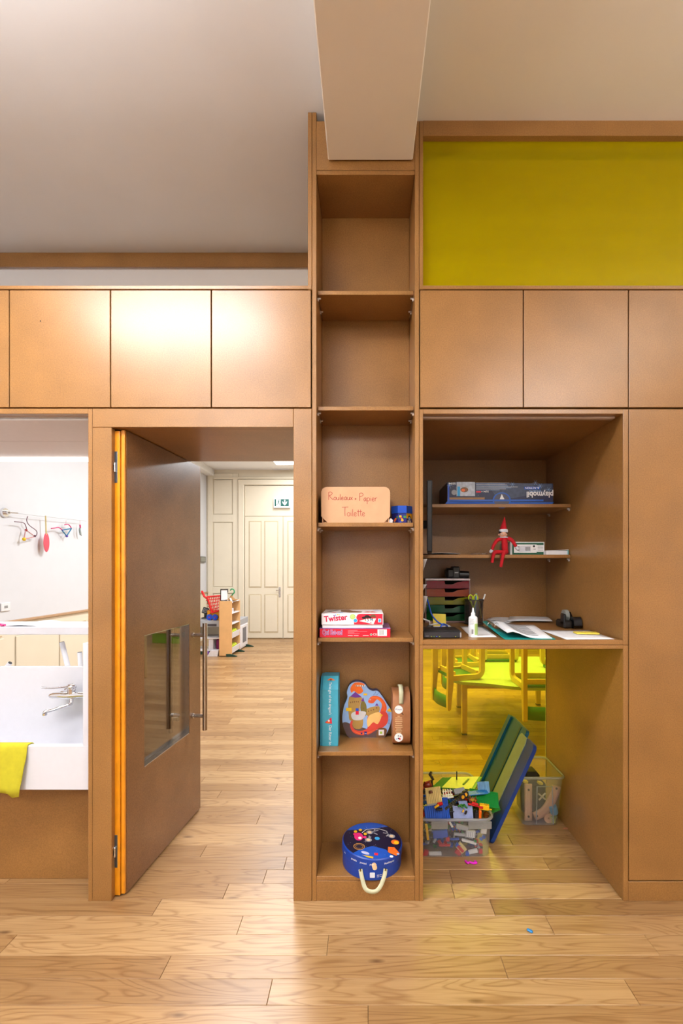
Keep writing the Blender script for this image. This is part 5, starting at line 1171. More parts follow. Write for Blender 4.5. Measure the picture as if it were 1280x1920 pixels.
# papers and binder
def sheetobj(name, label, quad, m=PAPER, h=0.001, curl=0.004, cat='paper', nx=6, ny=5, prt=None):
    a, b_, c, d = [Vector(p) for p in quad]; g = []
    for j in range(ny+1):
        row = []
        for i in range(nx+1):
            u, v = i/nx, j/ny; p = a*(1-u)*(1-v)+b_*u*(1-v)+c*u*v+d*(1-u)*v
            row.append((p.x, p.y, p.z+h+curl*abs(math.sin(2.3*u+1.7*v))*(0.3+v)))
        g.append(row)
    return tag(MB(m).sheet(g).build(name, smooth=80, solid=0.0007), label, cat)
def dk(px, py, h=0.0):
    Y = (EYE-zd-h)*FOC/(py-CY); return Vector(((px-CX)/FOC*Y, Y, zd+h))
sheetobj('paper_sheet', 'white paper sheet partly under the glue bottle and binder', [dk(884, 1195.5), dk(931, 1195), dk(905, 1174.5), dk(861, 1175)], curl=0.002)
sheetobj('paper_sheet', 'crumpled white drawing lying at the back of the desk, left one', [dk(910, 1163), dk(950, 1170), dk(990, 1158), dk(928, 1153.5)], curl=0.010)
sheetobj('paper_sheet', 'white drawing with blue corner at the back of the desk, right one', [dk(950, 1167, 0.001), dk(1036, 1168, 0.001), dk(1022, 1154, 0.001), dk(960, 1153, 0.001)], h=0.009, curl=0.006)
sheetobj('paper_sheet', 'large blank white paper at the right of the desk', [dk(1062, 1199.5), dk(1152, 1199), dk(1104, 1182.5), dk(1013, 1182.5)], curl=0.0015)
pq = dk(1101, 1190.5)
tag(MB(mat('sticky_yellow', (228, 206, 76), 0.7)).at(TRS((pq.x, pq.y+0.012, zd+0.0045), 0, 0, -0.12)).box(-0.052, 0.052, -0.025, 0.025, 0, 0.007, b=0.0005).build('sticky_pad'), 'yellow sticky note pad lying on the blank white paper', 'sticky note')
t = thing('ring_binder', 'open teal ring binder with printed pages at the desk front', 'binder', dk(975, 1195))
TEALB = mat('teal_card', (10, 150, 145), 0.4)
A, B, C_, D_ = dk(947, 1199.5), dk(1041, 1199.5), dk(1004, 1178), dk(925, 1180)
MB(TEALB).prism([(A.x, A.y), (B.x, B.y), (C_.x, C_.y), (D_.x, D_.y)], (0, 0, zd+0.0008), (1,0,0), (0,1,0), (0,0,0.003)).build('back_cover', t)
E_, F_ = dk(903, 1176), dk(905, 1174)
MB(TEALB).add([tuple(A+Vector((0, 0, 0.004))), tuple(D_+Vector((0, 0, 0.004))), (F_.x+0.02, F_.y, zd+0.030), (E_.x, E_.y-0.02, zd+0.034), tuple(A+Vector((-0.003, 0, 0.0015))), tuple(D_+Vector((-0.003, 0, 0.0015))), (F_.x+0.017, F_.y, zd+0.027), (E_.x-0.003, E_.y-0.02, zd+0.031)], [(0,1,2,3),(4,7,6,5),(0,4,5,1),(1,5,6,2),(2,6,7,3),(3,7,4,0)]).build('front_cover', t)
g = []
for j in range(6):
    row = []
    for i in range(9):
        u, v = i/8, j/5; p = (A+Vector((0.012, 0.012, 0)))*(1-u)*(1-v)+(B+Vector((-0.012, 0.006, 0)))*u*(1-v)+(C_+Vector((0, 0.03, 0)))*u*v+(D_+Vector((-0.01, 0.03, 0)))*(1-u)*v
        row.append((p.x, p.y, zd+0.005+0.030*math.exp(-((u-0.12)/0.28)**2)+0.010*v))
    g.append(row)
MB(PAPER).sheet(g).build('pages', t, smooth=80, solid=0.003)
tx = MB(mat('print_text_grey', (130, 130, 136), 0.6))
for k in range(8):
    v = 0.14+0.095*k
    row0, row1 = [], []
    for i in range(9):
        u = 0.24+0.6*i/8
        for vv, rw in ((v, row0), (v+0.035, row1)):
            p = (A+Vector((0.012, 0.012, 0)))*(1-u)*(1-vv)+(B+Vector((-0.012, 0.006, 0)))*u*(1-vv)+(C_+Vector((0, 0.03, 0)))*u*vv+(D_+Vector((-0.01, 0.03, 0)))*(1-u)*vv
            rw.append((p.x, p.y, zd+0.0078+0.030*math.exp(-((u-0.12)/0.28)**2)+0.010*vv))
    tx.sheet([row0[:8-(k*3) % 3], row1[:8-(k*3) % 3]])
tx.build('printed_text', t)['kind'] = 'stuff'
for (px, py) in ((918, 1178), (931, 1180)):
    c_ = dk(px, py+6); MB(CHROME).tube([(c_.x+0.012*math.cos(a), c_.y+0.004*math.cos(a), zd+0.030+0.017*math.sin(a)) for a in (PI*k/10-0.3 for k in range(12))], 0.0016, 6).build('binder_ring', t, smooth=60)
# tape dispenser
t = thing('tape_dispenser', 'black desk tape dispenser with a roll near the right niche wall', 'tape dispenser', (1.083, 2.42, zd))
xa, xb = 1.040, 1.130
MB(mat('gloss_black', (14, 14, 16), 0.15)).prism(smooth_loop([(2.37, zd+0.001), (2.37, zd+0.055), (2.40, zd+0.060), (2.43, zd+0.045), (2.47, zd+0.055), (2.495, zd+0.078), (2.50, zd+0.06), (2.50, zd+0.001)], 3), (xb-0.042, 0, 0), (0,1,0), (0,0,1), (0.042, 0, 0)).build('body', t, smooth=30)
MB(BLACKP).box(xa, xb-0.042, 2.372, 2.48, zd+0.0006, zd+0.042, b=0.008).box(xa, xa+0.014, 2.375, 2.42, zd+0.02, zd+0.078, b=0.005).build('base', t)
MB(sheet_glass('tape_clear', (220, 226, 224), (215, 220, 216), 0.6, rough=0.15)).at(TRS((xb-0.055, 2.435, zd+0.062), 0, PI/2, 0)).lathe([(0.014, -0.010), (0.033, -0.010), (0.033, 0.010), (0.014, 0.010), (0.014, -0.010)], (0,0,0), 24, caps=False).build('tape_roll', t, smooth=40)
MB(mat('tape_core', (20, 120, 90), 0.4)).at(TRS((xb-0.055, 2.435, zd+0.062), 0, PI/2, 0)).lathe([(0.013, -0.011), (0.0138, -0.011), (0.0138, 0.011), (0.013, 0.011), (0.013, -0.011)], (0,0,0), 18, caps=False).build('tape_core', t, smooth=40)
# ------------------------------------------------------------------ knee space: toy bins
def bin_shell(t, x0, x1, y0, y1, h, taper=0.03, r=0.05):
    g = []
    for k in range(6):
        f = k/5; tp = taper*(1-f)
        g.append([(a, b_, 0.003+f*(h-0.003)) for a, b_ in rrect(x0+tp, y0+tp, x1-tp, y1-tp, r, 5)])
        g[-1].append(g[-1][0])
    MB(BINP).sheet(g).build('bin_wall', t, smooth=60)
    MB(BINP).add([(a, b_, 0.004) for a, b_ in rrect(x0+taper, y0+taper, x1-taper, y1-taper, r, 5)], [tuple(range(24))]).build('bin_base', t)
    ring = [(a, b_, h) for a, b_ in rrect(x0-0.004, y0-0.004, x1+0.004, y1+0.004, r+0.004, 6)]
    MB(BINR).tube(ring, (0.0075), 8, closed=True).build('rim', t, smooth=60)
bx0, bx1, by0, by1, bh = 0.266, 0.648, 2.295, 2.815, 0.198
t = thing('toy_brick_bin', 'clear plastic bin heaped with toy bricks under the desk', 'bin', ((bx0+bx1)/2, (by0+by1)/2, 0))
bin_shell(t, bx0, bx1, by0, by1, bh, 0.010)
for (pa, pb) in ((808, 839), (877, 921)):
    xa, xb = W(pa, 0, 2.29).x, W(pb, 0, 2.29).x
    MB(BINR).box(xa, xb, by0-0.012, by0-0.008, bh-0.042, bh-0.004, b=0.0015).build('clip_flap', t)
BR = [mat('brick_red', (200, 24, 32), 0.3), mat('brick_blue', (16, 82, 190), 0.3), mat('brick_white', (232, 230, 226), 0.3), mat('brick_yellow', (240, 186, 16), 0.3),
      mat('brick_black', (28, 28, 34), 0.3), mat('brick_dark_grey', (74, 78, 86), 0.35), mat('brick_green', (14, 128, 50), 0.3), mat('brick_light_grey', (160, 164, 170), 0.3), mat('brick_tan', (226, 202, 130), 0.35)]
BRED, BBLU, BWHT, BYEL, BBLK, BDGR, BGRN, BLGR, BTAN = BR
# loose bricks deep in the heap: nobody could count these
q = MB()
for i in range(950):
    q.use(R.choice([BBLK, BBLK, BDGR, BDGR, BBLU, BRED, BLGR, BDGR, BBLU, BGRN]))
    a, b_ = R.uniform(bx0+0.032, bx1-0.034), R.uniform(by0+0.040, by1-0.045)
    top = 0.165+0.035*math.exp(-((b_-2.42)/0.12)**2)
    c = R.uniform(0.018, top); k = min(1.0, 0.7+c*2)
    q.at(TRS((a, b_, c), R.uniform(-.6, .6), R.uniform(-.6, .6), R.uniform(0, PI)))
    l_ = R.choice([0.016, 0.024, 0.032]); q.box(-l_/2, l_/2, -0.008, 0.008, -0.005, 0.005)
o = q.build('loose_toy_bricks'); o['kind'] = 'stuff'; o['label'] = 'dark mixed toy bricks filling the clear bin'; o['category'] = 'toy bricks'
def studs(mb, w, d, h, pitch=0.008, r=0.0025, sh=0.0018):
    nx, ny = max(1, int(w/pitch+0.2)), max(1, int(d/pitch+0.2))
    for i in range(nx):
        for j in range(ny):
            mb.lathe([(r, h), (r, h+sh)], (-w/2+(i+0.5)*w/nx, -d/2+(j+0.5)*d/ny, 0), 6)
def brick(name, label, m, px, py, Y, w, d, h, rx=0, ry=0, rz=0, st=True, cat='toy brick', grp='toy bricks in the bin', pitch=0.008):
    mb = MB(m).at(TRS(W(px, py, Y), rx, ry, rz)); mb.box(-w/2, w/2, -d/2, d/2, -h/2, h/2, b=0.0006)
    if st: studs(mb, w, d, h/2, pitch, pitch*0.31)
    return tag(mb.build(name), label, cat, grp)
F = PI/2        # studs turned toward the viewer
# big pieces on top
zg = 0.250
def hz(px, py, zz): 
    Y = (EYE-zz)*FOC/(py-CY); return ((px-CX)/FOC*Y, Y)
gq = [hz(809, 1476, zg), hz(889, 1480.5, zg), hz(903, 1456.5, zg), hz(829, 1458, zg)]
t = thing('baseplate_model', 'green building plate with a pale lime deck on top of the bricks', 'toy model', (gq[0][0]+0.1, gq[0][1], zg), group='toy bricks in the bin')
MB(BGRN).prism(gq, (0, 0, zg-0.004), (1,0,0), (0,1,0), (0,0,0.004)).build('baseplate', t)
def gl(u, v): return (gq[0][0]*(1-u)*(1-v)+gq[1][0]*u*(1-v)+gq[2][0]*u*v+gq[3][0]*(1-u)*v, gq[0][1]*(1-u)*(1-v)+gq[1][1]*u*(1-v)+gq[2][1]*u*v+gq[3][1]*(1-u)*v)
MB(mat('lime_deck', (196, 200, 96), 0.35)).prism([gl(0.24, 0.0), gl(0.93, 0.0), gl(0.93, 1.0), gl(0.24, 1.0)], (0, 0, zg), (1,0,0), (0,1,0), (0,0,0.0022)).build('deck', t)
for k in range(9): MB(BGRN).prism([gl(0.01+0.025*k, 0.02), gl(0.018+0.025*k, 0.02), gl(0.018+0.025*k, 0.98), gl(0.01+0.025*k, 0.98)], (0, 0, zg), (1,0,0), (0,1,0), (0,0,0.0025)).build('ridge', t)
c_ = gl(0.42, 0.75); MB(BBLK).box(c_[0]-0.003, c_[0]+0.003, c_[1]-0.003, c_[1]+0.003, zg+0.002, zg+0.050).build('post', t)
MB(mat('deep_green', (40, 100, 30), 0.3)).prism([gl(0.66, 0.30), gl(0.70, 0.30), gl(0.73, 0.75), gl(0.69, 0.75)], (0, 0, zg+0.0022), (1,0,0), (0,1,0), (0,0,0.005)).build('bar', t)
# cream ribbed wall
t = thing('ribbed_wall', 'cream ribbed toy wall piece at the left of the heap', 'toy model', W(812, 1492, 2.345), group='toy bricks in the bin')
M_ = TRS(W(812.5, 1490.5, 2.345), -0.25, -0.10, 0.05)
q = MB(BTAN).at(M_); q.box(-0.040, 0.040, 0.0, 0.006, -0.040, 0.036)
for k in range(9): q.box(-0.0375+0.0088*k, -0.0335+0.0088*k, -0.004, 0.0, -0.040, 0.036, b=0.001)
q.build('wall_panel', t); MB(BLGR).at(M_).box(-0.042, 0.042, -0.008, 0.008, -0.047, -0.040, b=0.001).build('sill', t)
MB(mat('brown_bit', (112, 66, 40), 0.4)).at(M_).lathe([(0.011, 0.0), (0.009, 0.012)], (-0.014, -0.006, 0.012), 8).build('peg', t)
# fence
t = thing('toy_fence', 'small white toy picket fence in the heap', 'toy model', W(837, 1490, 2.36), group='toy bricks in the bin')
M_ = TRS(W(838.5, 1487, 2.36), -0.1, -0.08, 0.1)
for k in range(4): MB(mat('fence_white', (236, 228, 206), 0.35)).at(M_).box(-0.024+0.0125*k, -0.018+0.0125*k, -0.002, 0.002, -0.018, 0.020, b=0.001).build('picket', t)
MB(BWHT).at(M_).box(-0.027, 0.027, 0.002, 0.005, 0.006, 0.010).box(-0.027, 0.027, 0.002, 0.005, -0.014, -0.008).box(-0.030, 0.030, -0.006, 0.008, -0.024, -0.018).build('rail', t)
brick('toy_slope', 'grey sloped toy piece above the black wheels', mat('slope_grey', (140, 142, 156), 0.35), 861, 1483.5, 2.38, 0.058, 0.03, 0.012, 0.5, -0.16, 0.1, st=False)
# wheels
t = thing('wheel_set', 'black toy axle with two yellow hubbed wheels', 'toy model', W(866, 1492, 2.37), group='toy bricks in the bin')
for (px, py, Y) in ((866, 1493.5, 2.352), (871.5, 1489, 2.365)):
    p = W(px, py, Y); MB(BBLK).at(TRS(p, PI/2-0.15, 0, 0.35)).lathe([(0.007, -0.008), (0.018, -0.007), (0.019, 0.0), (0.018, 0.007), (0.0105, 0.008)], (0,0,0), 18).build('tyre', t, smooth=40)
    MB(mat('hub_yellow', (236, 168, 30), 0.35)).at(TRS(p, PI/2-0.15, 0, 0.35)).lathe([(0.0095, 0.0075), (0.0085, 0.0105)], (0,0,0), 16).build('hub', t)
MB(BBLK).cyl(W(868, 1491, 2.37), W(848, 1495, 2.39), 0.008, seg=10).build('axle', t)
# blue corrugated plates
def ribplate(label, m, px, py, Y, w, h, n, rx, ry, rz):
    t = thing('corrugated_plate', label, 'toy model', W(px, py, Y), group='toy bricks in the bin'); M_ = TRS(W(px, py, Y), rx, ry, rz)
    MB(m).at(M_).box(-w/2, w/2, 0, 0.003, -h/2, h/2).build('plate', t)
    for k in range(n): MB(m).at(M_).box(-w/2+w*(k+0.15)/n, -w/2+w*(k+0.7)/n, -0.0035, 0.0, -h/2, h/2, b=0.001).build('ridge', t)
ribplate('large bright blue corrugated plate at the front left of the heap', BBLU, 819.5, 1524, 2.318, 0.130, 0.070, 12, -0.35, -0.06, 0.05)
ribplate('small blue corrugated plate behind the fence', BBLU, 833, 1502, 2.345, 0.034, 0.034, 5, -0.3, 0, 0)
ribplate('pale blue corrugated plate standing at the right of the heap', mat('pale_blue_brick', (110, 160, 196), 0.3), 906, 1476, 2.42, 0.062, 0.056, 7, -0.2, -0.12, -0.2)
brick('toy_plate', 'long blue toy plate below the lime deck', mat('mid_blue_brick', (40, 120, 180), 0.3), 893, 1486.5, 2.40, 0.12, 0.03, 0.006, 0.2, -0.06, 0.1)
# track strip
t = thing('toy_track', 'dark ridged toy track strip lying diagonally', 'toy model', W(848, 1506, 2.335), group='toy bricks in the bin')
pa, pb = W(834, 1517, 2.325), W(863, 1494, 2.35); dv = pb-pa
MB(BBLK).cyl(pa, pb, 0.007, seg=8).build('strip', t)
for k in range(9): MB(mat('olive_dark', (84, 82, 50), 0.5)).at(TRS(pa+dv*(k+0.5)/9+Vector((0, -0.006, 0.002)), 0.2, -0.7, 0)).box(-0.002, 0.002, -0.002, 0.002, -0.008, 0.008).build('tread', t)
# pale violet grid
t = thing('grid_panel', 'pale violet studded panel at the front middle of the heap', 'toy model', W(867, 1524, 2.32), group='toy bricks in the bin')
VIO = mat('pale_violet', (150, 164, 208), 0.3); M_ = TRS(W(867.5, 1523, 2.318), F-0.35, 0, 0.04)
q = MB(VIO).at(M_).box(-0.051, 0.051, -0.030, 0.030, -0.003, 0.003, b=0.0006); studs(q, 0.102, 0.060, 0.003, 0.0085, 0.003); q.build('panel', t)
MB(mat('pale_sill', (196, 200, 214), 0.3)).at(M_).box(-0.052, 0.052, -0.038, -0.030, -0.005, 0.006, b=0.001).build('sill', t)
M2 = TRS(W(869, 1507.5, 2.345), F-0.9, 0, 0.1); q = MB(VIO).at(M2).box(-0.025, 0.020, -0.012, 0.015, -0.003, 0.003); studs(q, 0.045, 0.027, 0.003, 0.0085, 0.003); q.build('roof_panel', t)
# leaf, plates, crown ...
q = MB(mat('leaf_green', (16, 110, 40), 0.4)); pc = W(867, 1511, 2.305)
for k in range(7): a = k*0.9; q.at(TRS(pc+Vector((0.006*math.cos(a)*(1+k*0.4), 0.004*math.sin(a), 0.003*math.sin(2*a))), 0.3*math.sin(k), 0.2, a)).box(-0.013, 0.013, -0.005, 0.005, -0.003, 0.003, b=0.002)
q.at(None); tag(q.build('toy_leaf'), 'green toy leaf cluster lying on the violet panel', 'toy brick', 'toy bricks in the bin')
q_ = brick('toy_plate', 'broad green studded plate at the right of the heap', BGRN, 907, 1497, 2.40, 0.150, 0.085, 0.006, 0.62, 0.10, -0.12)
brick('toy_plate', 'second green plate tucked under the broad one', BGRN, 925, 1513, 2.42, 0.06, 0.06, 0.006, 0.5, -0.5, -0.2)
q = MB(mat('crown_brown', (128, 58, 24), 0.4)); pc = W(886, 1501, 2.335)
for k in range(9): a = 2*PI*k/9; q.at(TRS(pc, 0.15, 0.1, a)).add([(0.018, -0.007, 0), (0.018, 0.007, 0), (0.024, 0, 0.022 if k % 2 else 0.014), (0.014, -0.007, 0), (0.014, 0.007, 0)], [(0,1,2),(3,2,4),(0,2,3),(1,4,2),(0,3,4,1)])
q.at(None); q.lathe([(0.019, -0.006), (0.019, 0.002), (0.012, 0.002)], pc, 12); tag(q.build('brown_crown_piece'), 'reddish brown toy crown piece in the heap', 'toy brick', 'toy bricks in the bin')
tag(MB(BRED).cyl(W(877, 1507, 2.31), W(905, 1514, 2.305), 0.0045, seg=8).cyl(W(884, 1506, 2.31), W(896, 1509, 2.305), 0.007, seg=8).build('toy_rod', smooth=40), 'long red toy rod at the front right of the heap', 'toy brick', 'toy bricks in the bin')
t = thing('yellow_rack', 'yellow comb shaped toy brick at the front right of the heap', 'toy model', W(907, 1513, 2.315), group='toy bricks in the bin'); M_ = TRS(W(907, 1513, 2.312), 0, 0.16, 0.05)
MB(BYEL).at(M_).box(-0.025, 0.025, -0.006, 0.006, -0.013, 0.010, b=0.001).build('block', t)
for k in range(6): MB(BYEL).at(M_).box(-0.024+0.0085*k, -0.0185+0.0085*k, -0.005, 0.005, 0.010, 0.0155).build('tooth', t)
MB(BRED).at(M_).box(-0.028, -0.006, -0.008, -0.006, -0.008, 0.000).build('red_tile', t); MB(BYEL).at(M_).cyl((0.025, 0, -0.008), (0.042, 0, -0.009), 0.003, seg=8).build('pin', t)
tag(MB(mat('brick_orange', (240, 110, 20), 0.3)).at(TRS(W(899.5, 1527, 2.318), 0.1, 0, 0)).box(-0.0065, 0.0065, -0.006, 0.006, -0.024, 0.024, b=0.001).box(-0.0075, 0.0075, -0.007, 0.007, 0.010, 0.014).build('toy_post'), 'upright orange toy post beside the rim', 'toy brick', 'toy bricks in the bin')
tag(MB(BBLK).at(TRS(W(892, 1528, 2.32), 0, 0.1, 0.3)).box(-0.011, 0.011, -0.01, 0.01, -0.02, 0.016, b=0.002).box(-0.006, 0.006, -0.006, 0.006, 0.016, 0.026, b=0.001).build('toy_figure_base'), 'black toy piece left of the orange post', 'toy brick', 'toy bricks in the bin')
tag(MB(sheet_glass('amber_plastic', (200, 130, 40), (170, 100, 30), 0.4)).at(TRS(W(911, 1528, 2.33), 0.2, 0.2, 0.2)).lathe([(0.012, -0.012), (0.016, 0), (0.014, 0.012), (0.006, 0.018)], (0,0,0), 10).build('amber_dome', smooth=40), 'amber see-through toy dome right of the orange post', 'toy brick', 'toy bricks in the bin')
q = MB(mat('horse_dark', (62, 52, 28), 0.5)); q.tube(smooth_path([tuple(W(812, 1462, 2.46)), tuple(W(809, 1457, 2.46)), tuple(W(806, 1452, 2.46)), tuple(W(809, 1447, 2.46))], 4), [0.007, 0.008, 0.006, 0.008, 0.009, 0.006, 0.007, 0.008, 0.009, 0.008, 0.007, 0.008, 0.005], 8).tube([W(809, 1462, 2.46), W(810, 1476, 2.46)], 0.006, 8)
tag(q.build('toy_creature', smooth=50), 'dark knobbly toy creature rising at the back left of the heap', 'toy brick', 'toy bricks in the bin')
tag(MB(mat('helmet_red', (130, 34, 20), 0.35)).ball(W(801, 1472, 2.42), (0.024, 0.02, 0.020)).tube([W(796, 1468, 2.40), W(808, 1463, 2.42)], [0.008, 0.003], 8).build('toy_helmet', smooth=50), 'dark red rounded toy helmet at the left rim', 'toy brick', 'toy bricks in the bin')
brick('toy_brick', 'small bright red brick above the large blue plate', BRED, 824.5, 1507.5, 2.315, 0.028, 0.014, 0.010, 0.5, -0.1, 0.2)
brick('toy_brick', 'small yellow brick pointing left above the large blue plate', BYEL, 818.5, 1512, 2.305, 0.026, 0.010, 0.007, 0.6, -0.45, 0.3)
brick('toy_brick', 'black brick at the lower middle of the large blue plate', BBLK, 823, 1517, 2.302, 0.034, 0.012, 0.010, 0.3, 0.1, 0.1)
brick('toy_brick', 'dark brick in the shade between blue plate and violet panel', BBLK, 845, 1524, 2.33, 0.024, 0.03, 0.04, 0.2, 0.1, 0.1)
brick('toy_brick', 'tiny yellow brick lying on the violet panel', BYEL, 868, 1520.5, 2.302, 0.006, 0.005, 0.014, 0, 0.4, 0)
brick('toy_brick', 'tiny black brick lying on the violet panel', BBLK, 873, 1523.5, 2.302, 0.010, 0.006, 0.018, 0, 0.4, 0)
# pieces seen through the front wall
YI = 2.335
inner = [('white brick', BWHT, 815.5, 1600, 0.064, 0.014, 0, 'lying low at the left, seen through the bin front'), ('yellow bar', BYEL, 800.5, 1560, 0.012, 0.080, -0.12, 'standing steeply, seen through the bin front at left'),
    ('blue panel', BBLU, 825, 1563, 0.075, 0.040, -0.12, 'large and slanted, seen through the bin front'), ('red plate', BRED, 833, 1584.5, 0.058, 0.008, 0, 'thin, seen through the bin front left of middle'),
    ('white brick', BWHT, 886.5, 1596, 0.046, 0.017, -0.22, 'tilted, seen low through the bin front at right'), ('white bar', BWHT, 879, 1578, 0.076, 0.010, 0.27, 'long and thin, slanting down right through the bin front'),
    ('white grille', BWHT, 881.5, 1563, 0.048, 0.034, 0.1, 'ribbed, seen through the bin front right of middle'), ('yellow bar', BYEL, 898, 1606, 0.082, 0.008, 0.02, 'lying along the bin floor at the right'),
    ('tan frame', BTAN, 864, 1589, 0.050, 0.034, 0.85, 'tilted frame seen through the middle of the bin front'), ('red wedge', BRED, 859, 1597, 0.032, 0.026, 0.6, 'seen low through the middle of the bin front'),
    ('blue brick', BBLU, 858, 1585, 0.022, 0.018, 0.5, 'small, seen through the middle of the bin front'), ('red brick', BRED, 839, 1573, 0.018, 0.020, 0.1, 'small, seen high through the bin front'),
    ('grey plate', BLGR, 861, 1564.5, 0.056, 0.010, 0.1, 'dull, seen high through the middle of the bin front'), ('light grey panel', BLGR, 866, 1551, 0.060, 0.022, 0.2, 'seen just under the rim in the middle'),
    ('white tube', BWHT, 845, 1545, 0.010, 0.032, -0.5, 'short, seen just under the rim left of middle'), ('red brick', BRED, 900.5, 1596, 0.018, 0.020, 0.0, 'small, seen low through the bin front near the right corner'),
    ('green brick', BGRN, 891, 1577, 0.012, 0.008, 0.0, 'tiny, seen through the bin front right of the white bar'), ('grey brick', BLGR, 814.5, 1575, 0.012, 0.026, 0.45, 'small tilted, seen through the bin front at left'),
    ('red brick', BRED, 798, 1599, 0.022, 0.030, 0.3, 'seen low through the bin front at the far left'), ('blue bar', BBLU, 852, 1573, 0.044, 0.006, -0.08, 'thin, seen through the middle of the bin front'), ('white scoop', BWHT, 907, 1553, 0.028, 0.052, 0.1, 'rounded, seen under the rim at the right corner'), ('blue brick', BBLU, 876, 1601, 0.018, 0.026, 0.1, 'seen low through the bin front, left of the tilted white one')]
for (nm, m, px, py, w, h, ry, where) in inner:
    zf_ = max(0.0, (py-1537)/75); yy = 2.301+0.012*zf_
    mb = MB(m).at(TRS(W(px, py, yy+0.010), 0.05, ry, 0)); mb.box(-w/2, w/2, -0.006, 0.006, -h/2, h/2, b=0.0008)
    if 'grille' in nm:
        for k in range(5): mb.use(BLGR).box(-w/2+w*(k+0.3)/5, -w/2+w*(k+0.6)/5, -0.0075, -0.006, -h/2+0.004, h/2-0.004)
    elif 'brick' in nm or 'plate' in nm:
        n_ = max(1, int(w/0.009))
        for k in range(n_): mb.box(-w/2+w*(k+0.25)/n_, -w/2+w*(k+0.75)/n_, -0.003, 0.003, h/2, h/2+0.0018)
    elif 'frame' in nm: mb.use(BRED).box(-w/2+0.004, w/2-0.004, -0.0075, -0.006, -h/2+0.005, h/2-0.014)
    tag(mb.build('toy_brick'), nm+' '+where, 'toy brick', 'toy bricks behind the clear bin front')

# crate lid leaning between the bins
t = thing('crate_lid', 'teal and blue crate lid with a pale stripe leaning beside the brick bin', 'lid', (0.66, 2.6, 0))
u = Vector((0.418, 0, 0.908)); v = Vector((0, 1, 0)); n_ = Vector((-0.908, 0, 0.418))
O_ = Vector((0.672, 2.395, 0.002))
LT, LBs = mat('lid_teal', (6, 82, 98), 0.35, var=0.08, scale=6), mat('lid_blue', (6, 50, 120), 0.35, var=0.08, scale=6)
LS = mat('lid_pale', (140, 150, 112), 0.45, var=0.08, scale=12)
MB(LT).prism(rrect(0.0, 0.150, 0.605, 0.440, 0.02), O_, u, v, n_*0.020).build('teal_panel', t)
MB(LBs).prism(rrect(0.0, 0.0, 0.575, 0.150, 0.03), O_, u, v, n_*0.020).build('blue_panel', t)
MB(LS).prism([(0.06, 0.098), (0.55, 0.098), (0.575, 0.112), (0.575, 0.190), (0.555, 0.205), (0.06, 0.205)], O_+n_*0.020, u, v, n_*0.004).build('pale_stripe', t)
MB(LT).prism([(0.02, 0.395), (0.60, 0.395), (0.60, 0.440), (0.02, 0.440)], O_+n_*0.020, u, v, n_*0.012).build('edge_lip', t)
MB(mat('lid_dark_teal', (4, 62, 66), 0.35)).prism([(0.02, 0.225), (0.598, 0.225), (0.598, 0.245), (0.02, 0.245)], O_+n_*0.020, u, v, n_*0.003).build('groove', t)
# second bin with wooden tracks
cx0, cx1, cy0, cy1, ch = 0.878, 1.128, 2.565, 2.842, 0.285
t = thing('track_bin', 'clear plastic bin of wooden train tracks against the right niche wall', 'bin', ((cx0+cx1)/2, 2.7, 0))
bin_shell(t, cx0, cx1, cy0, cy1, ch, 0.022, 0.03)
hp = W(1016, 1505, 2.56)
MB(BINR).tube([W(1005, 1545, 2.578), W(1006.5, 1475, 2.562), W(1035, 1475, 2.562), W(1037, 1545, 2.578)], 0.0035, 8).build('grip_arch', t)
TRK = mat('track_beech', (206, 160, 120), 0.5, var=0.06)
def track(label, pts, w=0.042, holes=True):
    t = thing('train_track', label, 'train track', pts[0], group='wooden train tracks')
    g = []
    for i, p in enumerate(pts):
        p = Vector(p); a = Vector(pts[max(i-1, 0)]); b_ = Vector(pts[min(i+1, len(pts)-1)]); d = (b_-a).normalized(); nn = Vector((d.z, 0, -d.x))
        g.append([tuple(p-nn*w/2), tuple(p-nn*w/6), tuple(p+nn*w/6), tuple(p+nn*w/2)])
    MB(TRK).sheet(g).build('track_board', t, smooth=80, solid=0.010)
    if holes:
        for k in (1, len(pts)-2): p = Vector(pts[k]); MB(DARK).cyl((p.x, p.y-0.0085, p.z), (p.x, p.y-0.0055, p.z), 0.006, seg=12).build('hole', t)
track('upright straight wooden track at the left of the track bin', [tuple(W(990, y_, 2.625)) for y_ in (1538, 1530, 1510, 1498, 1480, 1470)])
track('curved wooden track crossing the track bin diagonally', smooth_path([tuple(W(1001, 1531, 2.61)), tuple(W(1018, 1522, 2.61)), tuple(W(1031, 1505, 2.60)), tuple(W(1039, 1488, 2.60)), tuple(W(1043, 1474, 2.60))], 3), 0.048)
t = thing('wooden_ring', 'round wooden train piece with a hole low in the track bin', 'train track', W(1028, 1535, 2.60), group='wooden train tracks')
MB(TRK).at(TRS(W(1028, 1534, 2.605), PI/2, 0, 0)).lathe([(0.006, -0.005), (0.026, -0.005), (0.026, 0.005), (0.006, 0.005), (0.006, -0.005)], (0,0,0), 20, caps=False).build('ring', t, smooth=30)
tag(MB(mat('sky_cup', (110, 170, 200), 0.4)).at(TRS(W(1037, 1517, 2.605), 0.2, -0.35, 0)).lathe([(0.022, -0.024), (0.024, 0.0), (0.022, 0.024), (0.018, 0.026)], (0,0,0), 14).build('toy_cup', smooth=40), 'pale blue toy cup at the right of the track bin', 'toy', 'toys in the track bin')
tag(MB(mat('lime_cup', (170, 180, 90), 0.4)).at(TRS(W(1036, 1535, 2.61), 0, 0, 0)).lathe([(0.013, -0.020), (0.017, 0.008), (0.023, 0.012), (0.023, 0.020)], (0,0,0), 14).build('toy_flowerpot', smooth=40), 'pale lime toy pot low in the track bin', 'toy', 'toys in the track bin')
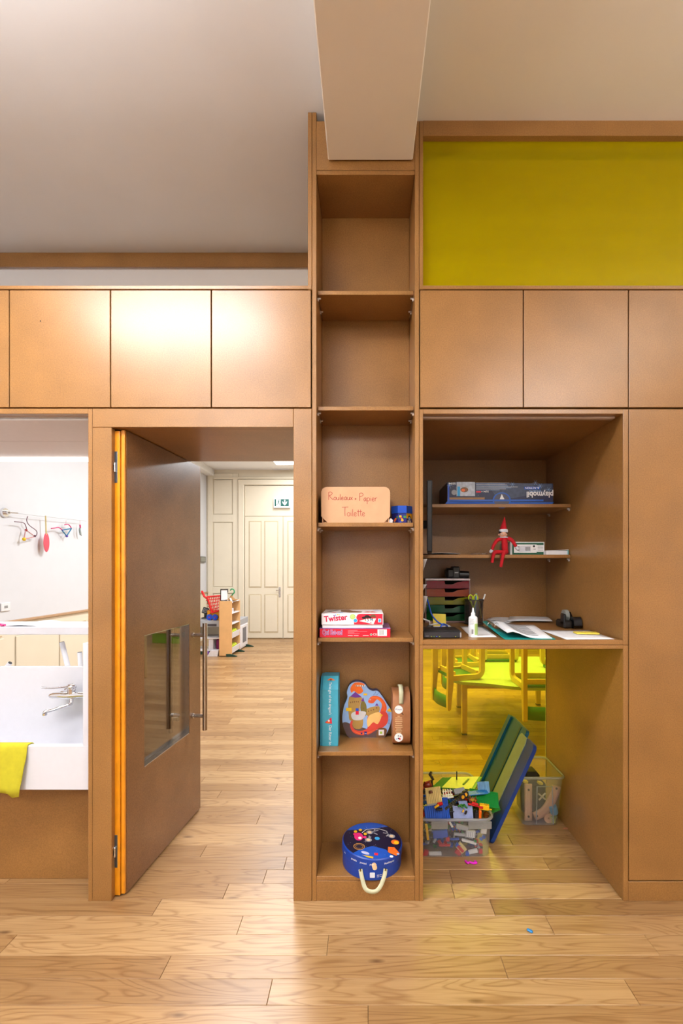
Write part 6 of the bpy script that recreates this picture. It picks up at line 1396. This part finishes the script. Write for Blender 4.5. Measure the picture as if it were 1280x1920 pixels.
tag(MB(mat('cream_sticks', (206, 190, 160), 0.5)).cyl(W(1009, 1488, 2.64), W(1022, 1499, 2.64), 0.005, seg=8).cyl(W(1022, 1487, 2.645), W(1010, 1500, 2.645), 0.005, seg=8).build('wooden_cross'), 'crossed cream sticks behind the grip of the track bin', 'toy', 'toys in the track bin')
tag(MB(DARK).box(cx0+0.05, cx1-0.05, 2.69, 2.80, 0.006, 0.20, b=0.02).box(cx0+0.06, cx1-0.09, 2.68, 2.79, 0.20, 0.26, b=0.02).build('dark_toy_box'), 'dark grey shape deep inside the track bin', 'toy', 'toys in the track bin')
for k, (px, py) in enumerate(((984, 1461), (1012, 1464))): tag(MB(mat('lemon_block', (226, 200, 40), 0.4)).at(TRS(W(px, py, 2.66)-Vector((0, 0, 0.012)), 0.2, 0.3, 0.4)).box(-0.016, 0.016, -0.012, 0.012, -0.007, 0.007, b=0.003).build('yellow_block'), ('yellow toy block at the top left of the track bin', 'yellow toy block at the top middle of the track bin')[k], 'toy', 'toys in the track bin')
# bits on the floor
p = Vector(((883-CX)/FOC*2.255, 2.255, 0))
tag(MB(mat('magenta_plastic', (226, 30, 200), 0.35)).tube(smooth_path([(p.x-0.026, p.y+0.012, 0.006), (p.x-0.018, p.y-0.006, 0.007), (p.x-0.006, p.y+0.002, 0.006), (p.x+0.010, p.y-0.006, 0.006), (p.x+0.026, p.y-0.002, 0.006), (p.x+0.020, p.y+0.010, 0.006)], 4), 0.0052, 8).build('magenta_toy_bit', smooth=60), 'bright magenta plastic bit on the floor before the brick bin', 'toy')
Yf = EYE*FOC/(1747-CY); p = Vector(((993-CX)/FOC*Yf, Yf, 0))
tag(MB(mat('floor_bit_blue', (10, 130, 200), 0.35)).at(TRS((p.x, p.y, 0.0045), 0, 0.1, -0.6)).box(-0.012, 0.012, -0.006, 0.006, -0.0045, 0.004, b=0.003).lathe([(0.003, 0.004), (0.0025, 0.006)], (0.006, 0, 0), 8).build('blue_toy_bit'), 'small blue toy bit alone on the oak floor in front', 'toy')
p = W(1058, 1549, 2.56)
q = MB(mat('shavings', (176, 110, 70), 0.8))
for k in range(5): q.tube([(p.x-0.012+0.006*k, 2.548+0.004*math.sin(k), 0.003), (p.x-0.008+0.006*k, 2.55, 0.011), (p.x-0.004+0.006*k, 2.545, 0.004)], 0.0022, 5)
tag(q.build('wood_shaving'), 'curl of wood shaving at the foot of the track bin', 'shaving')

# ------------------------------------------------------------------ children table with upturned chairs beyond the yellow glass
TZ = 0.490
t = thing('children_table', 'low mint green childrens table beyond the yellow glass', 'table', (1.4, 4.4, 0))
MINT = mat('mint_laminate', (184, 216, 200), 0.35)
tpoly = smooth_loop([(0.775, 3.99), (1.05, 3.86), (1.30, 3.74), (1.62, 3.74), (1.92, 3.76), (2.02, 4.4), (2.04, 5.0), (1.5, 5.02), (0.95, 4.98), (0.86, 4.5)], 3)
MB(MINT).prism(tpoly, (0, 0, TZ-0.025), (1,0,0), (0,1,0), (0,0,0.025)).build('table_top', t)
for (a, b_) in ((0.872, 4.01), (0.985, 4.80), (1.86, 4.88), (1.80, 3.86)):
    l_ = MB(BIRCH).box(a-0.024, a+0.024, b_-0.022, b_+0.022, 0.012, TZ-0.026, b=0.006).build('leg', t); MB(BLACKP).box(a-0.022, a+0.022, b_-0.020, b_+0.020, 0, 0.012, b=0.002).build('leg_foot', l_)
MB(BIRCH).box(0.90, 1.84, 4.02, 4.045, TZ-0.085, TZ-0.026).box(0.98, 1.84, 4.82, 4.845, TZ-0.085, TZ-0.026).build('apron_rail', t)
TEALC = mat('teal_stain', (10, 120, 100), 0.4)
SH, SWd, SD, BHt = 0.37, 0.33, 0.30, 0.25
def make_chair(label, x, y, rz):
    """upright in its own axes: back at local +y, front at -y; turned upside down onto the table"""
    t = thing('children_chair', label, 'chair', (x, y, TZ+SH+0.001), (PI, 0, rz), group='upturned wooden childrens chairs')
    for sx in (-1, 1):
        xx = sx*SWd/2; xa, xb = xx-0.017, xx+0.017
        prof = [(SD/2+0.005, 0.0), (SD/2+0.058, 0.0), (SD/2+0.056, SH), (SD/2+0.062, SH+BHt*0.6), (SD/2+0.060, SH+BHt), (SD/2+0.048, SH+BHt+0.012), (SD/2+0.030, SH+BHt), (SD/2+0.005, SH)]
        MB(BIRCH).prism(prof, (xa, 0, 0), (0,1,0), (0,0,1), (xb-xa, 0, 0)).build('back_upright', t, local=True)
        rr = 0.085; arc = [(-SD/2+rr-rr*math.cos(a), SH-rr+rr*math.sin(a)) for a in (PI/2*k/6 for k in range(7))]
        arc2 = [(-SD/2+0.040+(rr-0.04)-(rr-0.04)*math.cos(a), SH-0.045-(rr-0.045)+(rr-0.045)*math.sin(a)) for a in (PI/2*k/6 for k in range(7))]
        loop_ = [(-SD/2, 0.0)]+arc+[(SD/2+0.010, SH), (SD/2+0.010, SH-0.045)]+list(reversed(arc2))+[(-SD/2+0.040, 0.0)]
        MB(BIRCH).prism(loop_, (xa, 0, 0), (0,1,0), (0,0,1), (xb-xa, 0, 0)).build('front_leg', t, local=True)
    MB(TEALC).box(-SWd/2+0.016, SWd/2-0.016, -SD/2+0.02, SD/2+0.005, SH-0.026, SH-0.004, b=0.003).build('seat', t, local=True)
    MB(BIRCH).box(-SWd/2+0.016, SWd/2-0.016, -SD/2+0.05, -SD/2+0.068, SH-0.070, SH-0.027).box(-SWd/2+0.016, SWd/2-0.016, SD/2-0.03, SD/2-0.012, SH-0.070, SH-0.027).build('seat_rail', t, local=True)
    g0 = [[(-SWd/2+0.012+(SWd-0.024)*i/8, SD/2+0.036+0.030*math.sin(PI*i/8)+0.012*(k), SH+BHt*0.55+BHt*0.42*k) for i in range(9)] for k in (0, 1)]
    MB(TEALC).sheet(g0).build('backrest', t, local=True, smooth=60, solid=0.010)
    return t
# rotation about X by 180 deg then Z: local +y (back) points to -y of the turned frame
make_chair('upturned chair at the table left corner, backrest hanging toward the niche', 0.868, 4.16, math.radians(-75))
make_chair('upturned chair at the table near edge, nearest the yellow glass', 1.455, 3.86, 0.0)
make_chair('upturned chair at the table far left corner', 1.025, 4.68, math.radians(-85))
make_chair('upturned chair in the middle of the far table edge', 1.42, 4.88, math.radians(180))
make_chair('upturned chair at the table right edge, cut by the niche wall', 1.90, 4.36, math.radians(92))

# ------------------------------------------------------------------ play shop seen through the doorway
PLY = mat('play_beech', (226, 176, 118), 0.5, var=0.07, scale=6)
WHP = mat('white_laminate', (232, 230, 236), 0.4)
DGREEN = mat('dark_green_foot', (18, 58, 46), 0.5)
xs0, xs1, ya, yb_ = -2.458, -2.246, 7.55, 8.05; zt_ = 0.930
t = thing('play_shelf', 'tall narrow beech play shelf with open trays beyond the doorway', 'shelf', (-2.35, 7.8, 0))
part('side_panel', PLY, t, (xs0, xs1, ya, ya+0.02, 0.012, zt_), b=0.003); part('side_panel', PLY, t, (xs0, xs1, yb_-0.02, yb_, 0.012, zt_), b=0.003)
part('back_panel', PLY, t, (xs0, xs0+0.012, ya+0.02, yb_-0.02, 0.012, zt_))
for zz in (0.05, 0.30, 0.53, 0.71, 0.905): part('shelf', WHP, t, (xs0+0.012, xs1-0.004, ya+0.02, yb_-0.02, zz, zz+0.016))
for yy in (ya+0.01, yb_-0.03): MB(DGREEN).prism([(xs1-0.09, 0.0), (xs1+0.09, 0.0), (xs1+0.085, 0.012), (xs1-0.02, 0.045), (xs1-0.09, 0.045)], (0, yy-0.025, 0), (1,0,0), (0,0,1), (0, 0.035, 0)).build('foot', t)
for k, zz in enumerate((0.066, 0.316)):
    tt = thing('play_tray', ('white tray with lime things on the lowest play shelf board', 'white tray with lime things on the second play shelf board')[k], 'tray', (-2.33, 7.8, zz+0.001), group='white play shelf trays')
    MB(WHP).add([(xs1-0.002, ya+0.03, zz+0.001), (xs1-0.002, yb_-0.03, zz+0.001), (xs1+0.008, yb_-0.03, zz+0.085), (xs1+0.008, ya+0.03, zz+0.085), (xs1-0.012, ya+0.03, zz+0.001), (xs1-0.012, yb_-0.03, zz+0.001), (xs1-0.002, yb_-0.03, zz+0.085), (xs1-0.002, ya+0.03, zz+0.085)], [(0,1,2,3),(4,7,6,5),(0,4,5,1),(1,5,6,2),(2,6,7,3),(3,7,4,0)]).box(xs0+0.03, xs1-0.012, ya+0.03, yb_-0.03, zz+0.001, zz+0.006).box(xs0+0.03, xs0+0.035, ya+0.03, yb_-0.03, zz, zz+0.08).build('tray_shell', tt)
    for j in range(3): MB(mat('lime_play_food', (190, 200, 40), 0.5)).ball((xs1-0.07, ya+0.12+0.12*j, zz+0.075), (0.055, 0.065, 0.045), 10, 7).build('lime_food', tt, smooth=60)
tag(MB(WHP).box(-2.40, -2.27, 7.60, 7.74, 0.727, 0.80, b=0.004).box(-2.36, -2.30, 7.64, 7.70, 0.80, 0.84, b=0.004).build('toy_scale'), 'small white toy scale on the upper board of the play shelf', 'toy')
t = thing('framed_sign', 'black framed price sign standing on the play shelf', 'sign', (-2.42, 7.62, zt_))
SM = TRS((-2.395, 7.60, zt_), 0, 0, 0.2)
MB(BLACKP).at(SM).box(-0.055, 0.070, -0.008, 0.008, 0.185, 0.20).box(-0.055, -0.042, -0.008, 0.008, 0, 0.20).box(0.058, 0.070, -0.008, 0.008, 0.14, 0.20).box(-0.055, 0.05, -0.008, 0.008, 0.0, 0.012).build('sign_frame', t)
MB(PAPER).at(SM).box(-0.042, 0.058, -0.002, 0.002, 0.012, 0.185).build('sign_card', t)
t = thing('paper_bag', 'crumpled brown paper bag with white tag on top of the play shelf', 'bag', (-2.32, 7.72, zt_))
q = MB(mat('kraft_paper', (166, 120, 68), 0.85, var=0.12)); 
q.sheet([[(-2.40+0.02*i, 7.60+0.05*j, zt_+0.003+0.085*math.sin(PI*min(1, i/9.0))*(0.6+0.4*math.sin(1.3*j+0.9*i))*(1 if 0 < j < 5 else 0.3)) for i in range(10)] for j in range(6)]); q.build('bag', t, smooth=25, solid=0.002)
MB(PAPER).add([(-2.30, 7.59, zt_+0.055), (-2.265, 7.59, zt_+0.050), (-2.235, 7.585, zt_-0.035), (-2.265, 7.585, zt_-0.030)], [(0,1,2,3)]).build('tag', t, solid=0.002)
tag(MB(mat('hanger_green', (10, 150, 90), 0.4)).tube(smooth_path([(-2.335, 7.78, zt_+0.02), (-2.30, 7.75, zt_+0.09), (-2.262, 7.74, zt_+0.13), (-2.265, 7.74, zt_+0.175), (-2.30, 7.74, zt_+0.195), (-2.33, 7.74, zt_+0.17)], 5), 0.010, 8).build('hanger_hook', smooth=60), 'green plastic hook sticking up behind the paper bag', 'hook')
# toy kitchen front behind the shelf
t = thing('toy_oven', 'white toy oven with a dark slotted window behind the play shelf', 'toy kitchen', (-2.36, 8.35, 0))
part('oven_body', WHP, t, (-2.47, -2.262, 8.075, 8.62, 0.02, 0.46), b=0.006); part('worktop', mat('grey_laminate', (168, 172, 180), 0.4), t, (-2.48, -2.255, 8.07, 8.63, 0.46, 0.56), b=0.006)
d = part('oven_door', WHP, t, (-2.262, -2.250, 8.12, 8.58, 0.05, 0.44), b=0.004)
MB(mat('oven_window', (88, 84, 88), 0.4)).box(-2.250, -2.247, 8.24, 8.47, 0.12, 0.39).build('oven_window', d)
for k in range(7): MB(GREY).box(-2.247, -2.245, 8.26+0.03*k, 8.268+0.03*k, 0.13, 0.38).build('window_slat', d)
MB(DGREEN).prism([(-2.30, 0.0), (-2.12, 0.0), (-2.125, 0.012), (-2.23, 0.045), (-2.30, 0.045)], (0, 8.50, 0), (1,0,0), (0,0,1), (0, 0.035, 0)).build('foot', t)
# toy shop counter
t = thing('toy_counter', 'grey topped white toy shop counter left of the play shelf', 'toy counter', (-2.8, 7.95, 0))
ca, cb_ = -3.10, -2.48
part('counter_top', mat('grey_laminate', (168, 172, 180), 0.4), t, (ca, cb_, 7.70, 8.15, 0.475, 0.585), b=0.006)
part('drawer_slot', mat('slot_dark', (70, 66, 74), 0.5), t, (-2.78, -2.55, 7.693, 7.70, 0.49, 0.53)); part('drawer_slot', mat('slot_dark', (70, 66, 74), 0.5), t, (-3.06, -2.85, 7.693, 7.70, 0.49, 0.53))
part('shelf', WHP, t, (ca, cb_, 7.72, 8.13, 0.270, 0.290)); part('shelf', WHP, t, (ca, cb_, 7.72, 8.13, 0.060, 0.082))
part('upright', WHP, t, (-2.70, -2.62, 7.74, 8.12, 0.082, 0.270)); part('upright', WHP, t, (ca, ca+0.02, 7.72, 8.13, 0, 0.475)); part('upright', WHP, t, (cb_-0.02, cb_, 7.72, 8.13, 0, 0.475)); part('back_panel', CREAM, t, (ca+0.02, cb_-0.02, 8.11, 8.13, 0.29, 0.475))
part('base_strip', DGREEN, t, (ca, cb_, 7.73, 8.12, 0.0, 0.060))
tag(MB(mat('plum_cloth', (120, 20, 84), 0.7)).box(-2.58, -2.51, 7.76, 7.9, 0.083, 0.26, b=0.015).build('plum_box'), 'plum coloured box on the counter lower board', 'toy')
t = thing('white_basket', 'white and purple basket on the floor in front of the toy counter', 'basket', (-2.58, 7.62, 0))
MB(WHP).add([(-2.66, 7.55, 0.002), (-2.49, 7.55, 0.002), (-2.47, 7.54, 0.10), (-2.60, 7.54, 0.10), (-2.66, 7.68, 0.002), (-2.49, 7.68, 0.002), (-2.47, 7.69, 0.10), (-2.60, 7.69, 0.10)], [(0,1,2,3),(4,7,6,5),(0,4,5,1),(1,5,6,2),(2,6,7,3),(3,7,4,0)]).build('basket_body', t)
MB(PPL).ball((-2.69, 7.62, 0.042), (0.05, 0.04, 0.04), 10, 8).build('purple_ball', t, smooth=60)
# shopping cart on the counter
s = 7.85/FOC
RCP, YCP = mat('cart_red', (224, 36, 40), 0.4), mat('cart_yellow', (240, 168, 16), 0.4)
def CW(px, py, dy=0.0): return W(px, py, 7.85+dy)
t = thing('toy_shopping_cart', 'red and yellow toy shopping cart parked on the toy counter', 'toy cart', CW(405, 1172))
for dy in (-0.10, 0.10):
    q = MB(RCP)
    top = [CW(388.5, 1119, dy), CW(413.5, 1117, dy)]; bot = [CW(397, 1149, dy), CW(413.5, 1144, dy)]
    q.tube(top, 0.014, 8); q.tube(bot, 0.014, 8); q.tube([top[0], bot[0]], 0.016, 8); q.tube([top[1], bot[1]], 0.014, 8)
    for k in range(1, 7): q.tube([top[0].lerp(top[1], k/7), bot[0].lerp(bot[1], k/7)], 0.007, 6)
    for k in range(1, 5): q.tube([top[0].lerp(bot[0], k/5), top[1].lerp(bot[1], k/5)], 0.007, 6)
    q.build('basket_side', t)
q = MB(RCP)
for a, b_ in ((CW(388.5, 1119), CW(397, 1149)), (CW(413.5, 1117), CW(413.5, 1144))):
    for k in range(0, 6): m_ = a.lerp(b_, k/5); q.tube([m_+Vector((0, -0.1, 0)), m_+Vector((0, 0.1, 0))], 0.008, 6)
q.build('basket_end', t)
MB(RCP).tube([CW(390, 1124), CW(383, 1118), CW(378.5, 1109)], [0.018, 0.022, 0.020], 8).tube([CW(378.5, 1109, -0.1), CW(378.5, 1109, 0.1)], 0.016, 8).build('push_bar', t)
MB(mat('cart_green', (40, 130, 70), 0.5)).add([tuple(CW(388, 1125, -0.08)), tuple(CW(394.5, 1146, -0.08)), tuple(CW(394.5, 1146, 0.08)), tuple(CW(388, 1125, 0.08))], [(0,1,2,3)]).build('back_flap', t, solid=0.01)
MB(YCP).prism([(CW(391, 0).x, CW(0, 1144).z), (CW(413.5, 0).x, CW(0, 1144).z), (CW(413.5, 0).x, CW(0, 1162).z), (CW(401, 0).x, CW(0, 1164.5).z), (CW(397, 0).x, CW(0, 1154).z), (CW(394, 0).x, CW(0, 1151).z), (CW(392, 0).x, CW(0, 1160).z)], (0, 7.78, 0), (1,0,0), (0,0,1), (0, 0.14, 0)).build('chassis', t)
for (px, dy) in ((406.5, -0.09), (406.5, 0.09), (396, -0.09), (396, 0.09)):
    w_ = CW(px, 1167.5, 0); w_.y = 7.85+dy; w_.z = 0.586+0.052
    wl_ = MB(mat('wheel_blue', (14, 70, 200), 0.4)).at(TRS(w_, PI/2, 0, 0)).lathe([(0.030, -0.016), (0.050, -0.014), (0.052, 0), (0.050, 0.014), (0.030, 0.016)], (0,0,0), 20).build('wheel', t, smooth=40)
    MB(BRED).at(TRS(w_, PI/2, 0, 0)).lathe([(0.009, -0.019), (0.009, 0.019)], (0,0,0), 10).build('hub', wl_)
# cash register display
t = thing('toy_till', 'black toy cash register display on the toy counter', 'toy till', CW(388, 1163))
p = W(385, 1145, 8.07)
MB(BLACKP).at(TRS(p, -0.3, 0.25, 0)).box(-0.05, 0.05, -0.02, 0.02, -0.055, 0.055, b=0.006).build('display', t)
for i in range(3):
    for j in range(3): MB(GREY).at(TRS(p, -0.3, 0.25, 0)).box(-0.035+0.026*i, -0.018+0.026*i, -0.023, -0.020, -0.040+0.028*j, -0.020+0.028*j).build('key', t)
MB(BLACKP).box(p.x-0.018, p.x+0.025, 8.05, 8.09, 0.586, p.z-0.04, b=0.004).box(p.x-0.05, p.x+0.10, 8.00, 8.14, 0.5855, 0.605, b=0.004).build('stand', t)
# low green bench on the right of the next room (mirrored in the door window)
t = thing('green_bench', 'low lime green play bench mirrored in the open door window', 'bench', (1.9, 8.4, 0))
GRB = mat('bench_lime', (120, 180, 40), 0.5)
part('bench_front', GRB, t, (1.0, 3.2, 8.28, 8.31, 0.0, 0.20), b=0.004); part('bench_seat', PLY, t, (0.98, 3.22, 8.25, 8.75, 0.20, 0.24), b=0.006); part('bench_side', GRB, t, (1.0, 1.03, 8.31, 8.72, 0.0, 0.20), b=0.003); part('bench_back', mat('bench_green', (70, 130, 60), 0.5), t, (0.98, 3.22, 8.72, 8.76, 0.24, 0.55), b=0.006)
